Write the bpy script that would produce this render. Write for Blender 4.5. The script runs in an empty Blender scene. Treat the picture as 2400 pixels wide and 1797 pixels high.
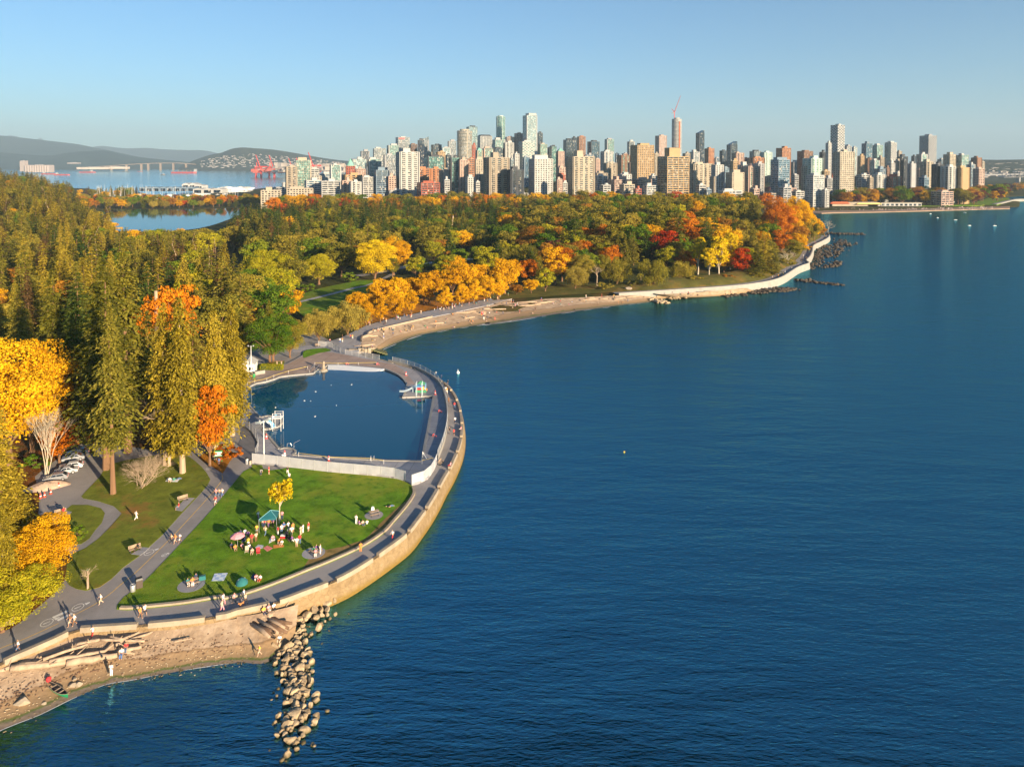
import bpy, bmesh, math, random
import numpy as np
from mathutils import Vector, Matrix, noise
random.seed(7)
SC = bpy.context.scene
COL = SC.collection
# ------------------------------------------------------------------ camera, sky, sun, exposure
# focal length in photograph pixels, camera height; the photograph's upright lines mean a nearly level camera with a shifted lens
F, CX, HC = 1700.0, 1200.0, 68.0
TILT = math.radians(2.0)
CY = 385.0 + F * math.tan(TILT)
cam = bpy.data.cameras.new('camera')
cam.sensor_width = 36.0
cam.lens = 36.0 * F / 2400.0
cam.shift_y = -(898.5 - CY) / 2400.0
cam.clip_start = 1.0
cam.clip_end = 80000.0
camo = bpy.data.objects.new('camera', cam)
COL.objects.link(camo)
camo.location = (0, 0, HC)
camo.rotation_euler = (math.pi / 2 - TILT, 0, 0)
SC.camera = camo
SUN_EL, SUN_AZ = math.radians(12.5), math.radians(138.0)   # azimuth clockwise from +Y
world = bpy.data.worlds.new('World')
SC.world = world
world.use_nodes = True
nt = world.node_tree
for n in list(nt.nodes):
 nt.nodes.remove(n)
wo = nt.nodes.new('ShaderNodeOutputWorld')
bg = nt.nodes.new('ShaderNodeBackground')
sky = nt.nodes.new('ShaderNodeTexSky')
sky.sky_type = 'NISHITA'
sky.sun_disc = False
sky.sun_elevation = SUN_EL
sky.sun_rotation = SUN_AZ
sky.altitude = 60
sky.air_density = 1.0
sky.dust_density = 0.12
sky.ozone_density = 4.5
bg.inputs['Strength'].default_value = 0.066
wb = nt.nodes.new('ShaderNodeMix')               # camera white balance of the daylight
wb.data_type = 'RGBA'
wb.blend_type = 'MULTIPLY'
wb.inputs['Factor'].default_value = 1.0
wb.inputs['B'].default_value = (0.80, 1.03, 1.08, 1)
nt.links.new(sky.outputs[0], wb.inputs['A'])
nt.links.new(wb.outputs['Result'], bg.inputs[0])
nt.links.new(bg.outputs[0], wo.inputs[0])
sl = bpy.data.lights.new('sun', 'SUN')
sl.energy = 5.0
sl.angle = math.radians(0.53)
sl.color = (1.0, 0.79, 0.53)
sun = bpy.data.objects.new('sun', sl)
COL.objects.link(sun)
sdir = Vector((math.sin(SUN_AZ) * math.cos(SUN_EL), math.cos(SUN_AZ) * math.cos(SUN_EL), math.sin(SUN_EL)))
sun.rotation_euler = (-sdir).to_track_quat('-Z', 'Y').to_euler()
sun.location = (200, -200, 300)
SC.view_settings.view_transform = 'Standard'
SC.view_settings.look = 'None'
SC.view_settings.gamma = 1.0
SC.view_settings.exposure = 1.25
SC.view_settings.use_curve_mapping = False
SC.cycles.use_denoising = True
SC.cycles.max_bounces = 6
SC.cycles.diffuse_bounces = 2
SC.cycles.glossy_bounces = 3
SC.cycles.transmission_bounces = 3
SC.cycles.transparent_max_bounces = 8
SC.cycles.volume_bounces = 0
SC.cycles.use_adaptive_sampling = True
SC.cycles.adaptive_threshold = 0.02
# ------------------------------------------------------------------ pixels to places
CT, ST = math.cos(TILT), math.sin(TILT)
def ray(px, py):
 a = (px - CX) / F
 b = (CY - py) / F
 return (a, CT + b * ST, -ST + b * CT)
def gp(px, py, z=3.0):
 r = ray(px, py)
 k = (z - HC) / r[2]
 return (r[0] * k, r[1] * k, z)
def at_dist(px, py, dist):
 r = ray(px, py)
 k = dist / r[1]
 return (r[0] * k, dist, HC + r[2] * k)
def zoomer(x0, y0, s):
 return lambda x, y: (x0 + x / s, y0 + y / s)
R1 = zoomer(0, 1000, 3.68); R2 = zoomer(0, 1350, 3.687); R3 = zoomer(500, 1050, 3.68)
R4 = zoomer(500, 780, 3.68); R5 = zoomer(500, 1350, 3.704); R6 = zoomer(0, 700, 3.68); R7 = zoomer(0, 280, 3.68)
ZA = zoomer(400, 250, 3.687); ZB = zoomer(900, 230, 5.53); ZC = zoomer(1250, 230, 5.53)
ZD = zoomer(1600, 230, 5.53); ZE = zoomer(1950, 280, 4.916)
G6 = zoomer(600, 450, 3.687); G7 = zoomer(1100, 420, 4.424); G8 = zoomer(1550, 420, 4.022)
K1 = zoomer(570, 820, 8.492); K2 = zoomer(880, 840, 10.036); K3 = zoomer(530, 1180, 8.492)
K4 = zoomer(570, 1040, 8.492); K5 = zoomer(80, 1040, 11.04); K6 = zoomer(0, 1440, 7.36)
K7 = zoomer(670, 760, 7.36); K8 = zoomer(0, 350, 7.36)
def tr(zf, pts, z=3.0):
 return [gp(*zf(x, y), z) for x, y in pts]
def smooth(pts, closed=False, step=2.0):
 P = [np.array(p, float) for p in pts]
 n = len(P)
 out = []
 rng = range(n if closed else n - 1)
 for i in rng:
  if closed:
   a, b, c, d = P[i - 1], P[i], P[(i + 1) % n], P[(i + 2) % n]
  else:
   b, c = P[i], P[i + 1]
   a = P[i - 1] if i else 2 * b - c
   d = P[i + 2] if i + 2 < n else 2 * c - b
  L = np.linalg.norm(c - b)
  m = max(1, min(40, int(L / step)))
  for k in range(m):
   t = k / m
   out.append(0.5 * (2 * b + (c - a) * t + (2 * a - 5 * b + 4 * c - d) * t * t + (3 * b - a - 3 * c + d) * t ** 3))
 if not closed:
  out.append(P[-1])
 return [tuple(p) for p in out]
def offset_line(pts, d):
 """shift a polyline sideways (left of travel is positive) in plan"""
 out = []
 n = len(pts)
 for i in range(n):
  a = pts[max(0, i - 1)]
  b = pts[min(n - 1, i + 1)]
  t = Vector((b[0] - a[0], b[1] - a[1]))
  if t.length < 1e-6:
   t = Vector((1, 0))
  t.normalize()
  out.append((pts[i][0] - t.y * d, pts[i][1] + t.x * d, pts[i][2]))
 return out
def setz(pts, z):
 return [(p[0], p[1], z) for p in pts]
# ------------------------------------------------------------------ mesh helpers
class MB:
 def __init__(s):
  s.v = []
  s.f = []
 def quad(s, a, b, c, d):
  i = len(s.v)
  s.v += [a, b, c, d]
  s.f.append((i, i + 1, i + 2, i + 3))
  return s
 def box(s, c, size, rz=0.0, taper=1.0):
  cx, cy, cz = c
  hx, hy, hz = size[0] / 2, size[1] / 2, size[2] / 2
  co, si = math.cos(rz), math.sin(rz)
  i = len(s.v)
  for sz in (-1, 1):
   k = taper if sz > 0 else 1.0
   for sx, sy in ((-1, -1), (1, -1), (1, 1), (-1, 1)):
    x, y = sx * hx * k, sy * hy * k
    s.v.append((cx + x * co - y * si, cy + x * si + y * co, cz + sz * hz))
  s.f += [(i + 3, i + 2, i + 1, i), (i + 4, i + 5, i + 6, i + 7), (i, i + 1, i + 5, i + 4), (i + 1, i + 2, i + 6, i + 5),
    (i + 2, i + 3, i + 7, i + 6), (i + 3, i, i + 4, i + 7)]
  return s
 def prism(s, poly, z0, z1, scale=1.0):
  n = len(poly)
  i = len(s.v)
  mx = sum(p[0] for p in poly) / n
  my = sum(p[1] for p in poly) / n
  for p in poly:
   s.v.append((p[0], p[1], z0))
  for p in poly:
   s.v.append((mx + (p[0] - mx) * scale, my + (p[1] - my) * scale, z1))
  s.f.append(tuple(range(i + n - 1, i - 1, -1)))
  s.f.append(tuple(range(i + n, i + 2 * n)))
  for k in range(n):
   j = (k + 1) % n
   s.f.append((i + k, i + j, i + n + j, i + n + k))
  return s
 def tube(s, path, radii, n=6, cap=True):
  if not hasattr(radii, '__len__'):
   radii = [radii] * len(path)
  P = [Vector(p) for p in path]
  base = len(s.v)
  m = len(P)
  up = Vector((0.03, 0.05, 1)).normalized()
  for i in range(m):
   t = (P[min(i + 1, m - 1)] - P[max(i - 1, 0)])
   if t.length < 1e-9:
    t = Vector((0, 0, 1))
   t.normalize()
   a = t.cross(up)
   if a.length < 0.05:
    a = t.cross(Vector((1, 0, 0)))
   a.normalize()
   b = a.cross(t)
   for k in range(n):
    q = 2 * math.pi * k / n
    w = P[i] + (a * math.cos(q) + b * math.sin(q)) * radii[i]
    s.v.append(tuple(w))
  for i in range(m - 1):
   for k in range(n):
    j = (k + 1) % n
    s.f.append((base + i * n + k, base + (i + 1) * n + k, base + (i + 1) * n + j, base + i * n + j))
  if cap:
   s.f.append(tuple(base + k for k in range(n)))
   s.f.append(tuple(base + (m - 1) * n + k for k in range(n - 1, -1, -1)))
  return s
 def cyl(s, c, r, h, n=12, r2=None):
  return s.tube([c, (c[0], c[1], c[2] + h)], [r, r if r2 is None else r2], n)
 def loft(s, lines, close=False):
  """grid through polylines with the same number of points"""
  b = len(s.v)
  n = len(lines[0])
  for L in lines:
   s.v += [tuple(p) for p in L]
  for i in range(len(lines) - 1):
   for k in range(n - 1 + (1 if close else 0)):
    j = (k + 1) % n
    s.f.append((b + i * n + k, b + i * n + j, b + (i + 1) * n + j, b + (i + 1) * n + k))
  return s
 def mesh(s, name):
  m = bpy.data.meshes.new(name)
  m.from_pydata([tuple(map(float, p)) for p in s.v], [], s.f)
  return m
 def build(s, name, mat=None, parent=None, smooth=False, loc=None):
  m = s.mesh(name)
  if smooth:
   m.shade_smooth()
  return obj(name, m, mat, parent, loc)
def obj(name, mesh, mat=None, parent=None, loc=None):
 o = bpy.data.objects.new(name, mesh)
 COL.objects.link(o)
 if mat is not None:
  if not mesh.materials:
   mesh.materials.append(None)
  if mesh.materials[0] is None:
   mesh.materials[0] = mat
  elif mesh.materials[0] != mat:
   o.material_slots[0].link = 'OBJECT'
   o.material_slots[0].material = mat
 if parent is not None:
  o.parent = parent
 if loc is not None:
  o.location = loc
 return o
def tag(o, label, cat, group=None, kind=None):
 if label:
  o['label'] = label
 if cat:
  o['category'] = cat
 if group:
  o['group'] = group
 if kind:
  o['kind'] = kind
 return o
def thing(name, label, cat, loc=(0, 0, 0), rz=0.0, group=None, scale=1.0):
 o = bpy.data.objects.new(name, None)
 o.empty_display_size = 0.5
 COL.objects.link(o)
 o.location = loc
 o.rotation_euler = (0, 0, rz)
 if scale != 1.0:
  o.scale = (scale,) * 3
 return tag(o, label, cat, group)
def structure(o, label=None, cat=None):
 o['kind'] = 'structure'
 return tag(o, label, cat)
def sheet(name, poly, z, mat, thick=None, parent=None):
 bm = bmesh.new()
 vs = [bm.verts.new((p[0], p[1], z)) for p in poly]
 f = bm.faces.new(vs)
 f.normal_update()
 if f.normal.z < 0:
  f.normal_flip()
 if thick:
  r = bmesh.ops.extrude_face_region(bm, geom=[f])
  for e in r['geom']:
   if isinstance(e, bmesh.types.BMVert):
    e.co.z -= thick
 bmesh.ops.recalc_face_normals(bm, faces=bm.faces[:])
 bmesh.ops.triangulate(bm, faces=bm.faces[:])
 m = bpy.data.meshes.new(name)
 bm.to_mesh(m)
 bm.free()
 return obj(name, m, mat, parent)
# ------------------------------------------------------------------ materials
def lin(r, g, b):
 f = lambda c: (c / 255 / 12.92) if c / 255 <= 0.04045 else ((c / 255 + 0.055) / 1.055) ** 2.4
 return (f(r), f(g), f(b))
MATS = {}
def newmat(name):
 m = bpy.data.materials.new(name)
 m.use_nodes = True
 t = m.node_tree
 p = t.nodes['Principled BSDF']
 return m, t, p
def N(t, kind, **kw):
 n = t.nodes.new(kind)
 for k, v in kw.items():
  if k.startswith('i_'):
   key = k[2:].replace('_', ' ')
   n.inputs[key].default_value = v
  else:
   setattr(n, k, v)
 return n
def ramp(t, stops):
 r = t.nodes.new('ShaderNodeValToRGB')
 e = r.color_ramp.elements
 while len(e) > 1:
  e.remove(e[-1])
 e[0].position = stops[0][0]
 e[0].color = (*stops[0][1], 1)
 for pos, c in stops[1:]:
  q = e.new(pos)
  q.color = (*c, 1)
 return r
def plain(name, col, rough=0.7, var=0.25, scale=1.0, bump=0.0, bscale=None, metal=0.0, spec=0.5, coord='Object', col2=None, world=False):
 """one surface: base colour broken up by two noises, with optional fine relief"""
 key = name
 if key in MATS:
  return MATS[key]
 m, t, p = newmat(name)
 L = t.links.new
 if world:
  g = t.nodes.new('ShaderNodeNewGeometry')
  src = g.outputs['Position']
 else:
  tc = t.nodes.new('ShaderNodeTexCoord')
  src = tc.outputs[coord]
 n1 = N(t, 'ShaderNodeTexNoise', i_Scale=scale, i_Detail=6.0, i_Roughness=0.65)
 L(src, n1.inputs['Vector'])
 c2 = col2 if col2 else tuple(c * (1 - var) for c in col)
 c3 = tuple(min(1, c * (1 + var * 0.6)) for c in col)
 r = ramp(t, [(0.32, c2), (0.52, col), (0.72, c3)])
 L(n1.outputs['Fac'], r.inputs['Fac'])
 L(r.outputs['Color'], p.inputs['Base Color'])
 p.inputs['Roughness'].default_value = rough
 p.inputs['Metallic'].default_value = metal
 p.inputs['Specular IOR Level'].default_value = spec
 if bump > 0:
  n2 = N(t, 'ShaderNodeTexNoise', i_Scale=bscale or scale * 6, i_Detail=5.0, i_Roughness=0.6)
  L(src, n2.inputs['Vector'])
  b = N(t, 'ShaderNodeBump', i_Strength=1.0, i_Distance=bump)
  L(n2.outputs['Fac'], b.inputs['Height'])
  L(b.outputs['Normal'], p.inputs['Normal'])
 MATS[key] = m
 return m
# ------------------------------------------------------------------ surface materials
def m_layers(name, layers, rough=0.9, bump=0.05, bscale=2.0, spec=0.3, slab=0):
 """ground surface from position noises: layers = [(scale, lo, hi, colour)] over the first colour"""
 m, t, p = newmat(name)
 L = t.links.new
 g = t.nodes.new('ShaderNodeNewGeometry')
 cur = None
 for k, (sc, lo, hi, col) in enumerate(layers):
  if k == 0:
   n = N(t, 'ShaderNodeTexNoise', i_Scale=sc, i_Detail=8.0, i_Roughness=0.7)
   L(g.outputs['Position'], n.inputs['Vector'])
   r = ramp(t, [(0.3, tuple(c * lo for c in col)), (0.7, tuple(c * hi for c in col))])
   L(n.outputs['Fac'], r.inputs['Fac'])
   cur = r.outputs['Color']
  else:
   mp = N(t, 'ShaderNodeMapping')
   mp.inputs['Location'].default_value = (13.7 * k, -7.1 * k, 3.3 * k)
   L(g.outputs['Position'], mp.inputs['Vector'])
   n = N(t, 'ShaderNodeTexNoise', i_Scale=sc, i_Detail=7.0, i_Roughness=0.65)
   L(mp.outputs['Vector'], n.inputs['Vector'])
   mr = N(t, 'ShaderNodeMapRange', i_From_Min=lo, i_From_Max=hi)
   L(n.outputs['Fac'], mr.inputs['Value'])
   mx = N(t, 'ShaderNodeMix', data_type='RGBA')
   L(mr.outputs['Result'], mx.inputs['Factor'])
   L(cur, mx.inputs['A'])
   mx.inputs['B'].default_value = (*col, 1)
   cur = mx.outputs['Result']
 L(cur, p.inputs['Base Color'])
 p.inputs['Roughness'].default_value = rough
 p.inputs['Specular IOR Level'].default_value = spec
 n2 = N(t, 'ShaderNodeTexNoise', i_Scale=bscale, i_Detail=6.0, i_Roughness=0.7)
 L(g.outputs['Position'], n2.inputs['Vector'])
 b = N(t, 'ShaderNodeBump', i_Strength=1.0, i_Distance=bump)
 L(n2.outputs['Fac'], b.inputs['Height'])
 L(b.outputs['Normal'], p.inputs['Normal'])
 if slab:
  mp = N(t, 'ShaderNodeMapping')
  mp.inputs['Rotation'].default_value = (0, 0, 0.12)
  L(g.outputs['Position'], mp.inputs['Vector'])
  br = N(t, 'ShaderNodeTexBrick', i_Scale=1.0, offset=0.0)
  for k_, v_ in (('Brick Width', slab), ('Row Height', slab), ('Mortar Size', 0.05)):
   br.inputs[k_].default_value = v_
  br.inputs['Color1'].default_value = (1, 1, 1, 1)
  br.inputs['Color2'].default_value = (0.86, 0.86, 0.88, 1)
  br.inputs['Mortar'].default_value = (0.5, 0.5, 0.5, 1)
  L(mp.outputs['Vector'], br.inputs['Vector'])
  mu = N(t, 'ShaderNodeMix', data_type='RGBA', blend_type='MULTIPLY')
  mu.inputs['Factor'].default_value = 1.0
  L(cur, mu.inputs['A'])
  L(br.outputs['Color'], mu.inputs['B'])
  L(mu.outputs['Result'], p.inputs['Base Color'])
 return m
M_ASPHALT = m_layers('asphalt', [(0.25, 0.8, 1.2, (0.27, 0.252, 0.245)), (0.06, 0.5, 0.7, (0.33, 0.30, 0.28)), (3.0, 0.62, 0.8, (0.17, 0.165, 0.165))], 0.85, 0.01, 20)
M_DECK = m_layers('pool_concrete', [(0.3, 0.85, 1.12, (0.33, 0.325, 0.34)), (0.05, 0.5, 0.68, (0.40, 0.35, 0.33)), (1.2, 0.6, 0.8, (0.22, 0.22, 0.24))], 0.8, 0.01, 20, 0.3, 3.6)
M_PINK = m_layers('pink_concrete', [(0.3, 0.85, 1.12, (0.40, 0.30, 0.25)), (0.08, 0.45, 0.7, (0.36, 0.25, 0.19)), (1.2, 0.62, 0.8, (0.26, 0.2, 0.18))], 0.8, 0.01, 20, 0.3, 3.6)
M_LAWN = m_layers('lawn_grass', [(0.35, 0.55, 1.3, (0.125, 0.25, 0.014)), (0.07, 0.46, 0.66, (0.25, 0.27, 0.028)), (0.5, 0.52, 0.70, (0.055, 0.145, 0.010)), (2.6, 0.6, 0.78, (0.17, 0.16, 0.035)), (0.02, 0.5, 0.7, (0.13, 0.15, 0.02)), (9.0, 0.70, 0.75, (0.30, 0.17, 0.03))], 0.95, 0.14, 3.0, 0.1)
M_LAWN2 = m_layers('leafy_grass', [(0.35, 0.6, 1.3, (0.17, 0.195, 0.024)), (0.11, 0.56, 0.68, (0.28, 0.15, 0.04)), (1.5, 0.55, 0.75, (0.08, 0.13, 0.018)), (4.0, 0.64, 0.72, (0.38, 0.16, 0.04))], 0.95, 0.09, 5.0, 0.1)
M_DRYGRASS = m_layers('dry_grass', [(0.5, 0.6, 1.3, (0.29, 0.19, 0.07)), (0.6, 0.5, 0.66, (0.10, 0.10, 0.022)), (5.0, 0.6, 0.7, (0.24, 0.15, 0.07))], 0.95, 0.06, 6.0, 0.1)
M_LITTER = m_layers('leaf_litter', [(0.4, 0.5, 1.4, (0.17, 0.065, 0.012)), (0.15, 0.5, 0.64, (0.07, 0.07, 0.015)), (2.5, 0.55, 0.7, (0.36, 0.13, 0.015))], 0.95, 0.1, 5.0, 0.1)
M_ORANGELITTER = m_layers('orange_leaf_litter', [(0.5, 0.6, 1.3, (0.42, 0.17, 0.02)), (0.4, 0.5, 0.64, (0.16, 0.09, 0.02)), (2.5, 0.55, 0.7, (0.5, 0.22, 0.03))], 0.95, 0.1, 5.0, 0.1)
M_SAND = m_layers('sand', [(0.6, 0.85, 1.12, (0.40, 0.275, 0.165)), (0.12, 0.5, 0.68, (0.33, 0.22, 0.13)), (1.8, 0.6, 0.72, (0.22, 0.14, 0.08)), (6.0, 0.66, 0.72, (0.5, 0.4, 0.3))], 0.95, 0.12, 1.6, 0.2)
M_GROUND = m_layers('park_soil', [(0.1, 0.6, 1.3, (0.05, 0.055, 0.014)), (0.04, 0.5, 0.6, (0.085, 0.06, 0.02)), (0.6, 0.55, 0.7, (0.03, 0.045, 0.01))], 0.98, 0.2, 1.0, 0.1)
M_CONC = plain('concrete_cap', (0.34, 0.275, 0.20), 0.85, 0.25, 0.6, 0.01, 12, world=True)
M_WHITECONC = plain('white_concrete', (0.31, 0.295, 0.265), 0.8, 0.15, 0.4, 0.006, 12, world=True)
M_WHITE = plain('white_paint', (0.80, 0.80, 0.78), 0.5, 0.08, 2.0)
M_STEEL = plain('galvanised_steel', (0.52, 0.53, 0.55), 0.4, 0.15, 3.0, metal=0.6)
M_DARK = plain('dark_metal', (0.03, 0.032, 0.035), 0.5, 0.2, 3.0)
M_WOODGREY = plain('driftwood', (0.40, 0.29, 0.20), 0.9, 0.35, 1.2, 0.03, 6.0)
M_WOODBROWN = plain('wet_driftwood', (0.17, 0.10, 0.06), 0.9, 0.4, 1.2, 0.03, 6.0)
M_BARK = plain('bark', (0.21, 0.115, 0.06), 0.95, 0.35, 0.8, 0.05, 3.0)
M_BARKPALE = plain('pale_bark', (0.42, 0.31, 0.21), 0.95, 0.3, 0.8, 0.03, 3.0)
M_BARKWHITE = plain('birch_bark', (0.55, 0.46, 0.34), 0.9, 0.3, 0.8, 0.02, 3.0)
M_YELLOW = plain('yellow_paint', (0.62, 0.40, 0.13), 0.7, 0.15, 1.0)
M_LINEWHITE = plain('white_road_paint', (0.68, 0.66, 0.62), 0.7, 0.2, 2.0)
M_ORANGE = plain('orange_plastic', (0.75, 0.07, 0.03), 0.5, 0.1, 2.0)
M_PINKPL = plain('pink_plastic', (0.72, 0.10, 0.10), 0.5, 0.1, 2.0)
M_GREENPL = plain('green_plastic', (0.02, 0.26, 0.08), 0.5, 0.1, 2.0)
M_RUST = plain('rusty_steel', (0.2, 0.07, 0.03), 0.9, 0.4, 1.0)
def m_stonewall():
 """sea wall face: courses of warm stone with dark joints and a wet weedy foot"""
 m, t, p = newmat('sea_wall_stone')
 L = t.links.new
 g = t.nodes.new('ShaderNodeNewGeometry')
 n = N(t, 'ShaderNodeTexNoise', i_Scale=0.7, i_Detail=6.0, i_Roughness=0.7)
 L(g.outputs['Position'], n.inputs['Vector'])
 r = ramp(t, [(0.3, (0.19, 0.12, 0.055)), (0.55, (0.28, 0.19, 0.095)), (0.75, (0.35, 0.26, 0.155))])
 L(n.outputs['Fac'], r.inputs['Fac'])
 sp = t.nodes.new('ShaderNodeSeparateXYZ')
 L(g.outputs['Position'], sp.inputs[0])
 n3 = N(t, 'ShaderNodeTexNoise', i_Scale=0.4, i_Detail=4.0)
 L(g.outputs['Position'], n3.inputs['Vector'])
 ad = N(t, 'ShaderNodeMath', operation='MULTIPLY_ADD')
 L(n3.outputs['Fac'], ad.inputs[0])
 ad.inputs[1].default_value = -0.9
 L(sp.outputs['Z'], ad.inputs[2])
 mr = N(t, 'ShaderNodeMapRange', i_From_Min=0.7, i_From_Max=-0.1)
 L(ad.outputs[0], mr.inputs['Value'])
 mx = N(t, 'ShaderNodeMix', data_type='RGBA')
 L(mr.outputs[0], mx.inputs['Factor'])
 L(r.outputs['Color'], mx.inputs['A'])
 mx.inputs['B'].default_value = (0.20, 0.12, 0.02, 1)
 L(mx.outputs['Result'], p.inputs['Base Color'])
 p.inputs['Roughness'].default_value = 0.85
 v = N(t, 'ShaderNodeTexVoronoi', i_Scale=1.1, feature='DISTANCE_TO_EDGE')
 L(g.outputs['Position'], v.inputs['Vector'])
 mr2 = N(t, 'ShaderNodeMapRange', i_From_Min=0.0, i_From_Max=0.08)
 L(v.outputs['Distance'], mr2.inputs['Value'])
 b = N(t, 'ShaderNodeBump', i_Strength=0.7, i_Distance=0.08)
 L(mr2.outputs[0], b.inputs['Height'])
 L(b.outputs['Normal'], p.inputs['Normal'])
 return m
M_SEAWALL = m_stonewall()
def m_water(name, deep, rough, waves, shallow=None, tint=None, mirror=(0.62, 0.85, 1.0)):
 """dark sea water: mirror-like top over a dark body; where the attribute 'shallow' rises the bed shows through"""
 m, t, p = newmat(name)
 L = t.links.new
 g = t.nodes.new('ShaderNodeNewGeometry')
 hs = None
 for k, (scx, scy, rot, amp, det) in enumerate(waves):
  mp = N(t, 'ShaderNodeMapping')
  mp.inputs['Rotation'].default_value = (0, 0, rot)
  mp.inputs['Scale'].default_value = (scx, scy, 1)
  L(g.outputs['Position'], mp.inputs['Vector'])
  n = N(t, 'ShaderNodeTexNoise', i_Scale=1.0, i_Detail=det, i_Roughness=0.55, i_Distortion=0.3)
  L(mp.outputs['Vector'], n.inputs['Vector'])
  mu = N(t, 'ShaderNodeMath', operation='MULTIPLY')
  L(n.outputs['Fac'], mu.inputs[0])
  mu.inputs[1].default_value = amp
  if hs is None:
   hs = mu.outputs[0]
  else:
   a = N(t, 'ShaderNodeMath', operation='ADD')
   L(hs, a.inputs[0])
   L(mu.outputs[0], a.inputs[1])
   hs = a.outputs[0]
 b = N(t, 'ShaderNodeBump', i_Strength=1.0, i_Distance=1.0)
 L(hs, b.inputs['Height'])
 t.nodes.remove(p)
 df = N(t, 'ShaderNodeBsdfDiffuse')
 df.inputs['Color'].default_value = (*deep, 1)
 gl = N(t, 'ShaderNodeBsdfGlossy', i_Roughness=rough)
 gl.inputs['Color'].default_value = (*mirror, 1)
 L(b.outputs['Normal'], gl.inputs['Normal'])
 fr = N(t, 'ShaderNodeFresnel', i_IOR=1.33)
 L(b.outputs['Normal'], fr.inputs['Normal'])
 if tint:
  n = N(t, 'ShaderNodeTexNoise', i_Scale=0.012, i_Detail=3.0)
  L(g.outputs['Position'], n.inputs['Vector'])
  r = ramp(t, [(0.35, deep), (0.65, tint)])
  L(n.outputs['Fac'], r.inputs['Fac'])
  L(r.outputs['Color'], df.inputs['Color'])
 under = df.outputs[0]
 if shallow:
  at = N(t, 'ShaderNodeAttribute', attribute_name='shallow')
  n = N(t, 'ShaderNodeTexNoise', i_Scale=0.12, i_Detail=5.0)
  L(g.outputs['Position'], n.inputs['Vector'])
  ad = N(t, 'ShaderNodeMath', operation='MULTIPLY_ADD')
  L(n.outputs['Fac'], ad.inputs[0])
  ad.inputs[1].default_value = 0.5
  ad.inputs[2].default_value = 0.75
  mu = N(t, 'ShaderNodeMath', operation='MULTIPLY', use_clamp=True)
  L(ad.outputs[0], mu.inputs[0])
  L(at.outputs['Fac'], mu.inputs[1])
  tb = t.nodes.new('ShaderNodeBsdfTransparent')
  tb.inputs['Color'].default_value = (0.62, 0.80, 0.82, 1)
  m2 = t.nodes.new('ShaderNodeMixShader')
  L(mu.outputs[0], m2.inputs[0])
  L(under, m2.inputs[1])
  L(tb.outputs[0], m2.inputs[2])
  under = m2.outputs[0]
 m1 = t.nodes.new('ShaderNodeMixShader')
 L(fr.outputs[0], m1.inputs[0])
 L(under, m1.inputs[1])
 L(gl.outputs[0], m1.inputs[2])
 L(m1.outputs[0], t.nodes['Material Output'].inputs['Surface'])
 return m
M_SEA = m_water('sea_water', (0.0, 0.004, 0.007), 0.05,
    [(0.035, 0.11, 0.5, 0.5, 3), (0.22, 0.75, 0.42, 0.15, 4), (0.9, 2.4, 0.35, 0.09, 3)], True, (0.0, 0.010, 0.016), (0.07, 0.25, 0.33))
M_POOL = m_water('pool_water', (0.0, 0.062, 0.13), 0.015, [(0.4, 0.6, 0.3, 0.003, 2)], True, None, (0.9, 0.95, 1.0))
M_LAGOON = m_water('lagoon_water', (0.004, 0.02, 0.035), 0.05, [(0.3, 0.5, 0.3, 0.01, 2)])
M_INLET = m_water('inlet_water', (0.004, 0.03, 0.06), 0.08, [(0.02, 0.07, 0.2, 0.5, 3), (0.2, 0.5, 0.2, 0.2, 2)])
# ------------------------------------------------------------------ coast, land form
near_water = tr(R2, [(-900, 1900), (-400, 1560), (0, 1335), (340, 1200), (560, 1090), (900, 940), (1100, 905), (1500, 828), (1900, 765), (2100, 742)], 0.0)
near_water += tr(R5, [(250, 745), (470, 745), (640, 480)], 0.0)
wall_foot = tr(R3, [(840, 1290), (1050, 1235), (1300, 1115), (1500, 995), (1700, 830), (1850, 670), (1980, 470), (2080, 245), (2150, 0)], 0.2)
wall_foot += tr(R4, [(2165, 860), (2165, 740), (2140, 630), (2090, 520), (2020, 440), (1940, 390), (1850, 345), (1700, 290), (1500, 235), (1350, 195)], 0.2)
beach_water = tr(G6, [(1060, 1375), (1100, 1350), (1250, 1290), (1400, 1240), (1600, 1200), (1900, 1152), (2212, 1110)], 0.0)
beach_water += tr(G7, [(150, 1510), (400, 1475), (750, 1420), (1000, 1382), (1300, 1342), (1600, 1302), (1850, 1277)], 0.0)
head_water = tr(G8, [(0, 1130), (400, 1112), (700, 1088), (1000, 1030), (1200, 960), (1350, 850), (1450, 790), (1480, 700), (1480, 640), (1560, 600), (1620, 545), (1640, 512), (1560, 495), (1500, 440), (1440, 380), (1400, 318)], 0.0)
bay_water = tr(ZE, [(-100, 1075), (0, 1070), (500, 1062), (1000, 1050), (1700, 1030), (2050, 1022), (2230, 1012), (2230, 950), (2060, 900), (2400, 880)], 0.0) + [gp(2500, 452, 0), gp(3200, 445, 0), gp(6000, 430, 0)]
COAST = [(-400, 10, 0)] + near_water + wall_foot + beach_water + head_water + bay_water
LAND = [(p[0], p[1]) for p in COAST] + [(12000, 9000), (12000, 40000), (-40000, 40000), (-40000, 10)]
LANDA = np.array(LAND)
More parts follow.
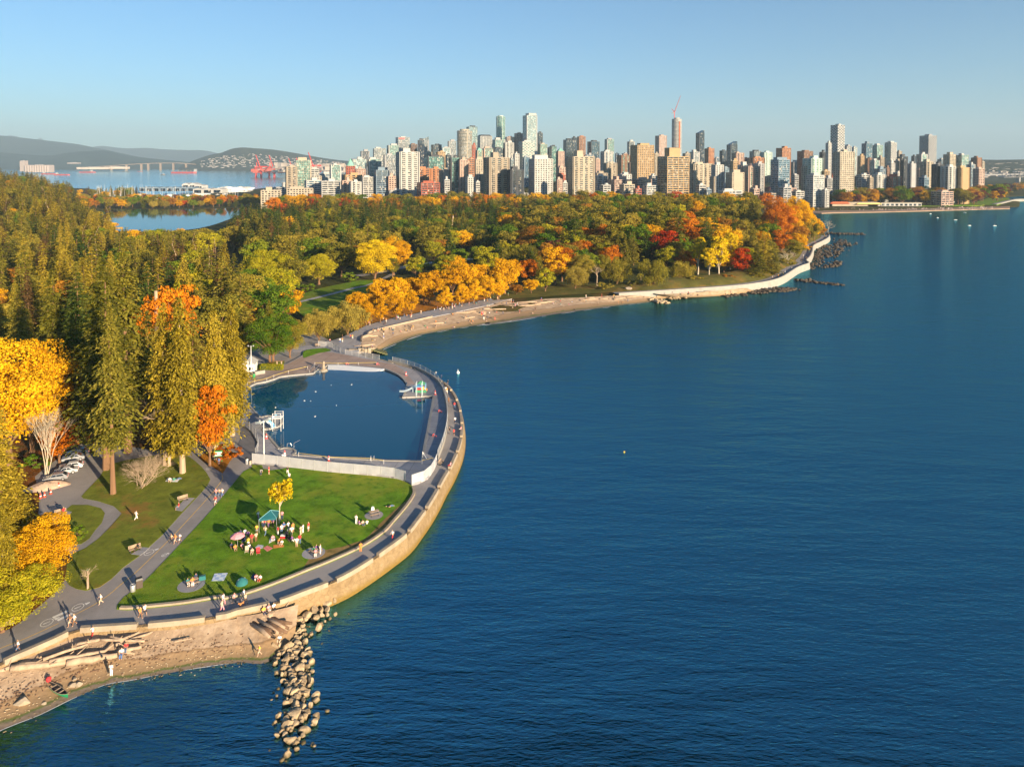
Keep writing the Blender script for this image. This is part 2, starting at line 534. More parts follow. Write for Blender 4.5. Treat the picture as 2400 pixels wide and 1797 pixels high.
def signed(X, Y, poly=LANDA, closed=True):
 X = np.asarray(X, float); Y = np.asarray(Y, float)
 best = np.full(X.shape, 1e18)
 inside = np.zeros(X.shape, bool)
 n = len(poly)
 for i in range(n):
  ax, ay = poly[i]
  bx, by = poly[(i + 1) % n]
  if not closed and i == n - 1:
   break
  dx, dy = bx - ax, by - ay
  L2 = dx * dx + dy * dy + 1e-12
  t = np.clip(((X - ax) * dx + (Y - ay) * dy) / L2, 0, 1)
  d = (X - ax - t * dx) ** 2 + (Y - ay - t * dy) ** 2
  np.minimum(best, d, out=best)
  if closed and ay != by:
   c = ((ay > Y) != (by > Y)) & (X < (bx - ax) * (Y - ay) / (by - ay) + ax)
   inside ^= c
 d = np.sqrt(best)
 return np.where(inside, d, -d) if closed else d
def sstep(a, b, x):
 t = np.clip((x - a) / (b - a), 0, 1)
 return t * t * (3 - 2 * t)
def terrain(X, Y, sd=None):
 X = np.asarray(X, float); Y = np.asarray(Y, float)
 if sd is None:
  sd = signed(X, Y)
 base = np.clip((sd - 8) * 0.3, -9, 2.6)
 hill = 11.0 * sstep(22, 95, sd) * sstep(330, 470, Y) * sstep(-20, 110, X) * (1 - sstep(900, 1050, Y))
 city = 20.0 * sstep(1050, 1900, Y) * sstep(-700, -250, X) * (1 - sstep(3200, 4200, Y)) * (1 - sstep(0.59, 0.65, X / np.maximum(Y, 1)))
 left = 27.0 * sstep(0.57, 0.69, -X / np.maximum(Y, 1)) * sstep(420, 950, Y) * (1 - sstep(1750, 2000, Y))
 return base + hill + city + left
def tz(x, y):
 return float(terrain(np.array([x]), np.array([y]))[0])
def polar_grid(name, a0, a1, na, r0, r1, nr, zfun, mat):
 az = np.linspace(math.radians(a0), math.radians(a1), na)
 rr = np.geomspace(r0, r1, nr)
 A, R = np.meshgrid(az, rr, indexing='ij')
 X, Y = R * np.sin(A), R * np.cos(A)
 Z = zfun(X.ravel(), Y.ravel())
 V = np.stack([X.ravel(), Y.ravel(), Z], 1)
 i, j = np.meshgrid(np.arange(na - 1), np.arange(nr - 1), indexing='ij')
 q = (i * nr + j).ravel()
 Q = np.stack([q, q + nr, q + nr + 1, q + 1], 1)[:, ::-1]
 m = np_mesh(name, V, Q)
 m.shade_smooth()
 return obj(name, m, mat), V
def np_mesh(name, V, Q, face_attr=None, point_attr=None):
 m = bpy.data.meshes.new(name)
 k = Q.shape[1]
 m.vertices.add(len(V))
 m.vertices.foreach_set('co', np.asarray(V, np.float32).ravel())
 m.loops.add(Q.size)
 m.loops.foreach_set('vertex_index', np.asarray(Q, np.int32).ravel())
 m.polygons.add(len(Q))
 m.polygons.foreach_set('loop_start', np.arange(0, Q.size, k, dtype=np.int32))
 for nm, arr in (face_attr or {}).items():
  a = m.attributes.new(nm, 'FLOAT', 'FACE')
  a.data.foreach_set('value', np.asarray(arr, np.float32))
 for nm, arr in (point_attr or {}).items():
  a = m.attributes.new(nm, 'FLOAT', 'POINT')
  a.data.foreach_set('value', np.asarray(arr, np.float32))
 m.update(calc_edges=True)
 m.validate()
 return m
ground, _ = polar_grid('ground', -62, 62, 300, 30, 29000, 420, lambda x, y: terrain(x, y), M_GROUND)
structure(ground, 'dark park soil and ground stretching inland to the horizon', 'ground')
sea, SV = polar_grid('sea', -75, 75, 300, 25, 29500, 460, lambda x, y: np.zeros_like(x), M_SEA)
structure(sea, 'deep blue rippled sea filling the bay', 'water')
_l = np.array([(p[0], p[1]) for p in near_water])
_d1 = signed(SV[:, 0], SV[:, 1], _l, False)
_l2 = np.array([(p[0], p[1]) for p in wall_foot[:9]])
_d2 = signed(SV[:, 0], SV[:, 1], _l2, False)
_l3 = np.array([(p[0], p[1]) for p in beach_water + head_water[:9]])
_d3 = signed(SV[:, 0], SV[:, 1], _l3, False)
_gr = np.array([gp(*R5(x, y), 0)[:2] for x, y in [(700, 480), (680, 700), (720, 1000), (680, 1250), (620, 1500)]])
_d4 = signed(SV[:, 0], SV[:, 1], _gr, False)
_ins = signed(SV[:, 0], SV[:, 1]) > 0
sh = np.maximum.reduce([np.exp(-_d1 / 4.5), 0.75 * np.exp(-_d2 / 2.2), 0.8 * np.exp(-_d3 / 7.0), 0.5 * np.exp(-_d4 / 3.5)])
sh = np.where(_ins, 1.0, sh)
a = sea.data.attributes.new('shallow', 'FLOAT', 'POINT')
a.data.foreach_set('value', sh.astype(np.float32))
# ------------------------------------------------------------------ near shore: pavement, lawns, pool, sea wall
def fill_ring(name, outer, holes, z, mat, skirt=0.0):
 bm = bmesh.new()
 edges = []
 loops = [outer] + holes
 for lp in loops:
  vs = [bm.verts.new((p[0], p[1], z)) for p in lp]
  for i in range(len(vs)):
   edges.append(bm.edges.new((vs[i], vs[(i + 1) % len(vs)])))
 bmesh.ops.triangle_fill(bm, edges=edges, use_beauty=True)
 for f in bm.faces:
  if f.normal.z < 0:
   f.normal_flip()
 if skirt:
  for lp in loops:
   n = len(lp)
   for i in range(n):
    a, b = lp[i], lp[(i + 1) % n]
    bm.faces.new([bm.verts.new(q) for q in ((a[0], a[1], z), (b[0], b[1], z), (b[0], b[1], z - skirt), (a[0], a[1], z - skirt))])
 bmesh.ops.remove_doubles(bm, verts=bm.verts[:], dist=0.001)
 m = bpy.data.meshes.new(name)
 bm.to_mesh(m)
 bm.free()
 return obj(name, m, mat)
def resample(line, step):
 out = [line[0]]
 acc = 0.0
 for i in range(len(line) - 1):
  a, b = np.array(line[i]), np.array(line[i + 1])
  L = np.linalg.norm(b - a)
  pos = step - acc
  while pos <= L:
   out.append(tuple(a + (b - a) * pos / L))
   pos += step
  acc = L - (pos - step)
 return out
ZP = 3.55
wall_px = [R2(-700, 1090), R2(-300, 890), R2(0, 745), R2(110, 690), R2(300, 610), R2(480, 530), R2(640, 452), R2(780, 440), R2(940, 430), R2(1300, 405), R2(1650, 370), R2(2010, 315),
           R3(190, 1400), R3(540, 1320), R3(830, 1215), R3(1110, 1105), R3(1340, 970), R3(1530, 840), R3(1680, 725), R3(1780, 600), R3(1860, 490), R3(1930, 375), R3(1990, 260), R3(2060, 140),
           R4(2125, 985), R4(2152, 860), R4(2152, 740), R4(2130, 620), R4(2085, 520), R4(2020, 440), R4(1950, 392), R4(1850, 345), R4(1690, 290), R4(1500, 240), R4(1350, 200)]
WALL = smooth([gp(*p, ZP) for p in wall_px], step=1.5)
WALL = resample(WALL, 1.5)
# pool outline (deck edge)
pool_px = [R4(575, 998), R4(610, 990), R4(650, 990), R4(690, 998), R4(716, 1015), R4(716, 1032), R4(694, 1048), R4(900, 1064), R4(1200, 1083), R4(1500, 1098), R4(1790, 1104),
           R4(1812, 980), R4(1840, 840), R4(1868, 690), R4(1893, 545), R4(1760, 550), R4(1630, 557), R4(1640, 530), R4(1652, 495), R4(1664, 462), R4(1660, 436), R4(1640, 402), R4(1595, 362), R4(1535, 335), R4(1478, 312),
           R4(1380, 302), R4(1250, 290), R4(1120, 278), R4(990, 276), R4(960, 300), R4(900, 320), R4(862, 350), R4(760, 358), R4(660, 368), R4(570, 380), R4(530, 398), R4(450, 422), R4(370, 436), R4(320, 460), R4(285, 500), R4(275, 545), R4(290, 590), R4(330, 640), R4(410, 725),
           R4(470, 712), R4(540, 718), R4(585, 740), R4(602, 770), R4(580, 800), R4(520, 820), R4(432, 832), R4(500, 910)]
ZD_, ZW = 3.35, 3.05
POOL = [gp(*p, ZD_) for p in pool_px]
deck_px = [R4(335, 1112), R4(440, 1122), R4(620, 1142), R4(1000, 1187), R4(1400, 1222), R4(1600, 1248), R4(1682, 1282), R4(1712, 1303), R4(1765, 1290), R4(1850, 1248), R4(1905, 1170), R4(1940, 1085), R4(1990, 950), R4(2018, 820), R4(2024, 700), R4(2008, 575), R4(1968, 462), R4(1900, 392), R4(1800, 335), R4(1690, 293),
           R4(1500, 246), R4(1300, 212), R4(1150, 185), R4(1060, 168), R4(1020, 160), R4(900, 150), R4(790, 180), R4(640, 260), R4(450, 320), R4(330, 335), R4(255, 350), R4(150, 480), R4(120, 640), R4(180, 760), R4(270, 805), R4(330, 850), R4(378, 935), R4(385, 1015)]
DECK = [gp(*p, ZD_) for p in deck_px]
pave = offset_line([(p[0], p[1], 3.0) for p in WALL], 0.35) + [gp(*p, 3.0) for p in (R4(1200, 150), R4(1050, 90), (720, 770), (590, 820), (420, 900), (250, 980), (-100, 1000), (-350, 1250), (-420, 1500))]
hole = [(p[0], p[1], 3.0) for p in POOL]
promenade = fill_ring('pavement', pave, [hole], 3.0, M_ASPHALT, 3.0)
structure(promenade, 'grey asphalt seaside promenade and paths around the lawn', 'pavement')
deck = fill_ring('pool_deck', DECK, [POOL], ZD_, M_DECK, 0.6)
structure(deck, 'grey concrete deck around the outdoor pool', 'deck')
# warm toned concrete apron at the shallow end, laid on the deck
apron = [gp(*p, ZD_) for p in (R4(860, 348), R4(660, 362), R4(530, 392), R4(370, 428), R4(290, 470), R4(270, 440), R4(300, 390), R4(450, 330), R4(640, 268), R4(800, 190), R4(900, 158), R4(1020, 168), R4(1150, 192), R4(1400, 240), R4(1560, 275), R4(1640, 320), R4(1700, 390), R4(1740, 440), R4(1672, 450), R4(1662, 425), R4(1640, 392), R4(1598, 352), R4(1535, 326), R4(1480, 304), R4(1380, 294), R4(1250, 282), R4(1120, 270), R4(990, 268), R4(920, 300))]
structure(sheet('pool_apron', apron, ZD_ + 0.012, M_PINK), 'pinkish concrete apron at the shallow end of the pool', 'paving')
# shallow pool beach: white slope running under the water
bt = [gp(*p, ZD_) for p in (R4(1478, 312), R4(1380, 302), R4(1250, 290), R4(1120, 278), R4(990, 276))]
bb = [gp(*p, ZW) for p in (R4(1470, 322), R4(1400, 334), R4(1250, 331), R4(1100, 322), R4(985, 318))]
bt = smooth(bt, step=1.5)
n_ = len(bt)
bbs = smooth(bb, step=0.5)
bbs = [bbs[int(i * (len(bbs) - 1) / (n_ - 1))] for i in range(n_)]
bu = [(q[0] + (q[0] - p[0]) * 1.9, q[1] + (q[1] - p[1]) * 1.9, 2.68) for p, q in zip(bt, bbs)]
o = MB().loft([bt, bbs, bu]).build('pool_beach', M_WHITE)
structure(o, 'white sloping beach entry into the shallow end of the pool', 'pool beach')
o = sheet('pool_floor', [(p[0], p[1], 0) for p in POOL], 2.66, plain('pool_floor', (0.50, 0.66, 0.66), 0.8, 0.15, 0.3))
structure(o, 'pale pool floor under the water', 'pool floor')
xs = [p[0] for p in POOL]; ys = [p[1] for p in POOL]
gx = np.arange(min(xs) - 1, max(xs) + 1, 0.8); gy = np.arange(min(ys) - 1, max(ys) + 1, 0.8)
GX, GY = np.meshgrid(gx, gy, indexing='ij')
sdp = signed(GX.ravel(), GY.ravel(), np.array([(p[0], p[1]) for p in POOL]))
dbe = signed(GX.ravel(), GY.ravel(), np.array([(p[0], p[1]) for p in bbs]), False)
i, j = np.meshgrid(np.arange(len(gx) - 1), np.arange(len(gy) - 1), indexing='ij')
q = (i * len(gy) + j).ravel()
Q = np.stack([q, q + len(gy), q + len(gy) + 1, q + 1], 1)
ok = (sdp[Q] > -0.9).all(1)
V = np.stack([GX.ravel(), GY.ravel(), np.full(GX.size, ZW)], 1)
m = np_mesh('pool_water', V, Q[ok], None, {'shallow': np.clip(0.95 * np.exp(-np.maximum(dbe - 1.0, 0) / 8.0) + 0.25 * np.exp(-np.maximum(sdp, 0) / 0.8), 0, 1)})
structure(obj('pool_water', m, M_POOL), 'still blue water of the outdoor swimming pool', 'water')
# white coping along the pool edge
cop_in = offset_line(POOL + POOL[:1], -0.32)
cp = MB()
PO = POOL + POOL[:1]
cen = np.mean([(p[0], p[1]) for p in POOL], 0)
for k in range(len(PO) - 1):
 if 24 <= k < 28:
  continue
 a, b = Vector(PO[k]), Vector(PO[k + 1])
 t = (b - a).normalized()
 nrm = Vector((t.y, -t.x, 0))
 cp.box(tuple((a + b) / 2 + Vector((0, 0, 0.02)) + nrm * 0.22), ((b - a).length + 0.12, 0.5, 0.26 + 0.004 * (k % 3)), math.atan2(t.y, t.x))
o = cp.build('pool_coping', M_WHITECONC)
structure(o, 'white concrete coping along the pool edge', 'coping')
# ---- sea wall: battered stone face + cap, parapet blocks as parts
def rs(line, n):
 A = np.array(line, float)
 s = np.concatenate([[0], np.cumsum(np.linalg.norm(np.diff(A[:, :2], axis=0), axis=1))])
 t = np.linspace(0, s[-1], n)
 return [tuple(p) for p in np.stack([np.interp(t, s, A[:, k]) for k in range(3)], 1)]
seawall = thing('sea_wall', 'curved stone sea wall with concrete parapet blocks round the lawn and pool', 'sea wall', (0, 0, 0))
capi = setz(offset_line(WALL, 0.62), 2.9)
capt = setz(offset_line(WALL, 0.62), 3.1)
capo = setz(WALL, 3.1)
face = setz(offset_line(WALL, -0.5), 0.9)
foot = setz(offset_line(WALL, -0.95), -2.5)
MB().loft([capi, capt, capo, face, foot]).build('stone_face', M_SEAWALL, seawall)
seg = 6
k = 0
while k + seg < len(WALL):
 a = WALL[k:k + seg]
 ins = offset_line(WALL, 0.62)[k:k + seg] if False else [offset_line(WALL[max(0, q - 1):q + 2], 0.62)[min(1, q)] for q in range(k, k + seg)]
 h = ZP + random.uniform(-0.02, 0.02)
 mb = MB()
 o1, o2 = [(p[0], p[1], 3.1) for p in a], [(p[0], p[1], h) for p in a]
 i1, i2 = [(p[0], p[1], 3.0) for p in ins], [(p[0], p[1], h) for p in ins]
 ofs = [offset_line(WALL[max(0, q - 1):q + 2], -0.06)[min(1, q)] for q in range(k, k + seg)]
 mb.loft([i1, i2, o2, [(p[0], p[1], 2.85) for p in ofs]])
 for e in (0, -1):
  mb.quad(i1[e], i2[e], o2[e], (ofs[e][0], ofs[e][1], 2.85))
 mb.build('parapet_block', M_CONC, seawall)
 k += seg - 1 + (1 if True else 0)
# ---- lawns and verges
lawn_px = [R1(1005, 1572), R1(1010, 1535), R1(1065, 1468), R1(1205, 1368), R1(1395, 1178), R1(1565, 998), R1(1805, 738), R1(2005, 498), R1(2100, 385), R3(335, 160), R3(330, 140), R3(420, 145), R3(430, 175), R3(500, 190), R3(590, 178), R3(640, 165), R3(1000, 200), R3(1400, 236), R3(1600, 265), R3(1690, 300),
           R3(1735, 345), R3(1742, 395), R3(1695, 478), R3(1640, 548), R3(1560, 640), R3(1470, 735), R3(1275, 862), R3(1000, 988), R3(800, 1068), R3(530, 1178), R3(270, 1268), R3(80, 1312), R1(1900, 1478), R1(1600, 1528), R1(1250, 1565), R1(1100, 1578)]
LAWN = smooth([gp(*p, 3.05) for p in lawn_px], True, 2.5)
structure(sheet('lawn', LAWN, 3.06, M_LAWN, 0.05), 'large green lawn between the path, the pool and the sea wall', 'lawn')
dry = [gp(*p, 3.0) for p in (R3(1738, 350), R3(1690, 470), R3(1635, 545), R3(1470, 730), R3(1275, 858), R3(1000, 984), R3(800, 1064), R3(760, 1060), R3(830, 950), R3(960, 880), R3(1120, 850), R3(1300, 790), R3(1450, 640), R3(1580, 520), R3(1690, 430))]
structure(sheet('dry_verge', smooth(dry, True, 2.0), 3.068, M_DRYGRASS), 'worn brown dry grass along the edge of the lawn', 'verge')
strip_px = [R1(565, 1320), R1(600, 1365), R1(660, 1395), R1(740, 1410), R1(860, 1380), R1(960, 1310), R1(1060, 1212), R1(1200, 1112), R1(1290, 1030), R1(1400, 930), R1(1560, 752), R1(1740, 562), R1(1790, 502), R1(1815, 452), R1(1780, 392), R1(1690, 300), R1(1560, 230), R1(1300, 250), R1(960, 320), R1(860, 430), R1(700, 600), R1(720, 615), R1(850, 640), R1(980, 682), R1(1050, 745), R1(960, 852), R1(850, 962), R1(740, 1042), R1(630, 1090), R1(580, 1180)]
structure(sheet('verge_lawn', smooth([gp(*p, 3.05) for p in strip_px], True, 2.5), 3.055, M_LAWN2, 0.05), 'leaf strewn grass strip between the forest and the main path', 'lawn')
circ_px = [R1(620, 672), R1(760, 672), R1(870, 700), R1(905, 742), R1(880, 822), R1(820, 890), R1(770, 962), R1(700, 1008), R1(610, 1015), R1(540, 930), R1(500, 830), R1(530, 740)]
structure(sheet('island_lawn', smooth([gp(*p, 3.05) for p in circ_px], True, 2.0), 3.055, M_LAWN2, 0.05), 'small oval grass island ringed by a footpath', 'lawn')
lit_px = [R1(1720, 260), R1(1850, 180), R1(1960, 190), R1(2030, 230), R1(1980, 300), R1(1920, 400), R1(1890, 380), R1(1800, 320)]
structure(sheet('leaf_verge', smooth([gp(*p, 3.05) for p in lit_px], True, 2.0), 3.055, M_ORANGELITTER, 0.05), 'orange leaf covered patch where two paths meet', 'verge')
floor_px = [(-700, 1500), (-500, 1400), R2(-300, 560), R2(0, 490), R2(100, 450), R2(180, 395), R2(480, 140), R1(480, 1420), R1(555, 1330), R1(600, 1100), R1(500, 1000), R1(440, 780), R1(330, 760), R1(340, 600), R1(300, 430), R1(420, 330), R1(560, 230), R1(700, 150), R1(1000, 150), R1(1300, 200), R1(1560, 210), R1(1800, 60), R1(1980, -80), (520, 920), (480, 850), (560, 820), (400, 780), (100, 800), (-500, 900), (-900, 1200)]
structure(sheet('forest_floor', [gp(*p, 3.0) for p in floor_px], 3.045, M_LITTER), 'forest floor under the trees covered with brown leaf litter', 'forest floor')
# low kerb wall round the lawn
kerb_px = lawn_px[20:36] + [R1(1005, 1576)]
KERB = resample(smooth([gp(*p, 3.0) for p in kerb_px], step=1.0), 1.0)
mb = MB()
ko = offset_line(KERB, 0.0); ki = offset_line(KERB, -0.5)
mb.loft([setz(ko, 3.0), setz(ko, 3.34), setz(ki, 3.34), setz(ki, 3.0)])
for e in (0, -1):
 mb.quad((*ko[e][:2], 3.0), (*ko[e][:2], 3.34), (*ki[e][:2], 3.34), (*ki[e][:2], 3.0))
o = mb.build('kerb_wall', M_CONC)
tag(o, 'low pale concrete kerb wall curving along the lawn', 'kerb wall')
# ---- paint on the path
def stripe(name, pts, w, mat, label, z=3.006):
 L = resample(smooth(pts, step=1.0), 1.0)
 a, b = setz(offset_line(L, w / 2), z), setz(offset_line(L, -w / 2), z)
 return structure(MB().loft([a, b]).build(name, mat), label, 'path marking')
yl = [gp(*p) for p in (R2(-300, 770), R2(0, 622), R2(200, 545), R2(540, 390))]
stripe('path_line', yl, 0.16, M_YELLOW, 'faded yellow centre line on the path beside the beach')
yl = [gp(*p) for p in (R1(640, 1622), R1(830, 1522), R1(960, 1430), R1(1060, 1342), R1(1140, 1282), R1(1300, 1130), R1(1460, 972), R1(1620, 802), R1(1820, 582), R1(1900, 482), R1(1922, 452), R1(1912, 405))]
stripe('path_line', yl, 0.16, M_YELLOW, 'long yellow centre line running up the main path')
for a, b in ((R1(455, 1645), R1(600, 1580)), (R1(495, 1668), R1(635, 1603))):
 stripe('crossing_bar', [gp(*a), gp(*b)], 0.55, M_LINEWHITE, 'white crossing bar painted across the bicycle lane')
def ring_mark(px, py, r, rz):
 c = gp(px, py)
 mb = MB()
 n = 24
 for k in range(n):
  a, b = 2 * math.pi * k / n, 2 * math.pi * (k + 1) / n
  f = lambda q, rr: (c[0] + rr * math.cos(q) * 0.8, c[1] + rr * math.sin(q), 3.007)
  mb.quad(f(a, r), f(b, r), f(b, r - 0.12), f(a, r - 0.12))
 dx, dy = math.cos(rz), math.sin(rz)
 for s0, s1, w in ((-0.5 * r, 0.45 * r, 0.12), (r * 1.05, r * 1.7, 0.3)):
  p, q = (c[0] + dx * s0, c[1] + dy * s0), (c[0] + dx * s1, c[1] + dy * s1)
  mb.quad((p[0] - dy * w, p[1] + dx * w, 3.007), (p[0] + dy * w, p[1] - dx * w, 3.007), (q[0] + dy * w * .4, q[1] - dx * w * .4, 3.007), (q[0] - dy * w * .4, q[1] + dx * w * .4, 3.007))
 return structure(mb.build('bicycle_symbol', M_LINEWHITE), 'white round bicycle symbol painted on the path', 'path marking')
for p, r in ((R1(672, 1555), 0.95), (R2(405, 400), 0.95), (R1(1285, 1082), 0.95), (R1(1800, 360), 0.7), (R1(1415, 1105), 0.5)):
 ring_mark(*p, r, math.radians(50))
# ---- beaches lofted from wall to below the water
def beach(name, top, ztop, water, ext, mat, label, rows=9):
 n = 90
 T = rs(smooth(top, step=0.6), n)
 W = rs(smooth(water, step=0.6), n)
 lines = []
 for r in range(rows):
  f = r / (rows - 1)
  L = []
  for p, q in zip(T, W):
   d = np.array(q[:2]) - np.array(p[:2])
   x, y = p[0] + d[0] * f, p[1] + d[1] * f
   z = ztop * (1 - f) ** 1.25
   if 0 < r:
    z += 0.12 * noise.noise((x * 0.35, y * 0.35, 0)) * min(1, (1 - f) * 4)
   L.append((x, y, z))
  lines.append(L)
 for e, zz in ((0.35, -0.45), (0.8, -1.0), (1.6, -1.9), (2.6, -3.2)):
  L = []
  for p, q in zip(T, W):
   d = Vector((q[0] - p[0], q[1] - p[1], 0))
   d = d.normalized() * ext * e
   L.append((q[0] + d.x, q[1] + d.y, zz))
  lines.append(L)
 o = MB().loft(lines).build(name, mat, smooth=True)
 return structure(o, label, 'beach')
def m_beach():
 """sand with a weed line and wet darker band near the water"""
 m, t, p = newmat('beach_sand')
 L = t.links.new
 g = t.nodes.new('ShaderNodeNewGeometry')
 sp = t.nodes.new('ShaderNodeSeparateXYZ')
 L(g.outputs['Position'], sp.inputs[0])
 n = N(t, 'ShaderNodeTexNoise', i_Scale=0.5, i_Detail=8.0, i_Roughness=0.7)
 L(g.outputs['Position'], n.inputs['Vector'])
 r = ramp(t, [(0.3, (0.23, 0.155, 0.10)), (0.5, (0.35, 0.25, 0.165)), (0.7, (0.45, 0.335, 0.235))])
 L(n.outputs['Fac'], r.inputs['Fac'])
 n2 = N(t, 'ShaderNodeTexNoise', i_Scale=0.25, i_Detail=6.0, i_Roughness=0.7)
 L(g.outputs['Position'], n2.inputs['Vector'])
 ad = N(t, 'ShaderNodeMath', operation='MULTIPLY_ADD')
 L(n2.outputs['Fac'], ad.inputs[0])
 ad.inputs[1].default_value = 0.5
 L(sp.outputs['Z'], ad.inputs[2])
 rr = ramp(t, [(0.0, (0.10, 0.075, 0.055)), (0.14, (0.17, 0.13, 0.10)), (0.17, (0.07, 0.10, 0.015)), (0.20, (0.24, 0.16, 0.085)), (0.42, (0.33, 0.215, 0.115)), (0.47, (0.19, 0.12, 0.065)), (0.5, (0.42, 0.30, 0.20))])
 dv = N(t, 'ShaderNodeMath', operation='DIVIDE')
 L(ad.outputs[0], dv.inputs[0])
 dv.inputs[1].default_value = 2.6
 L(dv.outputs[0], rr.inputs['Fac'])
 mr = N(t, 'ShaderNodeMapRange', i_From_Min=0.46, i_From_Max=0.52)
 L(dv.outputs[0], mr.inputs['Value'])
 mx = N(t, 'ShaderNodeMix', data_type='RGBA')
 L(mr.outputs[0], mx.inputs['Factor'])
 L(rr.outputs['Color'], mx.inputs['A'])
 L(r.outputs['Color'], mx.inputs['B'])
 L(mx.outputs['Result'], p.inputs['Base Color'])
 p.inputs['Roughness'].default_value = 0.9
 n3 = N(t, 'ShaderNodeTexNoise', i_Scale=1.6, i_Detail=4.0)
 L(g.outputs['Position'], n3.inputs['Vector'])
 b = N(t, 'ShaderNodeBump', i_Strength=1.0, i_Distance=0.12)
 L(n3.outputs['Fac'], b.inputs['Height'])
 L(b.outputs['Normal'], p.inputs['Normal'])
 return m
M_BEACH = m_beach()
near_top = [gp(*p, 2.7) for p in (R2(-700, 1180), R2(-300, 960), R2(0, 790), R2(150, 720), R2(500, 560), R2(650, 490), R2(950, 465), R2(1300, 445), R2(1650, 410), R2(2050, 365), R5(200, 350), R5(360, 330), R5(640, 270), R5(740, 240))]
beach("beach", near_top, 2.7, near_water[:-1] + [gp(*R5(700, 560), 0)], 5.0, M_BEACH, 'narrow sandy beach with driftwood below the sea wall')
# ---- second beach further round the bay
top2 = [gp(*p, 3.0) for p in (G6(920, 1370), G6(915, 1270), G6(1000, 1215), G6(1250, 1150), G6(1530, 1085), G6(1800, 1030), G6(2000, 985), G6(2212, 930))] + [gp(*p, 3.0) for p in (G7(250, 1290), G7(550, 1270), G7(800, 1240), G7(1200, 1225), G7(1600, 1200), G7(1900, 1180))] + [gp(*p, 3.0) for p in (G8(0, 1085), G8(400, 1062), G8(800, 1025))]
wat2 = beach_water + tr(G8, [(0, 1130), (400, 1112), (700, 1088), (900, 1055)], 0.0)
beach('beach', top2, 3.0, wat2, 9.0, M_BEACH, 'wide sandy beach crowded with people below the orange trees')
# plaza and walkway behind that beach
plaza = [gp(*p) for p in (K7(1310, 300), K7(1330, 230), K7(1400, 200), G6(1000, 1208), G6(1250, 1142), G6(1530, 1078), G6(1800, 1022), G6(2000, 978), G6(2212, 922), G6(2212, 880), G6(1950, 935), G6(1700, 985), G6(1450, 1035), G6(1200, 1085), G6(960, 1150), K7(1200, 110), K7(950, 230), K7(700, 310), K7(330, 380), K7(100, 420), K7(120, 480), K7(300, 480), K7(520, 430), K7(780, 470), K7(960, 540), K7(1130, 510), K7(1250, 470))]
structure(sheet('plaza', plaza, 3.02, M_DECK, 2.0), 'grey paved plaza and walkway behind the far beach', 'pavement')
walk_px = [G7(0, 1245), G7(250, 1200), G7(500, 1190), G7(800, 1195), G7(1200, 1175), G7(1600, 1155), G7(2000, 1130), G8(0, 1020), G8(600, 985), G8(850, 960), G8(1050, 915), G8(1180, 850), G8(1290, 780), G8(1360, 700), G8(1400, 620), G8(1480, 565), G8(1545, 515)]
wallr = [G8(-400, 1075), G8(0, 1050), G8(300, 1030), G8(600, 1010), G8(850, 985), G8(1030, 955), G8(1150, 915), G8(1290, 828), G8(1395, 788), G8(1372, 762), G8(1405, 725), G8(1428, 675), G8(1440, 622), G8(1520, 582), G8(1575, 550), G8(1588, 525)]
WR = resample(smooth([gp(*p, 4.0) for p in wallr], step=3), 3.0)
sw = thing('sea_wall', 'white concrete sea wall snaking round the wooded headland', 'sea wall')
MB().loft([setz(offset_line(WR, 0.7), 3.0), setz(offset_line(WR, 0.7), 4.1), setz(WR, 4.1), setz(offset_line(WR, -0.9), -1.5)]).build('wall_face', M_WHITECONC, sw)
hw = setz(offset_line(WR, 0.6), 3.2); hi_ = setz(offset_line(WR, 7.0), 3.25)
structure(MB().loft([hw, hi_]).build('seaside_walkway', M_ASPHALT), 'asphalt walkway behind the white headland sea wall', 'walkway')
emb = [setz(offset_line(WR, 7.0), 3.2), setz(offset_line(WR, 12.0), 5.0), setz(offset_line(WR, 22.0), 6.5), setz(offset_line(WR, 34.0), 4.0)]
M_BANK = m_layers('bank_grass', [(0.2, 0.6, 1.3, (0.12, 0.11, 0.025)), (0.08, 0.5, 0.65, (0.24, 0.15, 0.04)), (0.5, 0.55, 0.7, (0.07, 0.1, 0.02))], 0.95, 0.2, 1.0, 0.1)
for L_ in emb:
 for k in range(12):
  L_[k] = (L_[k][0], L_[k][1], 3.05 + (L_[k][2] - 3.05) * k / 12)
structure(MB().loft(emb).build('grass_bank', M_BANK, smooth=True), 'grassy bank rising behind the headland walkway', 'bank')
bankl = [gp(*p) for p in (G7(250, 1255), G7(500, 1235), G7(800, 1215), G7(1200, 1190), G7(1600, 1165), G7(2000, 1140), G8(0, 1035), G8(0, 900), G7(1700, 1000), G7(1200, 1040), G7(900, 1060), G7(400, 1150), G7(200, 1200))]
structure(sheet('grass_bank', bankl, 3.03, M_BANK), 'grassy slope between the far beach and the park trees', 'bank')
# leaf covered ground under the row of orange trees, and the shaded far lawn with its path
og = [gp(*p) for p in (K7(1200, 105), G6(960, 1145), G6(1200, 1080), G6(1450, 1030), G6(1700, 980), G6(1950, 930), G6(2212, 875), G6(2212, 800), G6(1900, 850), G6(1500, 900), G6(1300, 960), G6(1000, 1050), G6(900, 1100))]
structure(sheet('leaf_verge', og, 3.028, M_ORANGELITTER), 'orange fallen leaves under the row of golden trees by the far beach', 'verge')
fl = [gp(*p) for p in (G6(330, 1010), G6(440, 1095), G6(640, 1090), G6(760, 1000), G6(1000, 850), G6(1100, 760), G6(900, 760), G6(560, 830), G6(330, 900), G6(300, 960))]
structure(sheet('far_lawn', fl, 3.03, M_LAWN), 'shaded green lawn behind the golden row of trees', 'lawn')
stripe('park_path', [gp(*p) for p in (G6(200, 990), G6(330, 960), G6(600, 895), G6(850, 830), G6(1000, 795), G6(1200, 700))], 3.0, M_DECK, 'pale path crossing the shaded park lawn', 3.05)
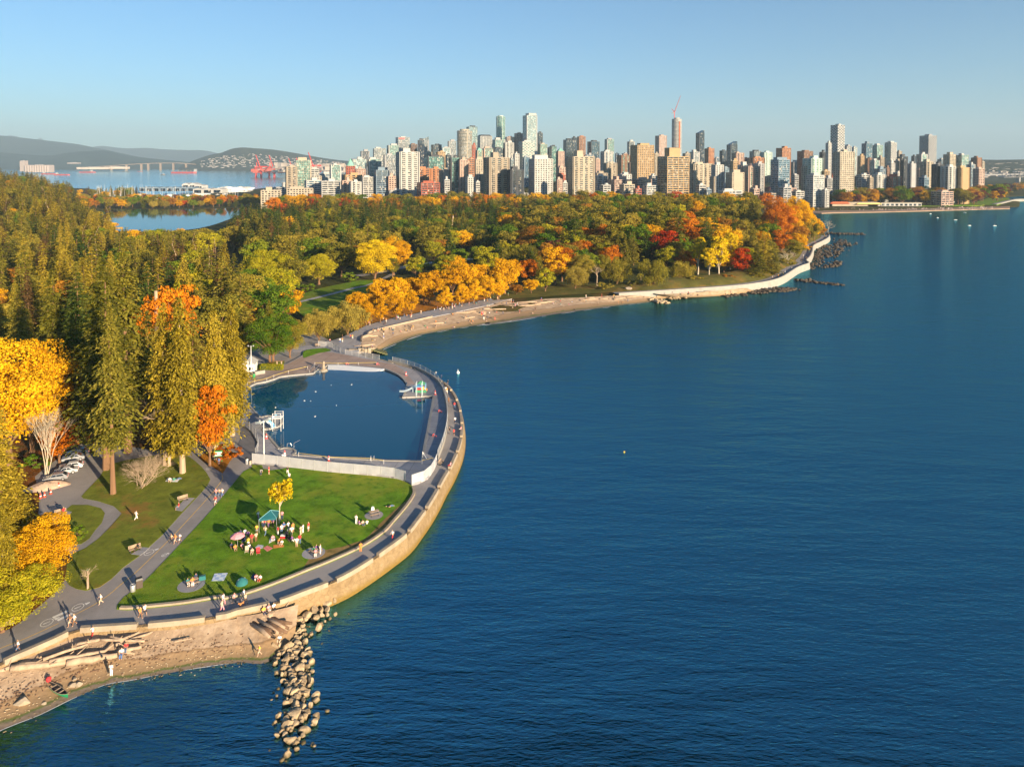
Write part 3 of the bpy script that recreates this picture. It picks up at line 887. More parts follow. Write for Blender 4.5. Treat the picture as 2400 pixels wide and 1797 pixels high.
stripe('park_road', [gp(*p, 5.0) for p in (G6(880, 740), G6(1180, 685), G6(1400, 640), G6(1700, 605), G6(2000, 580))], 7.0, M_ASPHALT, 'park road glimpsed between the trees', 6.0)
vg = [gp(*p) for p in (K7(310, 600), K7(310, 480), K7(480, 440), K7(680, 425), K7(780, 475), K7(560, 515), K7(430, 560))]
structure(sheet('pool_lawn', smooth(vg, True, 2.0), ZD_ + 0.03, M_LAWN), 'small bright green lawn beside the pool apron', 'lawn')
vg = [gp(*p) for p in (K1(160, 420), K1(180, 360), K1(330, 300), K1(640, 250), K1(820, 230), K1(820, 300), K1(690, 370), K1(590, 400), K1(400, 412))]
structure(sheet('pool_lawn', vg, ZD_ + 0.03, M_LAWN2), 'leafy grass patch with a clipped hedge beside the pool', 'lawn')
# ---- water sheets inland
lag = [R7(600, 800), R7(870, 795), R7(1000, 778), R7(1200, 774), R7(1500, 776), R7(2010, 766), R7(2150, 770), R7(2050, 830), R7(1800, 920), R7(1500, 960), R7(1000, 960), R7(700, 900)]
structure(sheet('lagoon', smooth([gp(*p, 2.75) for p in lag], True, 15), 2.75, M_LAGOON), 'still lagoon among the trees reflecting the far bank', 'water')
inl = [(-500, 470), (60, 470), (200, 468), R7(800, 690), R7(1200, 660), R7(2000, 690), R7(2208, 680), (680, 448), (720, 420), (800, 404), (800, 398), (600, 396.5), (430, 395.5), R7(700, 430), (150, 397), (-600, 398)]
structure(sheet('inlet', [gp(*p, 2.8) for p in inl], 2.8, M_INLET), 'blue harbour inlet between the park and the far hills', 'water')
# ------------------------------------------------------------------ trees
def m_leaf(name, c1, c2, c3, rough=0.6, trans=0.28, vary=0.24):
 """foliage: three leaf colours picked per leaf, a little different on every tree, light passing through"""
 m, t, p = newmat(name)
 L = t.links.new
 at = N(t, 'ShaderNodeAttribute', attribute_name='tint')
 oi = t.nodes.new('ShaderNodeObjectInfo')
 r = ramp(t, [(0.1, c1), (0.5, c2), (0.92, c3)])
 ad = N(t, 'ShaderNodeMath', operation='MULTIPLY_ADD')
 L(oi.outputs['Random'], ad.inputs[0])
 ad.inputs[1].default_value = vary * 2
 ad.inputs[2].default_value = -vary
 a2 = N(t, 'ShaderNodeMath', operation='ADD', use_clamp=True)
 L(at.outputs['Fac'], a2.inputs[0])
 L(ad.outputs[0], a2.inputs[1])
 L(a2.outputs[0], r.inputs['Fac'])
 d = N(t, 'ShaderNodeBsdfDiffuse')
 tl = N(t, 'ShaderNodeBsdfTranslucent')
 L(r.outputs['Color'], d.inputs['Color'])
 L(r.outputs['Color'], tl.inputs['Color'])
 mx = N(t, 'ShaderNodeMixShader')
 mx.inputs[0].default_value = trans
 L(d.outputs[0], mx.inputs[1])
 L(tl.outputs[0], mx.inputs[2])
 L(mx.outputs[0], t.nodes['Material Output'].inputs['Surface'])
 t.nodes.remove(p)
 return m
LEAF = {
 'fir': m_leaf('fir_needles', (0.085, 0.092, 0.014), (0.19, 0.175, 0.024), (0.33, 0.27, 0.04)),
 'darkfir': m_leaf('dark_fir_needles', (0.03, 0.065, 0.014), (0.07, 0.115, 0.02), (0.14, 0.155, 0.026)),
 'goldfir': m_leaf('golden_cedar_needles', (0.18, 0.14, 0.014), (0.34, 0.26, 0.024), (0.50, 0.37, 0.04)),
 'brownfir': m_leaf('browned_needles', (0.08, 0.05, 0.022), (0.15, 0.088, 0.032), (0.22, 0.13, 0.045)),
 'green': m_leaf('green_leaves', (0.05, 0.115, 0.010), (0.12, 0.19, 0.014), (0.24, 0.26, 0.02)),
 'lime': m_leaf('lime_leaves', (0.18, 0.20, 0.012), (0.34, 0.31, 0.016), (0.50, 0.41, 0.02)),
 'olive': m_leaf('olive_leaves', (0.12, 0.12, 0.016), (0.24, 0.205, 0.024), (0.37, 0.28, 0.04)),
 'yellow': m_leaf('yellow_leaves', (0.42, 0.29, 0.008), (0.66, 0.46, 0.012), (0.82, 0.60, 0.02)),
 'gold': m_leaf('golden_leaves', (0.42, 0.19, 0.006), (0.66, 0.34, 0.008), (0.82, 0.48, 0.014)),
 'orange': m_leaf('orange_leaves', (0.28, 0.075, 0.006), (0.52, 0.15, 0.008), (0.68, 0.25, 0.012)),
 'rust': m_leaf('rusty_leaves', (0.20, 0.085, 0.014), (0.38, 0.17, 0.02), (0.54, 0.27, 0.03)),
 'red': m_leaf('red_leaves', (0.26, 0.022, 0.008), (0.50, 0.060, 0.010), (0.62, 0.13, 0.015)),
 'purple': m_leaf('plum_leaves', (0.07, 0.022, 0.02), (0.15, 0.042, 0.032), (0.24, 0.08, 0.04)),
 'willow': m_leaf('willow_leaves', (0.19, 0.15, 0.03), (0.34, 0.26, 0.045), (0.48, 0.37, 0.07)),
 'twig': m_leaf('bare_twigs', (0.20, 0.13, 0.08), (0.34, 0.23, 0.14), (0.46, 0.33, 0.21), trans=0.05),
}
COLWORD = {'fir': 'olive green', 'darkfir': 'dark green', 'goldfir': 'golden green', 'brownfir': 'browned', 'green': 'bright green', 'lime': 'yellow green', 'olive': 'olive', 'yellow': 'yellow',
           'gold': 'golden orange', 'orange': 'orange', 'rust': 'rusty brown', 'red': 'red', 'purple': 'plum red', 'willow': 'pale golden', 'twig': 'bare'}
def diamonds(C, U, W, tint):
 """one kite-shaped leaf spray per row: centre C, half length U, half width W"""
 n = len(C)
 V = np.empty((n, 4, 3), np.float32)
 V[:, 0] = C - U
 V[:, 1] = C + W - U * 0.15
 V[:, 2] = C + U
 V[:, 3] = C - W - U * 0.15
 Q = np.arange(4 * n, dtype=np.int32).reshape(n, 4)
 return V.reshape(-1, 3), Q, tint
def unit(a):
 return a / (np.linalg.norm(a, axis=-1, keepdims=True) + 1e-9)
def leaf_mesh(name, C, U, W, tint):
 V, Q, t = diamonds(C, U, W, tint)
 return np_mesh(name, V, Q, {'tint': np.clip(t, 0, 1)})
def conifer_crown(name, seed, H=1.0, R=0.14, base=0.12, whorls=46, per=8, sprays=9, droop=0.35, size=1.0, ragged=0.3, power=0.75):
 """unit-height conifer crown: whorls of drooping limbs carrying flat sprays"""
 rg = np.random.default_rng(seed)
 C, U, W, T = [], [], [], []
 for w in range(whorls):
  f = (w + rg.uniform(-0.3, 0.3)) / whorls
  f = min(max(f, 0), 1)
  z0 = base + (1 - base) * f * 0.985
  taper = (1 - f) ** power
  if f < 0.15:
   taper *= 0.55 + 3 * f
  nb = per if f < 0.8 else max(4, int(per * 0.7))
  a0 = rg.uniform(0, 6.28)
  lobes = 1 + ragged * 0.6 * math.sin(3 * a0)
  for b in range(nb):
   a = a0 + 6.283 * b / nb + rg.normal(0, 0.22)
   ln = R * taper * lobes * rg.uniform(1 - ragged, 1 + ragged * 0.55) + 0.006
   if rg.random() < 0.5 * ragged:
    continue
   if rg.random() < 0.12:
    ln *= 1.28
   clump = rg.normal(0, 0.15)
   ns = max(3, int(sprays * (0.35 + 0.65 * taper)))
   s = np.linspace(0.25, 1.0, ns) + rg.normal(0, 0.04, ns)
   rad = np.array([math.cos(a), math.sin(a), 0])
   sid = np.array([-math.sin(a), math.cos(a), 0])
   c = rad * (s * ln)[:, None]
   c[:, 2] = z0 + 0.10 * ln * s - droop * ln * s ** 2
   c += sid * (rg.normal(0, 0.20, ns) * ln * (0.35 + 0.65 * s))[:, None]
   c[:, 2] += rg.normal(0, 0.0045, ns)
   d = rad * 0.8 + sid * rg.normal(0, 0.7, ns)[:, None]
   d[:, 2] = -droop * 0.9 * s + rg.normal(0, 0.25, ns)
   d = unit(d)
   up = np.zeros((ns, 3)); up[:, 2] = 1
   wv = unit(np.cross(d, up + rg.normal(0, 0.35, (ns, 3))))
   L = size * (0.017 + 0.010 * rg.random(ns)) * (0.55 + 0.6 * taper)
   C.append(c); U.append(d * L[:, None]); W.append(wv * (L * rg.uniform(0.35, 0.6, ns))[:, None])
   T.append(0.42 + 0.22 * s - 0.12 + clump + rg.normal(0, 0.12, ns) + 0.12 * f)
 C, U, W, T = map(np.concatenate, (C, U, W, T))
 return leaf_mesh(name, C * H, U * H, W * H, T)
def broad_crown(name, seed, shape='round', clumps=34, leaves=150, size=1.0, gap=0.0, spread=0.32, base=0.28):
 """unit-height broadleaf crown: leaf clumps over an uneven volume; returns mesh and clump centres"""
 rg = np.random.default_rng(seed)
 cen, rad = [], []
 ph = rg.uniform(0, 6.28, 6)
 for k in range(clumps):
  for _ in range(30):
   p = rg.uniform(-1, 1, 3)
   r = np.linalg.norm(p)
   if r < 1 and r > 0.38:
    break
  h = (p[2] + 1) / 2
  a = math.atan2(p[1], p[0])
  if shape == 'round':
   w = 1.0
  elif shape == 'oval':
   w = 0.62 * (1.08 - 0.55 * h) + 0.1
  elif shape == 'cone':
   w = 0.95 * (1.1 - 0.95 * h) + 0.06
  elif shape == 'flat':
   w = 1.25
  elif shape == 'pole':
   w = 0.42 + 0.1 * math.sin(h * 9 + ph[0])
  else:
   w = 1.0
  lob = 1 + 0.16 * math.sin(2 * a + ph[1]) + 0.12 * math.sin(3 * a + ph[2] + 3 * h)
  c = np.array([p[0] * spread * w * lob, p[1] * spread * w * lob, base + (1 - base) * (0.10 + 0.84 * h)])
  cen.append(c)
  rad.append(rg.uniform(0.06, 0.125) * (0.85 if shape in ('oval', 'pole', 'cone') else 1.0) * (0.75 if shape == 'pole' else 1))
 C, U, W, T = [], [], [], []
 for c, r in zip(cen, rad):
  n = int(leaves * rg.uniform(0.6, 1.3))
  d = unit(rg.normal(0, 1, (n, 3)))
  d[:, 2] = np.where(d[:, 2] < -0.4, -d[:, 2], d[:, 2])
  rr = r * (0.55 + 0.5 * rg.random(n) ** 0.5)
  pos = c + d * rr[:, None] * np.array([1.12, 1.12, 0.85])
  nrm = unit(d + rg.normal(0, 0.55, (n, 3)))
  if shape == 'weep':
   pos[:, 2] -= rg.random(n) ** 2 * 0.16
  t1 = unit(np.cross(nrm, rg.normal(0, 1, (n, 3))))
  t2 = np.cross(nrm, t1)
  L = size * rg.uniform(0.013, 0.024, n)
  if shape == 'weep':
   t1 = unit(t1 * 0.4 + np.array([0, 0, -1.0]))
  C.append(pos); U.append(t1 * L[:, None]); W.append(t2 * (L * rg.uniform(0.5, 0.8, n))[:, None])
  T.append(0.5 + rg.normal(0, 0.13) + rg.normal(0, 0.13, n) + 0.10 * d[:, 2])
 C, U, W, T = map(np.concatenate, (C, U, W, T))
 return leaf_mesh(name, C, U, W, T), cen
def trunk_mesh(name, seed, r=0.017, top=0.9, cen=None, base=0.28, lean=0.01, n=7, forks=1):
 rg = random.Random(seed)
 mb = MB()
 if cen is None:
  pts = [(rg.uniform(-lean, lean) * k, rg.uniform(-lean, lean) * k, top * k / 5) for k in range(6)]
  mb.tube(pts, [r * (1.25 if k == 0 else 1 - 0.17 * k) for k in range(6)], n)
 else:
  fork = base * 0.95
  mb.tube([(0, 0, 0), (rg.uniform(-lean, lean), rg.uniform(-lean, lean), fork * 0.5), (0, 0, fork), (rg.uniform(-.02, .02), rg.uniform(-.02, .02), fork + 0.25)], [r * 1.35, r, r * 0.85, r * 0.45], n)
  for c in cen[:18]:
   s = fork * rg.uniform(0.9, 1.2)
   mid = (c[0] * 0.45, c[1] * 0.45, s + (c[2] - s) * 0.5)
   mb.tube([(0, 0, s), mid, tuple(c)], [r * 0.42, r * 0.27, r * 0.1], 4, cap=False)
 return mb.mesh(name)
def bare_mesh(name, seed, h=1.0, r=0.016, spread=0.5, levels=4, stems=1, fan=.16):
 rg = random.Random(seed)
 mb = MB()
 def grow(p, d, ln, rad, lv):
  q = p + d * ln * 0.5 + Vector((rg.uniform(-1, 1), rg.uniform(-1, 1), 0)) * ln * 0.05
  e = p + d * ln
  mb.tube([tuple(p), tuple(q), tuple(e)], [rad, rad * 0.8, rad * 0.55], 5 if lv > 2 else 3, cap=False)
  if lv == 0:
   return
  for _ in range(rg.choice((3, 3, 4)) if lv > 1 else 4):
   nd = (d + Vector((rg.gauss(0, spread), rg.gauss(0, spread), rg.gauss(0.1, spread * 0.5)))).normalized()
   grow(p + d * ln * rg.uniform(0.5, 1.0), nd, ln * rg.uniform(0.55, 0.78), rad * 0.5, lv - 1)
 for s in range(stems):
  d = Vector((rg.gauss(0, fan if stems > 1 else 0.03), rg.gauss(0, fan if stems > 1 else 0.03), 1)).normalized()
  grow(Vector((rg.uniform(-.2, .2) * fan * (stems > 1), rg.uniform(-.2, .2) * fan * (stems > 1), 0)), d, (0.36 if stems == 1 else 0.5) * h, r, levels)
 return mb.mesh(name)
# templates (unit height, scaled per tree)
TPL = {}
for k in range(5):
 TPL['bigfir', k] = (conifer_crown('crown', 100 + k, 1, [.16, .14, .175, .15, .165][k], [.16, .26, .2, .12, .28][k], 36, 11, 52, [.42, .5, .36, .46, .4][k], .48, .48, .72), trunk_mesh('trunk', 100 + k, .0145, .88, None, .28, .002), M_BARK)
for k in range(5):
 TPL['fir', k] = (conifer_crown('crown', 200 + k, 1, [.185, .165, .21, .175, .195][k], .08, 25, 9, 23, [.4, .5, .3, .45, .35][k], 1.0, .48, .72), trunk_mesh('trunk', 200 + k, .012, .86, None, .28, .002), M_BARK)
for k in range(3):
 TPL['cedar', k] = (conifer_crown('crown', 300 + k, 1, [.18, .2, .16][k], .03, 48, 10, 11, .62, .95, .22, .62), trunk_mesh('trunk', 300 + k, .014, .85, None, .28, .002), M_BARK)
for k in range(3):
 TPL['bigcedar', k] = (conifer_crown('crown', 340 + k, 1, [.12, .135, .125][k], .14, 54, 11, 42, .75, .46, .42, .52), trunk_mesh('trunk', 340 + k, .016, .85, None, .28, .002), M_BARKPALE)
for k in range(2):
 TPL['scraggy', k] = (conifer_crown('crown', 360 + k, 1, .12, .22, 22, 6, 8, .3, 1.2, .5, .8), trunk_mesh('trunk', 360 + k, .013, .97), M_BARKPALE)
def broad(key, shape, seeds, clumps, leaves, size, spread, base, r, bark, n=7):
 for k, s in enumerate(seeds):
  me, cen = broad_crown('crown', s, shape, clumps, leaves, size, 0, spread, base)
  TPL[key, k] = (me, trunk_mesh('trunk', s, r, .9, cen, base, .012, n), bark)
broad('round', 'round', (400, 401, 402, 403), 64, 105, 1.0, .36, .18, .022, M_BARK)
broad('biground', 'round', (410, 411, 412), 95, 320, .52, .40, .14, .024, M_BARK)
broad('row', 'oval', (420, 421, 422), 80, 130, .85, .42, .10, .02, M_BARK)
broad('cone', 'cone', (430, 431), 40, 150, 1.1, .34, .12, .02, M_BARK)
broad('pole', 'pole', (440, 441, 442), 52, 110, .85, .36, .28, .014, M_BARKWHITE)
broad('willow', 'weep', (450, 451), 80, 170, .8, .46, .10, .026, M_BARK)
broad('shrub', 'flat', (460, 461, 462), 26, 110, 1.9, .50, .0, .02, M_BARK)
broad('small', 'round', (470,), 42, 34, 1.55, .25, .40, .014, M_BARKWHITE)
TPL['bare', 0] = (None, bare_mesh('trunk', 501, 1, .017, .42, 5), M_BARKWHITE)
TPL['bare', 1] = (None, bare_mesh('trunk', 502, 1, .02, .55, 5), M_BARKPALE)
TPL['stems', 0] = (None, bare_mesh('trunk', 503, 1, .0075, .2, 4, 7), M_BARKWHITE)
TPL['brush', 0] = (None, bare_mesh('trunk', 504, .9, .009, .7, 4, 16, .75), M_BARKPALE)
NVAR = {}
for (k, i) in TPL:
 NVAR[k] = max(NVAR.get(k, 0), i + 1)
KINDNAME = {'bigfir': ('fir_tree', 'fir'), 'fir': ('fir_tree', 'fir'), 'cedar': ('cedar_tree', 'cedar'), 'bigcedar': ('cedar_tree', 'cedar'), 'scraggy': ('spruce_tree', 'spruce'), 'round': ('maple_tree', 'maple'), 'biground': ('maple_tree', 'maple'),
   'row': ('avenue_tree', 'tree'), 'cone': ('beech_tree', 'tree'), 'pole': ('poplar_tree', 'poplar'), 'willow': ('willow_tree', 'willow'), 'shrub': ('shrub', 'shrub'), 'small': ('young_tree', 'tree'), 'bare': ('bare_tree', 'tree'), 'stems': ('bare_tree', 'tree'), 'brush': ('brushwood', 'shrub')}
KINDS = []
TREES = []     # (x, y, h) of everything planted, to keep the filler off
COUNT = {}
def plant(kind, col, x, y, z, h, label=None, group=None, wide=1.0, rg=random):
 k = rg.randrange(NVAR[kind])
 crown, trunk, bark = TPL[kind, k]
 name, cat = KINDNAME[kind]
 if kind in ('fir', 'bigfir') and col in ('darkfir', 'brownfir'):
  name, cat = 'spruce_tree', 'spruce'
 if kind in ('round', 'biground') and col in ('olive', 'green', 'lime'):
  name, cat = 'broadleaf_tree', 'tree'
 root = thing(name, label, cat, (x, y, z), rg.uniform(0, 6.283), group)
 sxy = h * wide * rg.uniform(0.92, 1.08)
 root.scale = (sxy, sxy, h)
 obj('trunk', trunk, bark, root)
 if crown is not None:
  obj('crown', crown, LEAF[col], root)
 TREES.append((x, y, h))
 KINDS.append(kind)
 COUNT[name] = COUNT.get(name, 0) + 1
 return root
def tree_px(kind, col, px, pyb, pyt, label=None, group=None, wide=1.0, z=3.0):
 """tree standing where its foot shows at pixel (px, pyb), its top at row pyt"""
 x, y, z = gp(px, pyb, z)
 r = ray(px, pyt)
 h = HC + r[2] * y / r[1] - z
 return plant(kind, col, x, y, z - 0.05, h, label, group, wide)
def tree_at(kind, col, px, pyt, dist, h, label=None, group=None, wide=1.0):
 """tree whose top shows at pixel (px, pyt): distance chosen by the wood it stands in"""
 p = at_dist(px, pyt, dist)
 z = tz(p[0], p[1])
 hh = p[2] - z
 if hh < 6:
  hh = 6
 return plant(kind, col, p[0], p[1], z - 0.05, hh, label, group, wide)
def ordinal(q):
 A = ['', 'second ', 'third ', 'fourth ', 'fifth ', 'sixth ', 'seventh ', 'eighth ', 'ninth ', 'tenth ', 'eleventh ', 'twelfth ', 'thirteenth ', 'fourteenth ', 'fifteenth ', 'sixteenth ', 'seventeenth ', 'eighteenth ', 'nineteenth ']
 if q < 19:
  return A[q]
 t, u = divmod(q + 1, 10)
 tens = ['', '', 'twent', 'thirt', 'fort', 'fift', 'sixt', 'sevent', 'eight', 'ninet'][t % 10]
 return tens + 'ieth ' if u == 0 else tens + 'y ' + (A[u - 1] or 'first ')
# ---- named trees: (kind, colour, x, foot row, top row, label, width)
NEAR = [
 ('bigfir', 'fir', 265, 1157, 700, 'tall fir with a long bare reddish trunk on the grass strip', 0.89),
 ('bigfir', 'fir', 250, 1100, 600, 'tall olive fir standing behind the parked cars', 1.02),
 ('bigfir', 'fir', 300, 1060, 560, 'broad olive fir behind the bare trunked fir', 1.02),
 ('bigcedar', 'goldfir', 428, 1108, 690, 'golden green cedar with pale forked trunk beside the picnickers', 0.85),
 ('bigcedar', 'goldfir', 388, 1090, 700, 'golden green cedar next to the tall bare tree', 0.85),
 ('bigcedar', 'goldfir', 545, 1020, 705, 'dense golden cedar at the corner of the pool fence', 0.98),
 ('bigcedar', 'goldfir', 505, 1075, 720, 'golden cedar behind the notice board', 0.94),
 ('bare', 'twig', 395, 1092, 855, 'tall leafless pale tree among the cedars', 1.1),
 ('round', 'orange', 492, 1092, 900, 'bright orange maple between two golden cedars', .62),
 ('stems', 'twig', 108, 1115, 985, 'cluster of bare pale stems above the parked cars', 1.1),
 ('round', 'orange', 140, 1085, 990, 'low orange red maple above the parked cars', 1.3),
 ('shrub', 'green', 85, 1098, 1065, 'green shrub bank behind the parked cars', 1.6),
 ('bigfir', 'fir', 130, 1000, 625, 'wide tall fir left of the orange maple', 1.05),
 ('bigfir', 'darkfir', 180, 1035, 680, 'dark fir shaded behind the golden maple', 0.94),
 ('bigfir', 'fir', 215, 1060, 780, 'small browned fir between the tall firs', 0.77),
 ('biground', 'gold', 20, 1090, 790, 'big golden orange maple above the car park', 1.15),
 ('biground', 'gold', 75, 1060, 800, 'second golden maple behind the big golden maple', .9),
 ('bigfir', 'goldfir', 5, 1330, 940, 'golden green fir at the edge of the car park road', 1.05),
 ('bigfir', 'goldfir', -40, 1420, 1020, 'golden fir rising over the path beside the beach', 1.05),
 ('bigfir', 'goldfir', 40, 1330, 1090, 'short golden green fir beside the orange shrubs', 1.05),
 ('bigcedar', 'goldfir', 10, 1465, 1180, 'low golden cedar overhanging the beach path', 1.05),
 ('biground', 'gold', 95, 1370, 1215, 'rounded orange gold maple at the fork of the paths', 1.25),
 ('biground', 'gold', 45, 1420, 1260, 'orange gold maple above the shaded path', 1.3),
 ('biground', 'lime', 5, 1480, 1330, 'yellow green maple beside the bench at the path', 1.5),
 ('bare', 'twig', 205, 1380, 1305, 'small leafless pale tree beside a wooden post', 1.3),
 ('shrub', 'green', 183, 1265, 1232, 'round bright green shrub on the grass island', 1.25),
 ('small', 'yellow', 656, 1221, 1123, 'slender young tree with yellow crown beside the teal canopy', 1.0),
 ('shrub', 'orange', 535, 1075, 1040, 'orange shrub beside the notice board', 1.5),
 ('brush', 'twig', 330, 1140, 1065, 'tangled bare brushwood between the big trunks', 1.15),
 ('brush', 'twig', 352, 1118, 1060, 'second tangle of bare brushwood under the cedars', 1.15),
 ('bigfir', 'fir', 420, 1000, 690, 'olive fir rising behind the leafless tree', 1.05),
 ('bigfir', 'fir', 455, 1000, 720, 'olive fir leaning over the path by the pool', 1.02),
 ('bigfir', 'fir', 350, 980, 720, 'olive fir in the shade of the tall firs', 0.94),
 ('bigfir', 'fir', 240, 960, 600, 'tall olive fir deep in the left woods', 1.02),
 ('bigfir', 'goldfir', 555, 980, 760, 'golden fir overlooking the pool slide', 0.94),
 ('round', 'orange', 400, 880, 665, 'bright orange round maple standing out among dark firs', .75),
 ('bigfir', 'fir', 45, 900, 660, 'scraggy olive fir at the edge of the dark gap', 0.85),
 ('biground', 'green', 640, 850, 735, 'broad two trunked green tree beside the white hut', 1.15),
 ('biground', 'olive', 680, 838, 745, 'olive tree spreading over the pool lawn', 1.1),
 ('bigfir', 'fir', 632, 850, 700, 'olive fir behind the white hut', 1.05),
 ('willow', 'willow', 748, 800, 722, 'pale golden willow beside the plaza', 1.0),
 ('willow', 'willow', 815, 785, 705, 'larger pale golden willow on the plaza edge', 1.15),
 ('willow', 'olive', 575, 835, 770, 'olive willow hiding behind the lamp post', .9),
]
for kind, col, px, yb, yt, lab, wd in NEAR:
 tree_px(kind, col, px, yb, yt, lab, None, wd)
# avenue along the far beach: two ranks of golden trees
for q, (x, yb, yt) in enumerate([(G6(950, 1150)), (G6(1075, 1130)), (G6(1210, 1100)), (G6(1345, 1065)), (G6(1638, 1010)), (G6(1780, 985)), (G6(1885, 965)), (G6(1998, 945)), (G6(2098, 930))]
                                 and [(*G6(950, 1150), G6(0, 925)[1]), (*G6(1075, 1130), G6(0, 910)[1]), (*G6(1210, 1100), G6(0, 865)[1]), (*G6(1345, 1065), G6(0, 840)[1]), (*G6(1638, 1010), G6(0, 800)[1]), (*G6(1780, 985), G6(0, 775)[1]), (*G6(1885, 965), G6(0, 735)[1]), (*G6(1998, 945), G6(0, 715)[1]), (*G6(2098, 930), G6(0, 705)[1])]):
 tree_px('row', 'gold', x, yb, yt, '%s golden tree of the front avenue rank counted from the plaza' % ('first', 'second', 'third', 'fourth', 'fifth', 'sixth', 'seventh', 'eighth', 'ninth')[q], 'front rank of golden trees', 1.12)
for q, (x, yb, yt, col) in enumerate([(*G6(860, 1060), G6(0, 860)[1], 'gold'), (*G6(960, 1040), G6(0, 870)[1], 'gold'), (*G6(1080, 1010), G6(0, 745)[1], 'gold'), (*G6(1230, 985), G6(0, 735)[1], 'gold'), (*G6(1330, 960), G6(0, 735)[1], 'gold'), (*G6(1500, 960), G6(0, 668)[1], 'gold'), (*G6(1450, 975), G6(0, 740)[1], 'gold'), (*G6(1700, 900), G6(0, 640)[1], 'gold'), (*G6(1810, 890), G6(0, 600)[1], 'gold'), (*G6(1930, 880), G6(0, 620)[1], 'gold'), (*G6(2080, 860), G6(0, 690)[1], 'olive'), (*G6(2150, 880), G6(0, 570)[1], 'gold')]):
 tree_px('round', col, x, yb, yt, '%sround tree of the rear avenue rank counted from the plaza, %s' % (ordinal(q) or 'first ', COLWORD[col]), 'rear rank of round trees', 1.1)
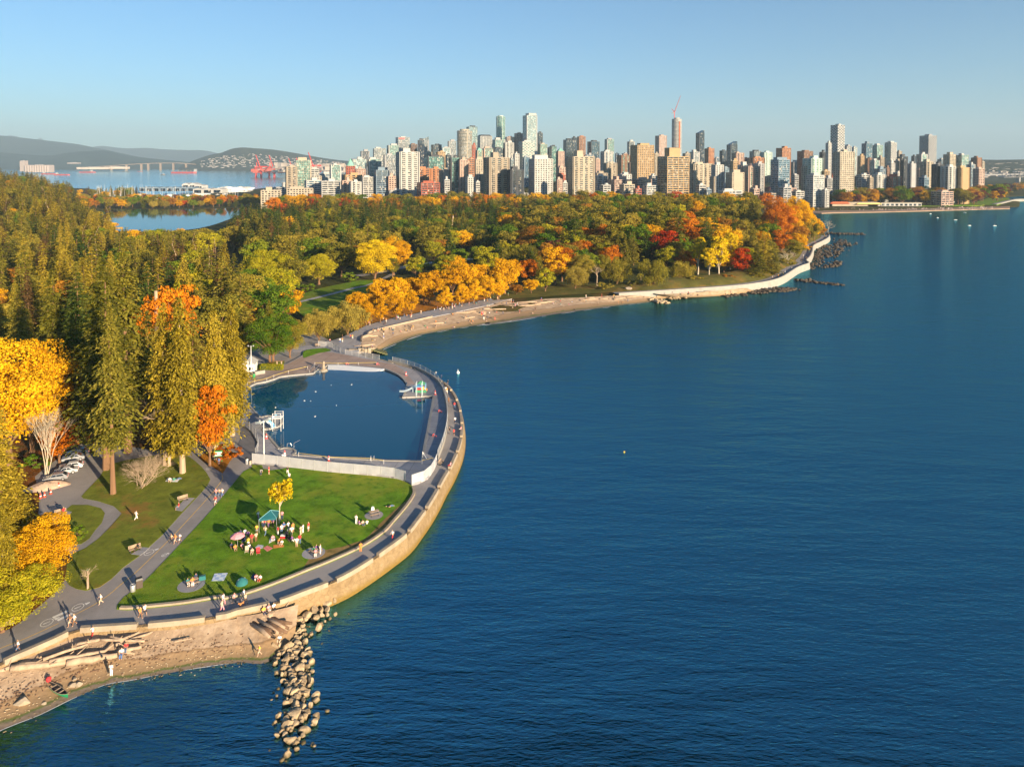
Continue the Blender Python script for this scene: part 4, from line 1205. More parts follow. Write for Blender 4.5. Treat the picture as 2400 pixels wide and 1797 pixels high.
# park trees seen in the middle distance: (kind, colour, zoom function, x, foot, top, label)
MID = [
 ('biground', 'lime', G6, 110, 880, 480, 'large yellow green maple behind the pool trees', .9), ('biground', 'lime', G6, 200, 850, 560, 'lime tree beside the large yellow green maple', .8),
 ('round', 'orange', G6, 60, 1000, 830, 'small orange tree at the edge of the shaded lawn', 1.0), ('round', 'olive', G6, 320, 880, 560, 'olive oak leaning by the shaded lawn', .8),
 ('biground', 'lime', G6, 545, 800, 525, 'broad lime green tree beside the shaded lawn', 1.1), ('round', 'olive', G6, 740, 740, 420, 'grey olive tree behind the lime green tree', .9),
 ('biground', 'yellow', G6, 1030, 770, 415, 'great golden yellow maple above the park road', .95), ('biground', 'gold', G6, 1190, 720, 370, 'golden maple crown beside the great yellow maple', .8),
 ('round', 'olive', G6, 1170, 640, 330, 'olive tree behind the great yellow maple', .8), ('cedar', 'fir', G6, 1400, 650, 470, 'small green cedar by the park road', 1.3), ('round', 'lime', G6, 1540, 610, 420, 'small lime yellow tree by the park road', .9),
 ('round', 'rust', G6, 1650, 650, 510, 'rusty pink round tree over the park road', 1.0), ('cedar', 'darkfir', G6, 1330, 640, 500, 'dark cedar beside the great yellow maple', 1.2),
 ('shrub', 'green', G6, 810, 780, 690, 'dark rounded shrub on the shaded lawn', 1.2), ('shrub', 'green', G6, 430, 860, 780, 'green shrub under the lime green tree', 1.2),
 ('round', 'gold', G7, 420, 1120, 820, 'gold and green round tree near the beach steps', .9), ('round', 'olive', G7, 400, 860, 530, 'olive green tree on the wooded slope', .9), ('biground', 'rust', G7, 660, 840, 470, 'large rusty orange maple on the wooded slope', 1.0),
 ('round', 'red', G7, 760, 780, 640, 'red tinged maple below the rusty maple', .7), ('round', 'orange', G7, 610, 1090, 820, 'orange tree behind the beach path', .8), ('cone', 'lime', G7, 790, 1170, 900, 'lime green cone shaped tree near the beach path', 1.0),
 ('round', 'gold', G7, 890, 1090, 700, 'golden tree above the beach path', .75), ('round', 'orange', G7, 960, 1060, 690, 'orange crowned tree above the beach path', .75), ('biground', 'olive', G7, 1150, 1080, 770, 'wide golden olive tree shading the path', .9),
 ('willow', 'willow', G7, 1100, 1140, 890, 'pale gold drooping tree by the beach path', .8), ('biground', 'gold', G7, 1100, 720, 455, 'flat topped golden maple high on the slope', 1.0), ('round', 'lime', G7, 1250, 800, 560, 'vivid yellow green tree on the shaded slope', .9),
 ('round', 'gold', G7, 1390, 820, 620, 'small golden maple beside the vivid green tree', .85), ('bare', 'twig', G7, 1325, 1110, 800, 'leafless forked tree by the beach path', 1.0), ('round', 'olive', G7, 1380, 990, 770, 'thin olive tree by the leafless tree', .8),
 ('willow', 'olive', G7, 1530, 1110, 800, 'olive willow on the bank above the beach', .75), ('biground', 'gold', G7, 1400, 590, 340, 'golden maple clump high on the wooded slope', .9), ('biground', 'yellow', G7, 1600, 760, 460, 'yellow green maple spreading on the slope', 1.0),
 ('round', 'orange', G7, 1780, 800, 470, 'orange and green maple on the slope', .8), ('round', 'orange', G7, 1800, 900, 650, 'fiery orange maple lower on the slope', .9), ('willow', 'olive', G7, 1900, 1130, 810, 'slender olive tree with white trunk above the sea wall', .8),
 ('biground', 'rust', G7, 2060, 860, 500, 'rusty golden maple near the headland', .9), ('bare', 'twig', G7, 1780, 1080, 900, 'small leafless tree on the bank', 1.0), ('shrub', 'olive', G7, 1700, 1130, 1040, 'olive shrub on the bank above the beach', 1.2), ('shrub', 'olive', G7, 1400, 1150, 1060, 'small olive bush on the beach bank', 1.1),
 ('round', 'rust', G7, 490, 1200, 1090, 'low rusty tree beside the beach steps', 1.3), ('round', 'gold', G7, 640, 1190, 1030, 'low gold tree beside the beach steps', 1.1),
 ('pole', 'yellow', G8, 345, 900, 520, 'tall yellow poplar on the bank', .9), ('pole', 'yellow', G8, 450, 950, 630, 'shorter yellow poplar with pale trunk on the bank', .9), ('pole', 'yellow', G8, 540, 945, 530, 'tall yellow poplar beside the white boulders', .9), ('pole', 'yellow', G8, 650, 880, 495, 'tallest yellow poplar by the red maple', 1.0),
 ('round', 'orange', G8, 250, 880, 655, 'orange maple left of the poplars', .8), ('round', 'red', G8, 765, 920, 645, 'flaming red maple by the headland walkway', .85), ('willow', 'olive', G8, 180, 970, 760, 'pale olive willow below the orange maple', .9),
 ('fir', 'fir', G8, 900, 930, 600, 'olive fir at the headland walkway', 1.3), ('fir', 'fir', G8, 1070, 910, 650, 'slender olive fir at the headland walkway', 1.1), ('fir', 'goldfir', G8, 960, 900, 470, 'tall golden fir on the headland', 1.1),
 ('round', 'orange', G8, 1130, 720, 470, 'orange maple on the headland', .8), ('bare', 'twig', G8, 1195, 820, 640, 'dead white trunk on the headland bank', 1.0), ('round', 'olive', G8, 1250, 760, 560, 'pale olive tree on the headland bank', .9), ('round', 'gold', G8, 1290, 700, 500, 'golden tree on the headland bank', .9),
 ('round', 'rust', G8, 1300, 640, 430, 'rusty tree near the headland tip', .9), ('round', 'olive', G8, 1380, 620, 350, 'tall olive tree near the headland tip', .8), ('biground', 'gold', G8, 1340, 600, 200, 'towering golden orange maple at the headland tip', .6), ('biground', 'gold', G8, 1240, 620, 165, 'towering golden maple on the headland crest', .6),
 ('biground', 'orange', G8, 1100, 640, 150, 'orange crested maple on the headland crest', .6), ('round', 'rust', G8, 1480, 560, 400, 'brown bush leaning over the headland tip', .9), ('bare', 'twig', G8, 1570, 500, 360, 'thin leafless tree at the very tip of the headland', .8), ('round', 'gold', G8, 1440, 590, 360, 'small gold tree at the headland tip', .8),
 ('shrub', 'olive', G8, 300, 990, 900, 'olive scrub on the bank below the poplars', 1.4), ('shrub', 'rust', G8, 620, 960, 880, 'rusty scrub on the bank below the poplars', 1.4), ('shrub', 'olive', G8, 880, 950, 870, 'olive scrub beside the headland walkway', 1.3), ('shrub', 'green', G8, 400, 960, 905, 'green bush under the yellow poplars', 1.2), ('shrub', 'olive', G8, 1180, 820, 740, 'olive scrub on the steep headland bank', 1.3), ('shrub', 'gold', G8, 1320, 680, 600, 'gold scrub on the steep headland bank', 1.3),
 ('round', 'lime', G6, 1990, 740, 470, 'lime tree at the far end of the park road', .9), ('cone', 'lime', G6, 2010, 370, 270, 'small lime cone shaped tree in the dark wood', .8), ('cone', 'lime', G6, 1965, 370, 265, 'lime cone shaped tree beside its lime neighbour', .8), ('round', 'gold', G6, 1930, 390, 270, 'golden tree beside the lime cone trees', .9),
 ('fir', 'brownfir', G6, 1315, 340, 130, 'browned spruce standing in the dark wood', .8), ('fir', 'fir', G6, 670, 440, 190, 'grey olive spruce with bare lower trunk', 1.1), ('cedar', 'fir', G6, 1020, 440, 60, 'slender pointed cedar standing proud of the wood', .8), ('round', 'green', G6, 520, 470, 390, 'bright green round tree in the wood', 1.1), ('cedar', 'darkfir', G6, 1560, 390, 190, 'broad dark cedar in the wood', 1.5),
]
for kind, col, zf, x, yb, yt, lab, wd in MID:
 px, pyb = zf(x, yb)
 pyt = zf(x, yt)[1]
 z = 3.0
 for _ in range(4):
  g = gp(px, pyb, z)
  z = max(2.6, tz(g[0], g[1]))
 tree_px(kind, col, px, pyb, pyt, lab, None, wd * 1.3, z)
snag = thing('tree_snag', 'broken reddish tree snag standing in the dark wood', 'snag', gp(*G6(1690, 370), 5.0))
MB().tube([(0, 0, 0), (0.4, 0, 8), (1.4, 0, 17)], [0.8, 0.7, 0.55], 8).build('trunk', M_BARKPALE, snag)
snag = thing('tree_snag', 'pale broken snag beside the bright orange maple', 'snag', gp(368, 890, 3.0))
MB().tube([(0, 0, 0), (0.2, 0, 14), (0.1, 0, 27)], [0.7, 0.6, 0.45], 8).build('trunk', M_BARKPALE, snag)
# ---- filler woods: zones in photo pixels of the ground they stand on
def poly_px(pts, z=3.0):
 return np.array([gp(x, y, z)[:2] for x, y in pts])
rw = random.Random(11)
CAND = []
def wood(name, poly, spacing, mix, hr, group, cap, keepoff=0.8, jit=0.45, wide=1.0):
 """candidate trees on a loose grid inside a zone; only those in view are planted later"""
 x0, y0 = poly.min(0)
 x1, y1 = poly.max(0)
 pts = []
 y = y0
 row = 0
 while y < y1:
  x = x0 + (spacing / 2 if row % 2 else 0)
  while x < x1:
   pts.append((x + rw.uniform(-jit, jit) * spacing, y + rw.uniform(-jit, jit) * spacing))
   x += spacing
  y += spacing * 0.87
  row += 1
 A = np.array(pts)
 ins = signed(A[:, 0], A[:, 1], poly) > 0
 sd = signed(A[:, 0], A[:, 1])
 A = A[ins & (sd > 14)]
 ex = np.array([(t[0], t[1]) for t in TREES])
 Z = terrain(A[:, 0], A[:, 1])
 for (x, y), cz in zip(A, Z):
  if (np.hypot(ex[:, 0] - x, ex[:, 1] - y) < keepoff * spacing * 0.6).any():
   continue
  kind, col, lo, hi = rw.choices([m[1] for m in mix], [m[0] for m in mix])[0]
  CAND.append((x, y, float(cz), kind, col, rw.uniform(lo, hi) * hr, wide * rw.uniform(0.9, 1.15), group))
CROWNW = {'fir': .15, 'bigfir': .16, 'cedar': .15, 'bigcedar': .14, 'scraggy': .11, 'round': .40, 'biground': .44, 'row': .34, 'cone': .3, 'pole': .2, 'willow': .5, 'shrub': .55, 'small': .28, 'bare': .0, 'stems': .0, 'brush': .0}
ZB_W, ZB_H = 800, 600
def project(x, y, z):
 d = y * CT - (z - HC) * ST
 return CX + F * x / d, CY - F * (y * ST + (z - HC) * CT) / d
def mintop(px, y):
 """highest picture row the woods reach: the lagoon, inlet and city stay in view over them"""
 j = rw.uniform(0, 10)
 if y < 770 and 255 < px < 545:
  return 531 + 1.6 * j - 14 * max(0, (300 - px) / 45) - 10 * max(0, (px - 500) / 45)
 if px < 200:
  return float(np.interp(px, [0, 110, 160, 200], [389, 400, 420, 452])) + j
 if px < 330:
  return (432 if y > 1100 else 450) + j
 if px < 640:
  return 452 + j
 return float(np.interp(px, [640, 900, 1200, 1500, 1700, 1850, 1900, 1960, 2300, 2400], [448, 440, 440, 446, 448, 440, 455, 434, 432, 425])) + 1.4 * j
def grow_woods():
 """plant, nearest first, the candidates that are not hidden behind nearer crowns"""
 buf = np.zeros((ZB_H, ZB_W), bool)
 named = [(t[0], t[1], t[2], 1) for t in TREES]
 allc = [(y, 0, (x, y, h, k)) for (x, y, h), k in zip(TREES, KINDS)] + [(c[1], 1, c) for c in CAND]
 allc.sort(key=lambda a: a[0])
 s = ZB_W / 2400.0
 chosen = []
 for _, isc, c in allc:
  if isc:
   x, y, z, kind, col, h, wd, grp = c
  else:
   x, y, h, kind = c
   z, wd = 3.0, 1.0
  px, pt = project(x, y, z + h)
  if isc:
   lim = mintop(px, y)
   if pt < lim:
    h2 = h * (1 - (lim - pt) / max(1.0, project(x, y, z)[1] - pt))
    if h2 < 7:
     continue
    h = h2
    c = (x, y, z, kind, col, h, wd, grp)
    px, pt = project(x, y, z + h)
  _, pb = project(x, y, z)
  hw = CROWNW[kind] * h * wd * F / (y * CT - (z + h / 2 - HC) * ST) * s
  px, pt, pb = px * s, pt * s, min(pb * s, ZB_H)
  if px < -hw or px > ZB_W + hw or pt > ZB_H or pb < 0:
   continue
  i0, i1 = max(0, int(pt)), min(ZB_H, int(math.ceil(pt + (pb - pt) * 0.9)) + 1)
  j0, j1 = max(0, int(px - hw)), min(ZB_W, int(math.ceil(px + hw)) + 1)
  if i1 <= i0 or j1 <= j0:
   continue
  I, J = np.mgrid[i0:i1, j0:j1]
  f = (I + 0.5 - pt) / max(pb - pt, 1)
  if kind in ('fir', 'bigfir', 'cedar', 'bigcedar', 'scraggy'):
   m = np.abs(J + 0.5 - px) < hw * (0.12 + 0.95 * f)
  else:
   m = ((J + 0.5 - px) / max(hw, .6)) ** 2 + ((f - 0.42) / 0.45) ** 2 < 1
  tot = m.sum()
  if tot == 0:
   m[:] = True
   tot = m.size
  vis = (m & ~buf[i0:i1, j0:j1]).sum()
  if isc:
   if vis < max(1.5, 0.07 * tot):
    continue
   chosen.append(c)
  if kind not in ('bare', 'stems'):
   buf[i0:i1, j0:j1] |= m
 # what each one stands closest to
 cls = {}
 for c in chosen:
  nm = min(LANDMARK, key=lambda n: math.hypot(LANDMARK[n][0] - c[0], LANDMARK[n][1] - c[1]))
  k2 = KINDWORD(c[3], c[4])
  cls.setdefault((COLWORD[c[4]], k2[1], nm), []).append((math.hypot(LANDMARK[nm][0] - c[0], LANDMARK[nm][1] - c[1]), c))
 for (cw, kw, nm), L in cls.items():
  L.sort(key=lambda a: a[0])
  for q, (_, c) in enumerate(L):
   x, y, z, kind, col, h, wd, grp = c
   lab = '%sclosest %s %s to %s' % (ordinal(q), cw, kw, nm)
   plant(kind, col, x, y, z - 0.1, h, lab, '%ss %s' % (kw, grp), wd, rw)
CON = [(3.4, ('fir', 'fir', 24, 36)), (2, ('fir', 'goldfir', 22, 34)), (2, ('fir', 'darkfir', 20, 32)), (1.8, ('fir', 'brownfir', 18, 28)), (2.8, ('cedar', 'goldfir', 20, 30)), (1.8, ('cedar', 'fir', 18, 28)), (.6, ('scraggy', 'brownfir', 22, 32)), (1.6, ('round', 'olive', 15, 22)), (.9, ('round', 'gold', 14, 19)), (.5, ('round', 'rust', 14, 19)), (1.2, ('round', 'lime', 14, 21)), (.9, ('round', 'green', 14, 20))]
wood('left', poly_px([(-700, 1160), (-150, 990), (60, 960), (330, 930), (480, 880), (560, 800), (610, 740), (560, 670), (430, 620), (330, 575), (150, 560), (0, 548), (-300, 560), (-900, 900)]), 13.2, CON, .95, 'in the near left woods', 330, .9, wide=1.1)
wood('left2', poly_px([(-300, 555), (0, 545), (150, 555), (330, 570), (450, 615), (560, 590), (480, 545), (240, 540), (140, 500), (-200, 478), (-600, 490)]), 15, CON, 1.0, 'in the far left woods by the lagoon', 150, .9, wide=1.25)
MIDC = [(3.2, ('fir', 'darkfir', 18, 30)), (2.2, ('fir', 'fir', 18, 31)), (2, ('cedar', 'darkfir', 17, 27)), (1, ('cedar', 'fir', 16, 26)), (.8, ('fir', 'brownfir', 16, 26)), (2, ('round', 'green', 14, 20)), (1.4, ('round', 'olive', 14, 20)), (1, ('round', 'lime', 13, 19)), (.4, ('round', 'rust', 12, 17)), (.4, ('round', 'gold', 12, 17))]
wood('mid', poly_px([(560, 590), (700, 640), (860, 620), (900, 590), (1040, 565), (1120, 560), (1200, 560), (1230, 530), (1150, 510), (900, 508), (700, 512), (520, 540)]), 13.5, MIDC, 1.05, 'in the dark wood behind the park road', 170, .9, wide=1.15)
RIGHT = [(.9, ('fir', 'fir', 18, 27)), (1.0, ('fir', 'darkfir', 18, 27)), (.8, ('cedar', 'fir', 16, 24)), (2.6, ('round', 'olive', 15, 20)), (1.2, ('round', 'gold', 14, 19)), (.9, ('round', 'rust', 14, 19)), (.6, ('round', 'orange', 13, 18)), (2.0, ('round', 'green', 13, 19)), (1.5, ('round', 'lime', 13, 18)), (.25, ('round', 'purple', 11, 15)), (.3, ('round', 'red', 11, 15))]
wood('right', poly_px([(1200, 560), (1260, 610), (1400, 610), (1560, 615), (1700, 610), (1800, 580), (1860, 550), (1890, 540), (1850, 515), (1700, 505), (1500, 500), (1250, 500), (1150, 505)], 8.0), 12, RIGHT, 1.25, 'on the wooded slope behind the far beach', 210, .8, wide=1.1)
PARK = [(2, ('round', 'green', 14, 20)), (2, ('round', 'olive', 14, 21)), (1.5, ('round', 'lime', 13, 19)), (.8, ('round', 'gold', 13, 18)), (.6, ('round', 'rust', 12, 17)), (1.6, ('cedar', 'darkfir', 15, 22)), (1.2, ('fir', 'darkfir', 18, 26)), (1, ('fir', 'fir', 18, 28))]
wood('park', poly_px([G6(0, 760), G6(250, 790), G6(420, 740), G6(700, 690), G6(900, 660), G6(1300, 600), G6(2000, 540), G6(2212, 560), G6(2212, 480), G6(1500, 400), G6(700, 420), G6(200, 470), G6(-100, 520)]), 12.5, PARK, 1.1, 'in the park behind the shaded lawn', 200, .8, wide=1.2)
wood('parklow', poly_px([G6(1000, 740), G6(1250, 720), G6(1700, 660), G6(2100, 620), G6(2212, 660), G6(2212, 800), G6(2100, 700), G6(1700, 760), G6(1350, 760)]), 13, PARK, .8, 'between the park road and the golden avenue', 60, .8, wide=1.1)
wood('bankwood', poly_px([G7(0, 1000), G7(300, 1120), G7(700, 1130), G7(1200, 1060), G7(1700, 1030), G8(0, 900), G8(500, 900), G8(850, 890), G8(1050, 840), G8(1000, 700), G7(1900, 800), G7(1000, 780), G7(300, 800)]), 12, RIGHT, .85, 'above the grassy bank', 120, .75, wide=1.15)
wood('poolside', poly_px([(430, 760), (560, 790), (640, 800), (700, 770), (660, 720), (600, 690), (480, 640), (400, 660)]), 13, [(2, ('round', 'lime', 14, 20)), (2, ('round', 'green', 13, 19)), (1.4, ('round', 'olive', 13, 19)), (.8, ('round', 'gold', 12, 17))], 1.0, 'behind the pool', 60, .8, wide=1.2)
RIM = [(2, ('round', 'olive', 12, 18)), (1.6, ('round', 'gold', 11, 17)), (1.2, ('round', 'rust', 11, 16)), (1, ('round', 'orange', 11, 16)), (.8, ('fir', 'fir', 15, 20)), (1.2, ('fir', 'darkfir', 15, 20)), (.5, ('round', 'red', 10, 14)), (.7, ('willow', 'willow', 10, 14)), (.5, ('round', 'purple', 10, 14)), (1, ('round', 'green', 11, 16))]
wood('rim', poly_px([(620, 505), (900, 506), (1200, 505), (1500, 498), (1800, 500), (1760, 488), (1500, 482), (1100, 482), (800, 484), (640, 490)], 6.0), 17, RIM, 1.6, 'along the city edge of the park', 120, .8, wide=1.2)
wood('lagoonrim', poly_px([(120, 498), (240, 489), (420, 488), (560, 486), (640, 488), (640, 478), (560, 472), (400, 470), (220, 474), (100, 484)]), 20, RIM, 1.0, 'on the far bank of the lagoon', 90, .8, wide=1.15)
wood('peninsula', poly_px([(-200, 478), (140, 500), (150, 480), (180, 470), (180, 456), (60, 452), (-300, 450)]), 30, CON, .95, 'on the far wooded point by the inlet', 110, .8, wide=1.5)
wood('point', poly_px([(185, 470), (330, 462), (320, 452), (185, 455)]), 30, CON, .8, 'beside the marina', 40, .8, wide=1.4)
wood('marinatip', poly_px([(390, 462), (500, 459), (500, 452), (400, 452)]), 34, RIM, 1.1, 'on the marina island', 26, .8, wide=1.2)
BAYT = [(2, ('round', 'rust', 12, 17)), (1, ('round', 'purple', 11, 15)), (1.4, ('round', 'olive', 12, 17)), (1.2, ('round', 'gold', 10, 15)), (1, ('round', 'green', 13, 19)), (.5, ('round', 'orange', 10, 14))]
wood('bay', poly_px([(1960, 482), (2040, 481), (2180, 480), (2290, 478), (2290, 470), (2150, 472), (1990, 474)], 4.0), 15, BAYT, 1.7, 'in the park behind the city beach', 60, .8, wide=1.25)
wood('bay2', poly_px([(2255, 474), (2350, 470), (2360, 460), (2270, 462)], 4.0), 18, BAYT, 1.9, 'on the grassy point beyond the city beach', 30, .8, wide=1.3)
wood('farpoint', poly_px([(2290, 452), (2460, 446), (2460, 424), (2330, 424)], 4.0), 34, BAYT + [(3, ('round', 'green', 12, 18)), (2, ('fir', 'darkfir', 16, 24))], 1.2, 'beyond the grey steel bridge', 80, .8, wide=1.5)
def LMp(px, py, z=3.0):
 return gp(px, py, z)[:2]
LANDMARK = {'the parked cars': LMp(140, 1085), 'the white pool hut': LMp(590, 870), 'the notice board': LMp(512, 1080), 'the bright orange round maple': LMp(400, 880), 'the big golden maple by the car park': LMp(20, 1090), 'the shaded park lawn': LMp(680, 700), 'the great yellow maple': LMp(880, 660),
   'the near bank of the lagoon': LMp(330, 545), 'the far bank of the lagoon': LMp(450, 488), 'the footbridge end of the lagoon': LMp(170, 505), 'the red snag in the dark wood': LMp(1058, 550, 5), 'the park road': LMp(1090, 610), 'the rusty orange maple': LMp(1250, 610), 'the flat topped golden maple': LMp(1350, 583, 6), 'the yellow poplars': LMp(1680, 650),
   'the red maple by the sea wall': LMp(1740, 648), 'the headland tip': LMp(1900, 560), 'the headland crest': LMp(1830, 540, 8), 'the yellow green maple on the slope': LMp(1460, 592, 8), 'the vivid green tree': LMp(1382, 600, 8), 'the marina': LMp(300, 460), 'the marina island': LMp(450, 455), 'the wooded point': LMp(60, 465),
   'the dark green glass tower': (-130, 1130), 'the broad beige tower': (-15, 1080), 'the broad white slab': (60, 1070), 'the broad cream tower': (125, 1060), 'the broad tan tower': (270, 1045), 'the white beach apartment block': (520, 1080), 'the city beach': LMp(2100, 482), 'the jetty': LMp(2330, 470), 'the grey steel bridge': LMp(2390, 432), 'the low cream apartment block': (-310, 1030),
   'the inlet shore': LMp(-60, 478), 'the browned spruce': LMp(956, 542, 5), 'the pale snag': LMp(368, 890), 'the olive spruce with bare trunk': LMp(782, 569), 'the dark gap in the woods': LMp(40, 760), 'the deep left woods': LMp(120, 640)}
def KINDWORD(kind, col):
 if kind in ('fir', 'bigfir') and col in ('darkfir', 'brownfir'):
  return ('spruce_tree', 'spruce')
 if kind in ('round', 'biground') and col in ('olive', 'green', 'lime'):
  return ('broadleaf_tree', 'broadleaf tree')
 n, c = KINDNAME[kind]
 return (n, c if c != 'tree' else 'broadleaf tree')
grow_woods()
# ------------------------------------------------------------------ city
def m_glass(name, c1, c2, rough=0.12, lit=None):
 """window glass: each pane a little different (blinds, curtains, dark rooms)"""
 m, t, p = newmat(name)
 L = t.links.new
 tc = t.nodes.new('ShaderNodeTexCoord')
 mp = N(t, 'ShaderNodeMapping')
 mp.inputs['Scale'].default_value = (0.5, 0.5, 0.3226)
 L(tc.outputs['Object'], mp.inputs['Vector'])
 sn = N(t, 'ShaderNodeVectorMath', operation='FLOOR')
 L(mp.outputs['Vector'], sn.inputs[0])
 wn = N(t, 'ShaderNodeTexWhiteNoise', noise_dimensions='3D')
 L(sn.outputs['Vector'], wn.inputs['Vector'])
 r = ramp(t, [(0.0, c1), (0.6, c2), (0.88, tuple(min(1, c * 2.2 + 0.03) for c in c2)), (0.97, (0.42, 0.38, 0.32))])
 L(wn.outputs['Value'], r.inputs['Fac'])
 L(r.outputs['Color'], p.inputs['Base Color'])
 p.inputs['Roughness'].default_value = rough
 p.inputs['IOR'].default_value = 1.55
 p.inputs['Specular IOR Level'].default_value = 0.8
 return m
GL = {'dark': m_glass('dark_window_glass', (0.012, 0.016, 0.022), (0.03, 0.038, 0.048)), 'blue': m_glass('blue_curtain_glass', (0.012, 0.035, 0.06), (0.03, 0.075, 0.115), 0.08),
      'green': m_glass('green_curtain_glass', (0.03, 0.085, 0.085), (0.08, 0.18, 0.165), 0.1), 'pale': m_glass('pale_curtain_glass', (0.08, 0.14, 0.155), (0.18, 0.26, 0.27), 0.1), 'navy': m_glass('navy_curtain_glass', (0.008, 0.014, 0.026), (0.015, 0.028, 0.048), 0.08),
      'grey': m_glass('grey_curtain_glass', (0.06, 0.075, 0.085), (0.14, 0.165, 0.18), 0.1)}
WC = {'white': (0.42, 0.415, 0.40), 'cream': (0.38, 0.325, 0.25), 'beige': (0.31, 0.26, 0.20), 'tan': (0.37, 0.25, 0.13), 'orange': (0.36, 0.16, 0.075), 'brick': (0.32, 0.085, 0.05), 'pink': (0.42, 0.29, 0.235), 'brown': (0.20, 0.11, 0.07), 'grey': (0.32, 0.32, 0.33),
      'dark': (0.05, 0.055, 0.065), 'paleg': (0.46, 0.55, 0.50), 'blueg': (0.16, 0.22, 0.28), 'copper': (0.20, 0.44, 0.36)}
WM = {k: plain('wall_' + k, v, 0.85, 0.14, 0.08) for k, v in WC.items()}
WORD = {'white': 'white', 'cream': 'cream', 'beige': 'beige', 'tan': 'tan', 'orange': 'orange brick', 'brick': 'red brick', 'pink': 'pale pink', 'brown': 'brown', 'grey': 'grey', 'dark': 'black', 'paleg': 'pale green', 'blueg': 'blue grey', 'copper': 'copper green'}
GWORD = {'dark': 'dark windows', 'blue': 'blue glass', 'green': 'green glass', 'pale': 'pale glass', 'navy': 'navy glass', 'grey': 'grey glass'}
SWORD = {'band': 'ribbon window', 'punch': 'gridded window', 'balc': 'balconied', 'glass': 'glass walled', 'blank': 'blank walled', 'check': 'checkered', 'low': 'low'}
M_ROOF = plain('roof_gravel', (0.30, 0.28, 0.25), 0.95, 0.25, 0.2)
BUILT = []
def building(zf, x0, x1, yt, dist, style, wall, glass='dark', th=None, k=0.8, pent=None, label=None, roof=None, fl=3.1):
 px0, py = zf(x0, yt)
 px1, _ = zf(x1, yt)
 pm = (px0 + px1) / 2
 X, Y, zt = at_dist(pm, py, dist)
 dep = dist * CT - (zt - HC) * ST
 Wd = (px1 - px0) / F * dep
 rg = random.Random(int(px0 * 7 + py * 3))
 th = math.radians(rg.uniform(16, 27)) if th is None else math.radians(th)
 # facing corrected for looking along the sight line
 va = math.atan2(X, Y)
 al = th + 0.0
 w = Wd / (math.cos(al + va) + k * abs(math.sin(al + va)))
 d = k * w
 zb = tz(X, Y) - 1.0
 h = zt - zb
 Y2 = Y + d * 0.5
 X2 = X * Y2 / Y
 tall = 'tall' if h > 85 else 'short' if h < 30 else 'mid height'
 slim = 'slim ' if w < 20 else 'wide ' if w > 42 else ''
 root = thing('tower_block' if h > 30 else 'apartment_block', label or '%s %s%s %s %s with %s' % (tall, slim, WORD[wall], SWORD[style], 'tower' if h > 30 else 'apartment block', GWORD[glass] if glass != 'dark' else 'dark windows'), 'tower' if h > 30 else 'building', (X2, Y2, zb), th)
 BUILT.append((root, label is not None))
 nf = max(2, int(h / fl))
 f = h / nf
 core = MB()
 core.box((0, 0, h / 2 - 0.2), (w, d, h - 0.4))
 c = core.build('glazing', GL[glass], root)
 c['kind'] = 'stuff'
 wl = MB()
 pw = MB()
 o = 0.3
 def ring(z, hh, out):
  wl.box((0, 0, z), (w + 2 * out, d + 2 * out, hh))
 def piers(nx, ny, frac, out, z0=0.0, z1=None):
  z1 = h if z1 is None else z1
  for i in range(nx + 1):
   x = -w / 2 + w * i / nx
   for s in (-1, 1):
    wl.box((x, s * (d / 2 + out / 2), (z0 + z1) / 2), (w / nx * frac, out + 0.05, z1 - z0))
  for j in range(ny + 1):
   y = -d / 2 + d * j / ny
   for s in (-1, 1):
    wl.box((s * (w / 2 + out / 2), y, (z0 + z1) / 2), (out + 0.05, d / ny * frac, z1 - z0))
 nx, ny = max(2, round(w / 4.2)), max(2, round(d / 4.2))
 if style in ('band', 'low'):
  for i in range(nf + 1):
   ring(min(h, i * f) - (0.2 if i else 0), f * 0.40, o)
  piers(max(2, nx // 2), max(2, ny // 2), 0.10, o + 0.05)
 elif style == 'punch':
  for i in range(nf + 1):
   ring(min(h, i * f) - (0.2 if i else 0), f * 0.42, o)
  piers(nx, ny, 0.40, o + 0.04)
 elif style == 'balc':
  for i in range(nf + 1):
   ring(min(h, i * f) - (0.2 if i else 0), f * 0.36, o)
  piers(max(2, nx // 2), max(2, ny // 2), 0.42, o + 0.05)
  b = MB()
  cols = max(1, nx // 3)
  for i in range(1, nf):
   z = i * f
   for cc in range(cols):
    x = -w / 2 + w * (cc + 0.5) / cols
    for s in (-1, 1):
     b.box((x, s * (d / 2 + 0.9), z - 0.05), (w / cols * 0.58, 1.7, 0.24))
     b.box((x, s * (d / 2 + 1.72), z + 0.5), (w / cols * 0.58, 0.1, 0.95))
   for s in (-1, 1):
    b.box((s * (w / 2 + 0.85), 0, z - 0.05), (1.6, d * 0.4, 0.24))
    b.box((s * (w / 2 + 1.62), 0, z + 0.5), (0.1, d * 0.4, 0.95))
  bo = b.build('balcony', WM[wall], root)
  bo['kind'] = 'stuff'
 elif style == 'glass':
  for i in range(nf + 1):
   ring(min(h, i * f) - (0.15 if i else 0), f * 0.16, 0.12)
  piers(nx, ny, 0.07, 0.16)
  for sx in (-1, 1):
   for sy in (-1, 1):
    if rg.random() < 0.6:
     wl.box((sx * (w / 2 - 0.6), sy * (d / 2 - 0.6), h / 2), (2.2, 2.2, h + 0.3))
 elif style == 'blank':
  for i in range(nf + 1):
   ring(min(h, i * f) - (0.2 if i else 0), f * 0.5, o)
  piers(nx, ny, 0.4, o + 0.04)
  wl.box((0, -d / 2 - 0.3, h / 2), (w * 0.78, 0.7, h + 0.5))
 elif style == 'check':
  for i in range(nf + 1):
   ring(min(h, i * f) - (0.2 if i else 0), f * 0.3, o)
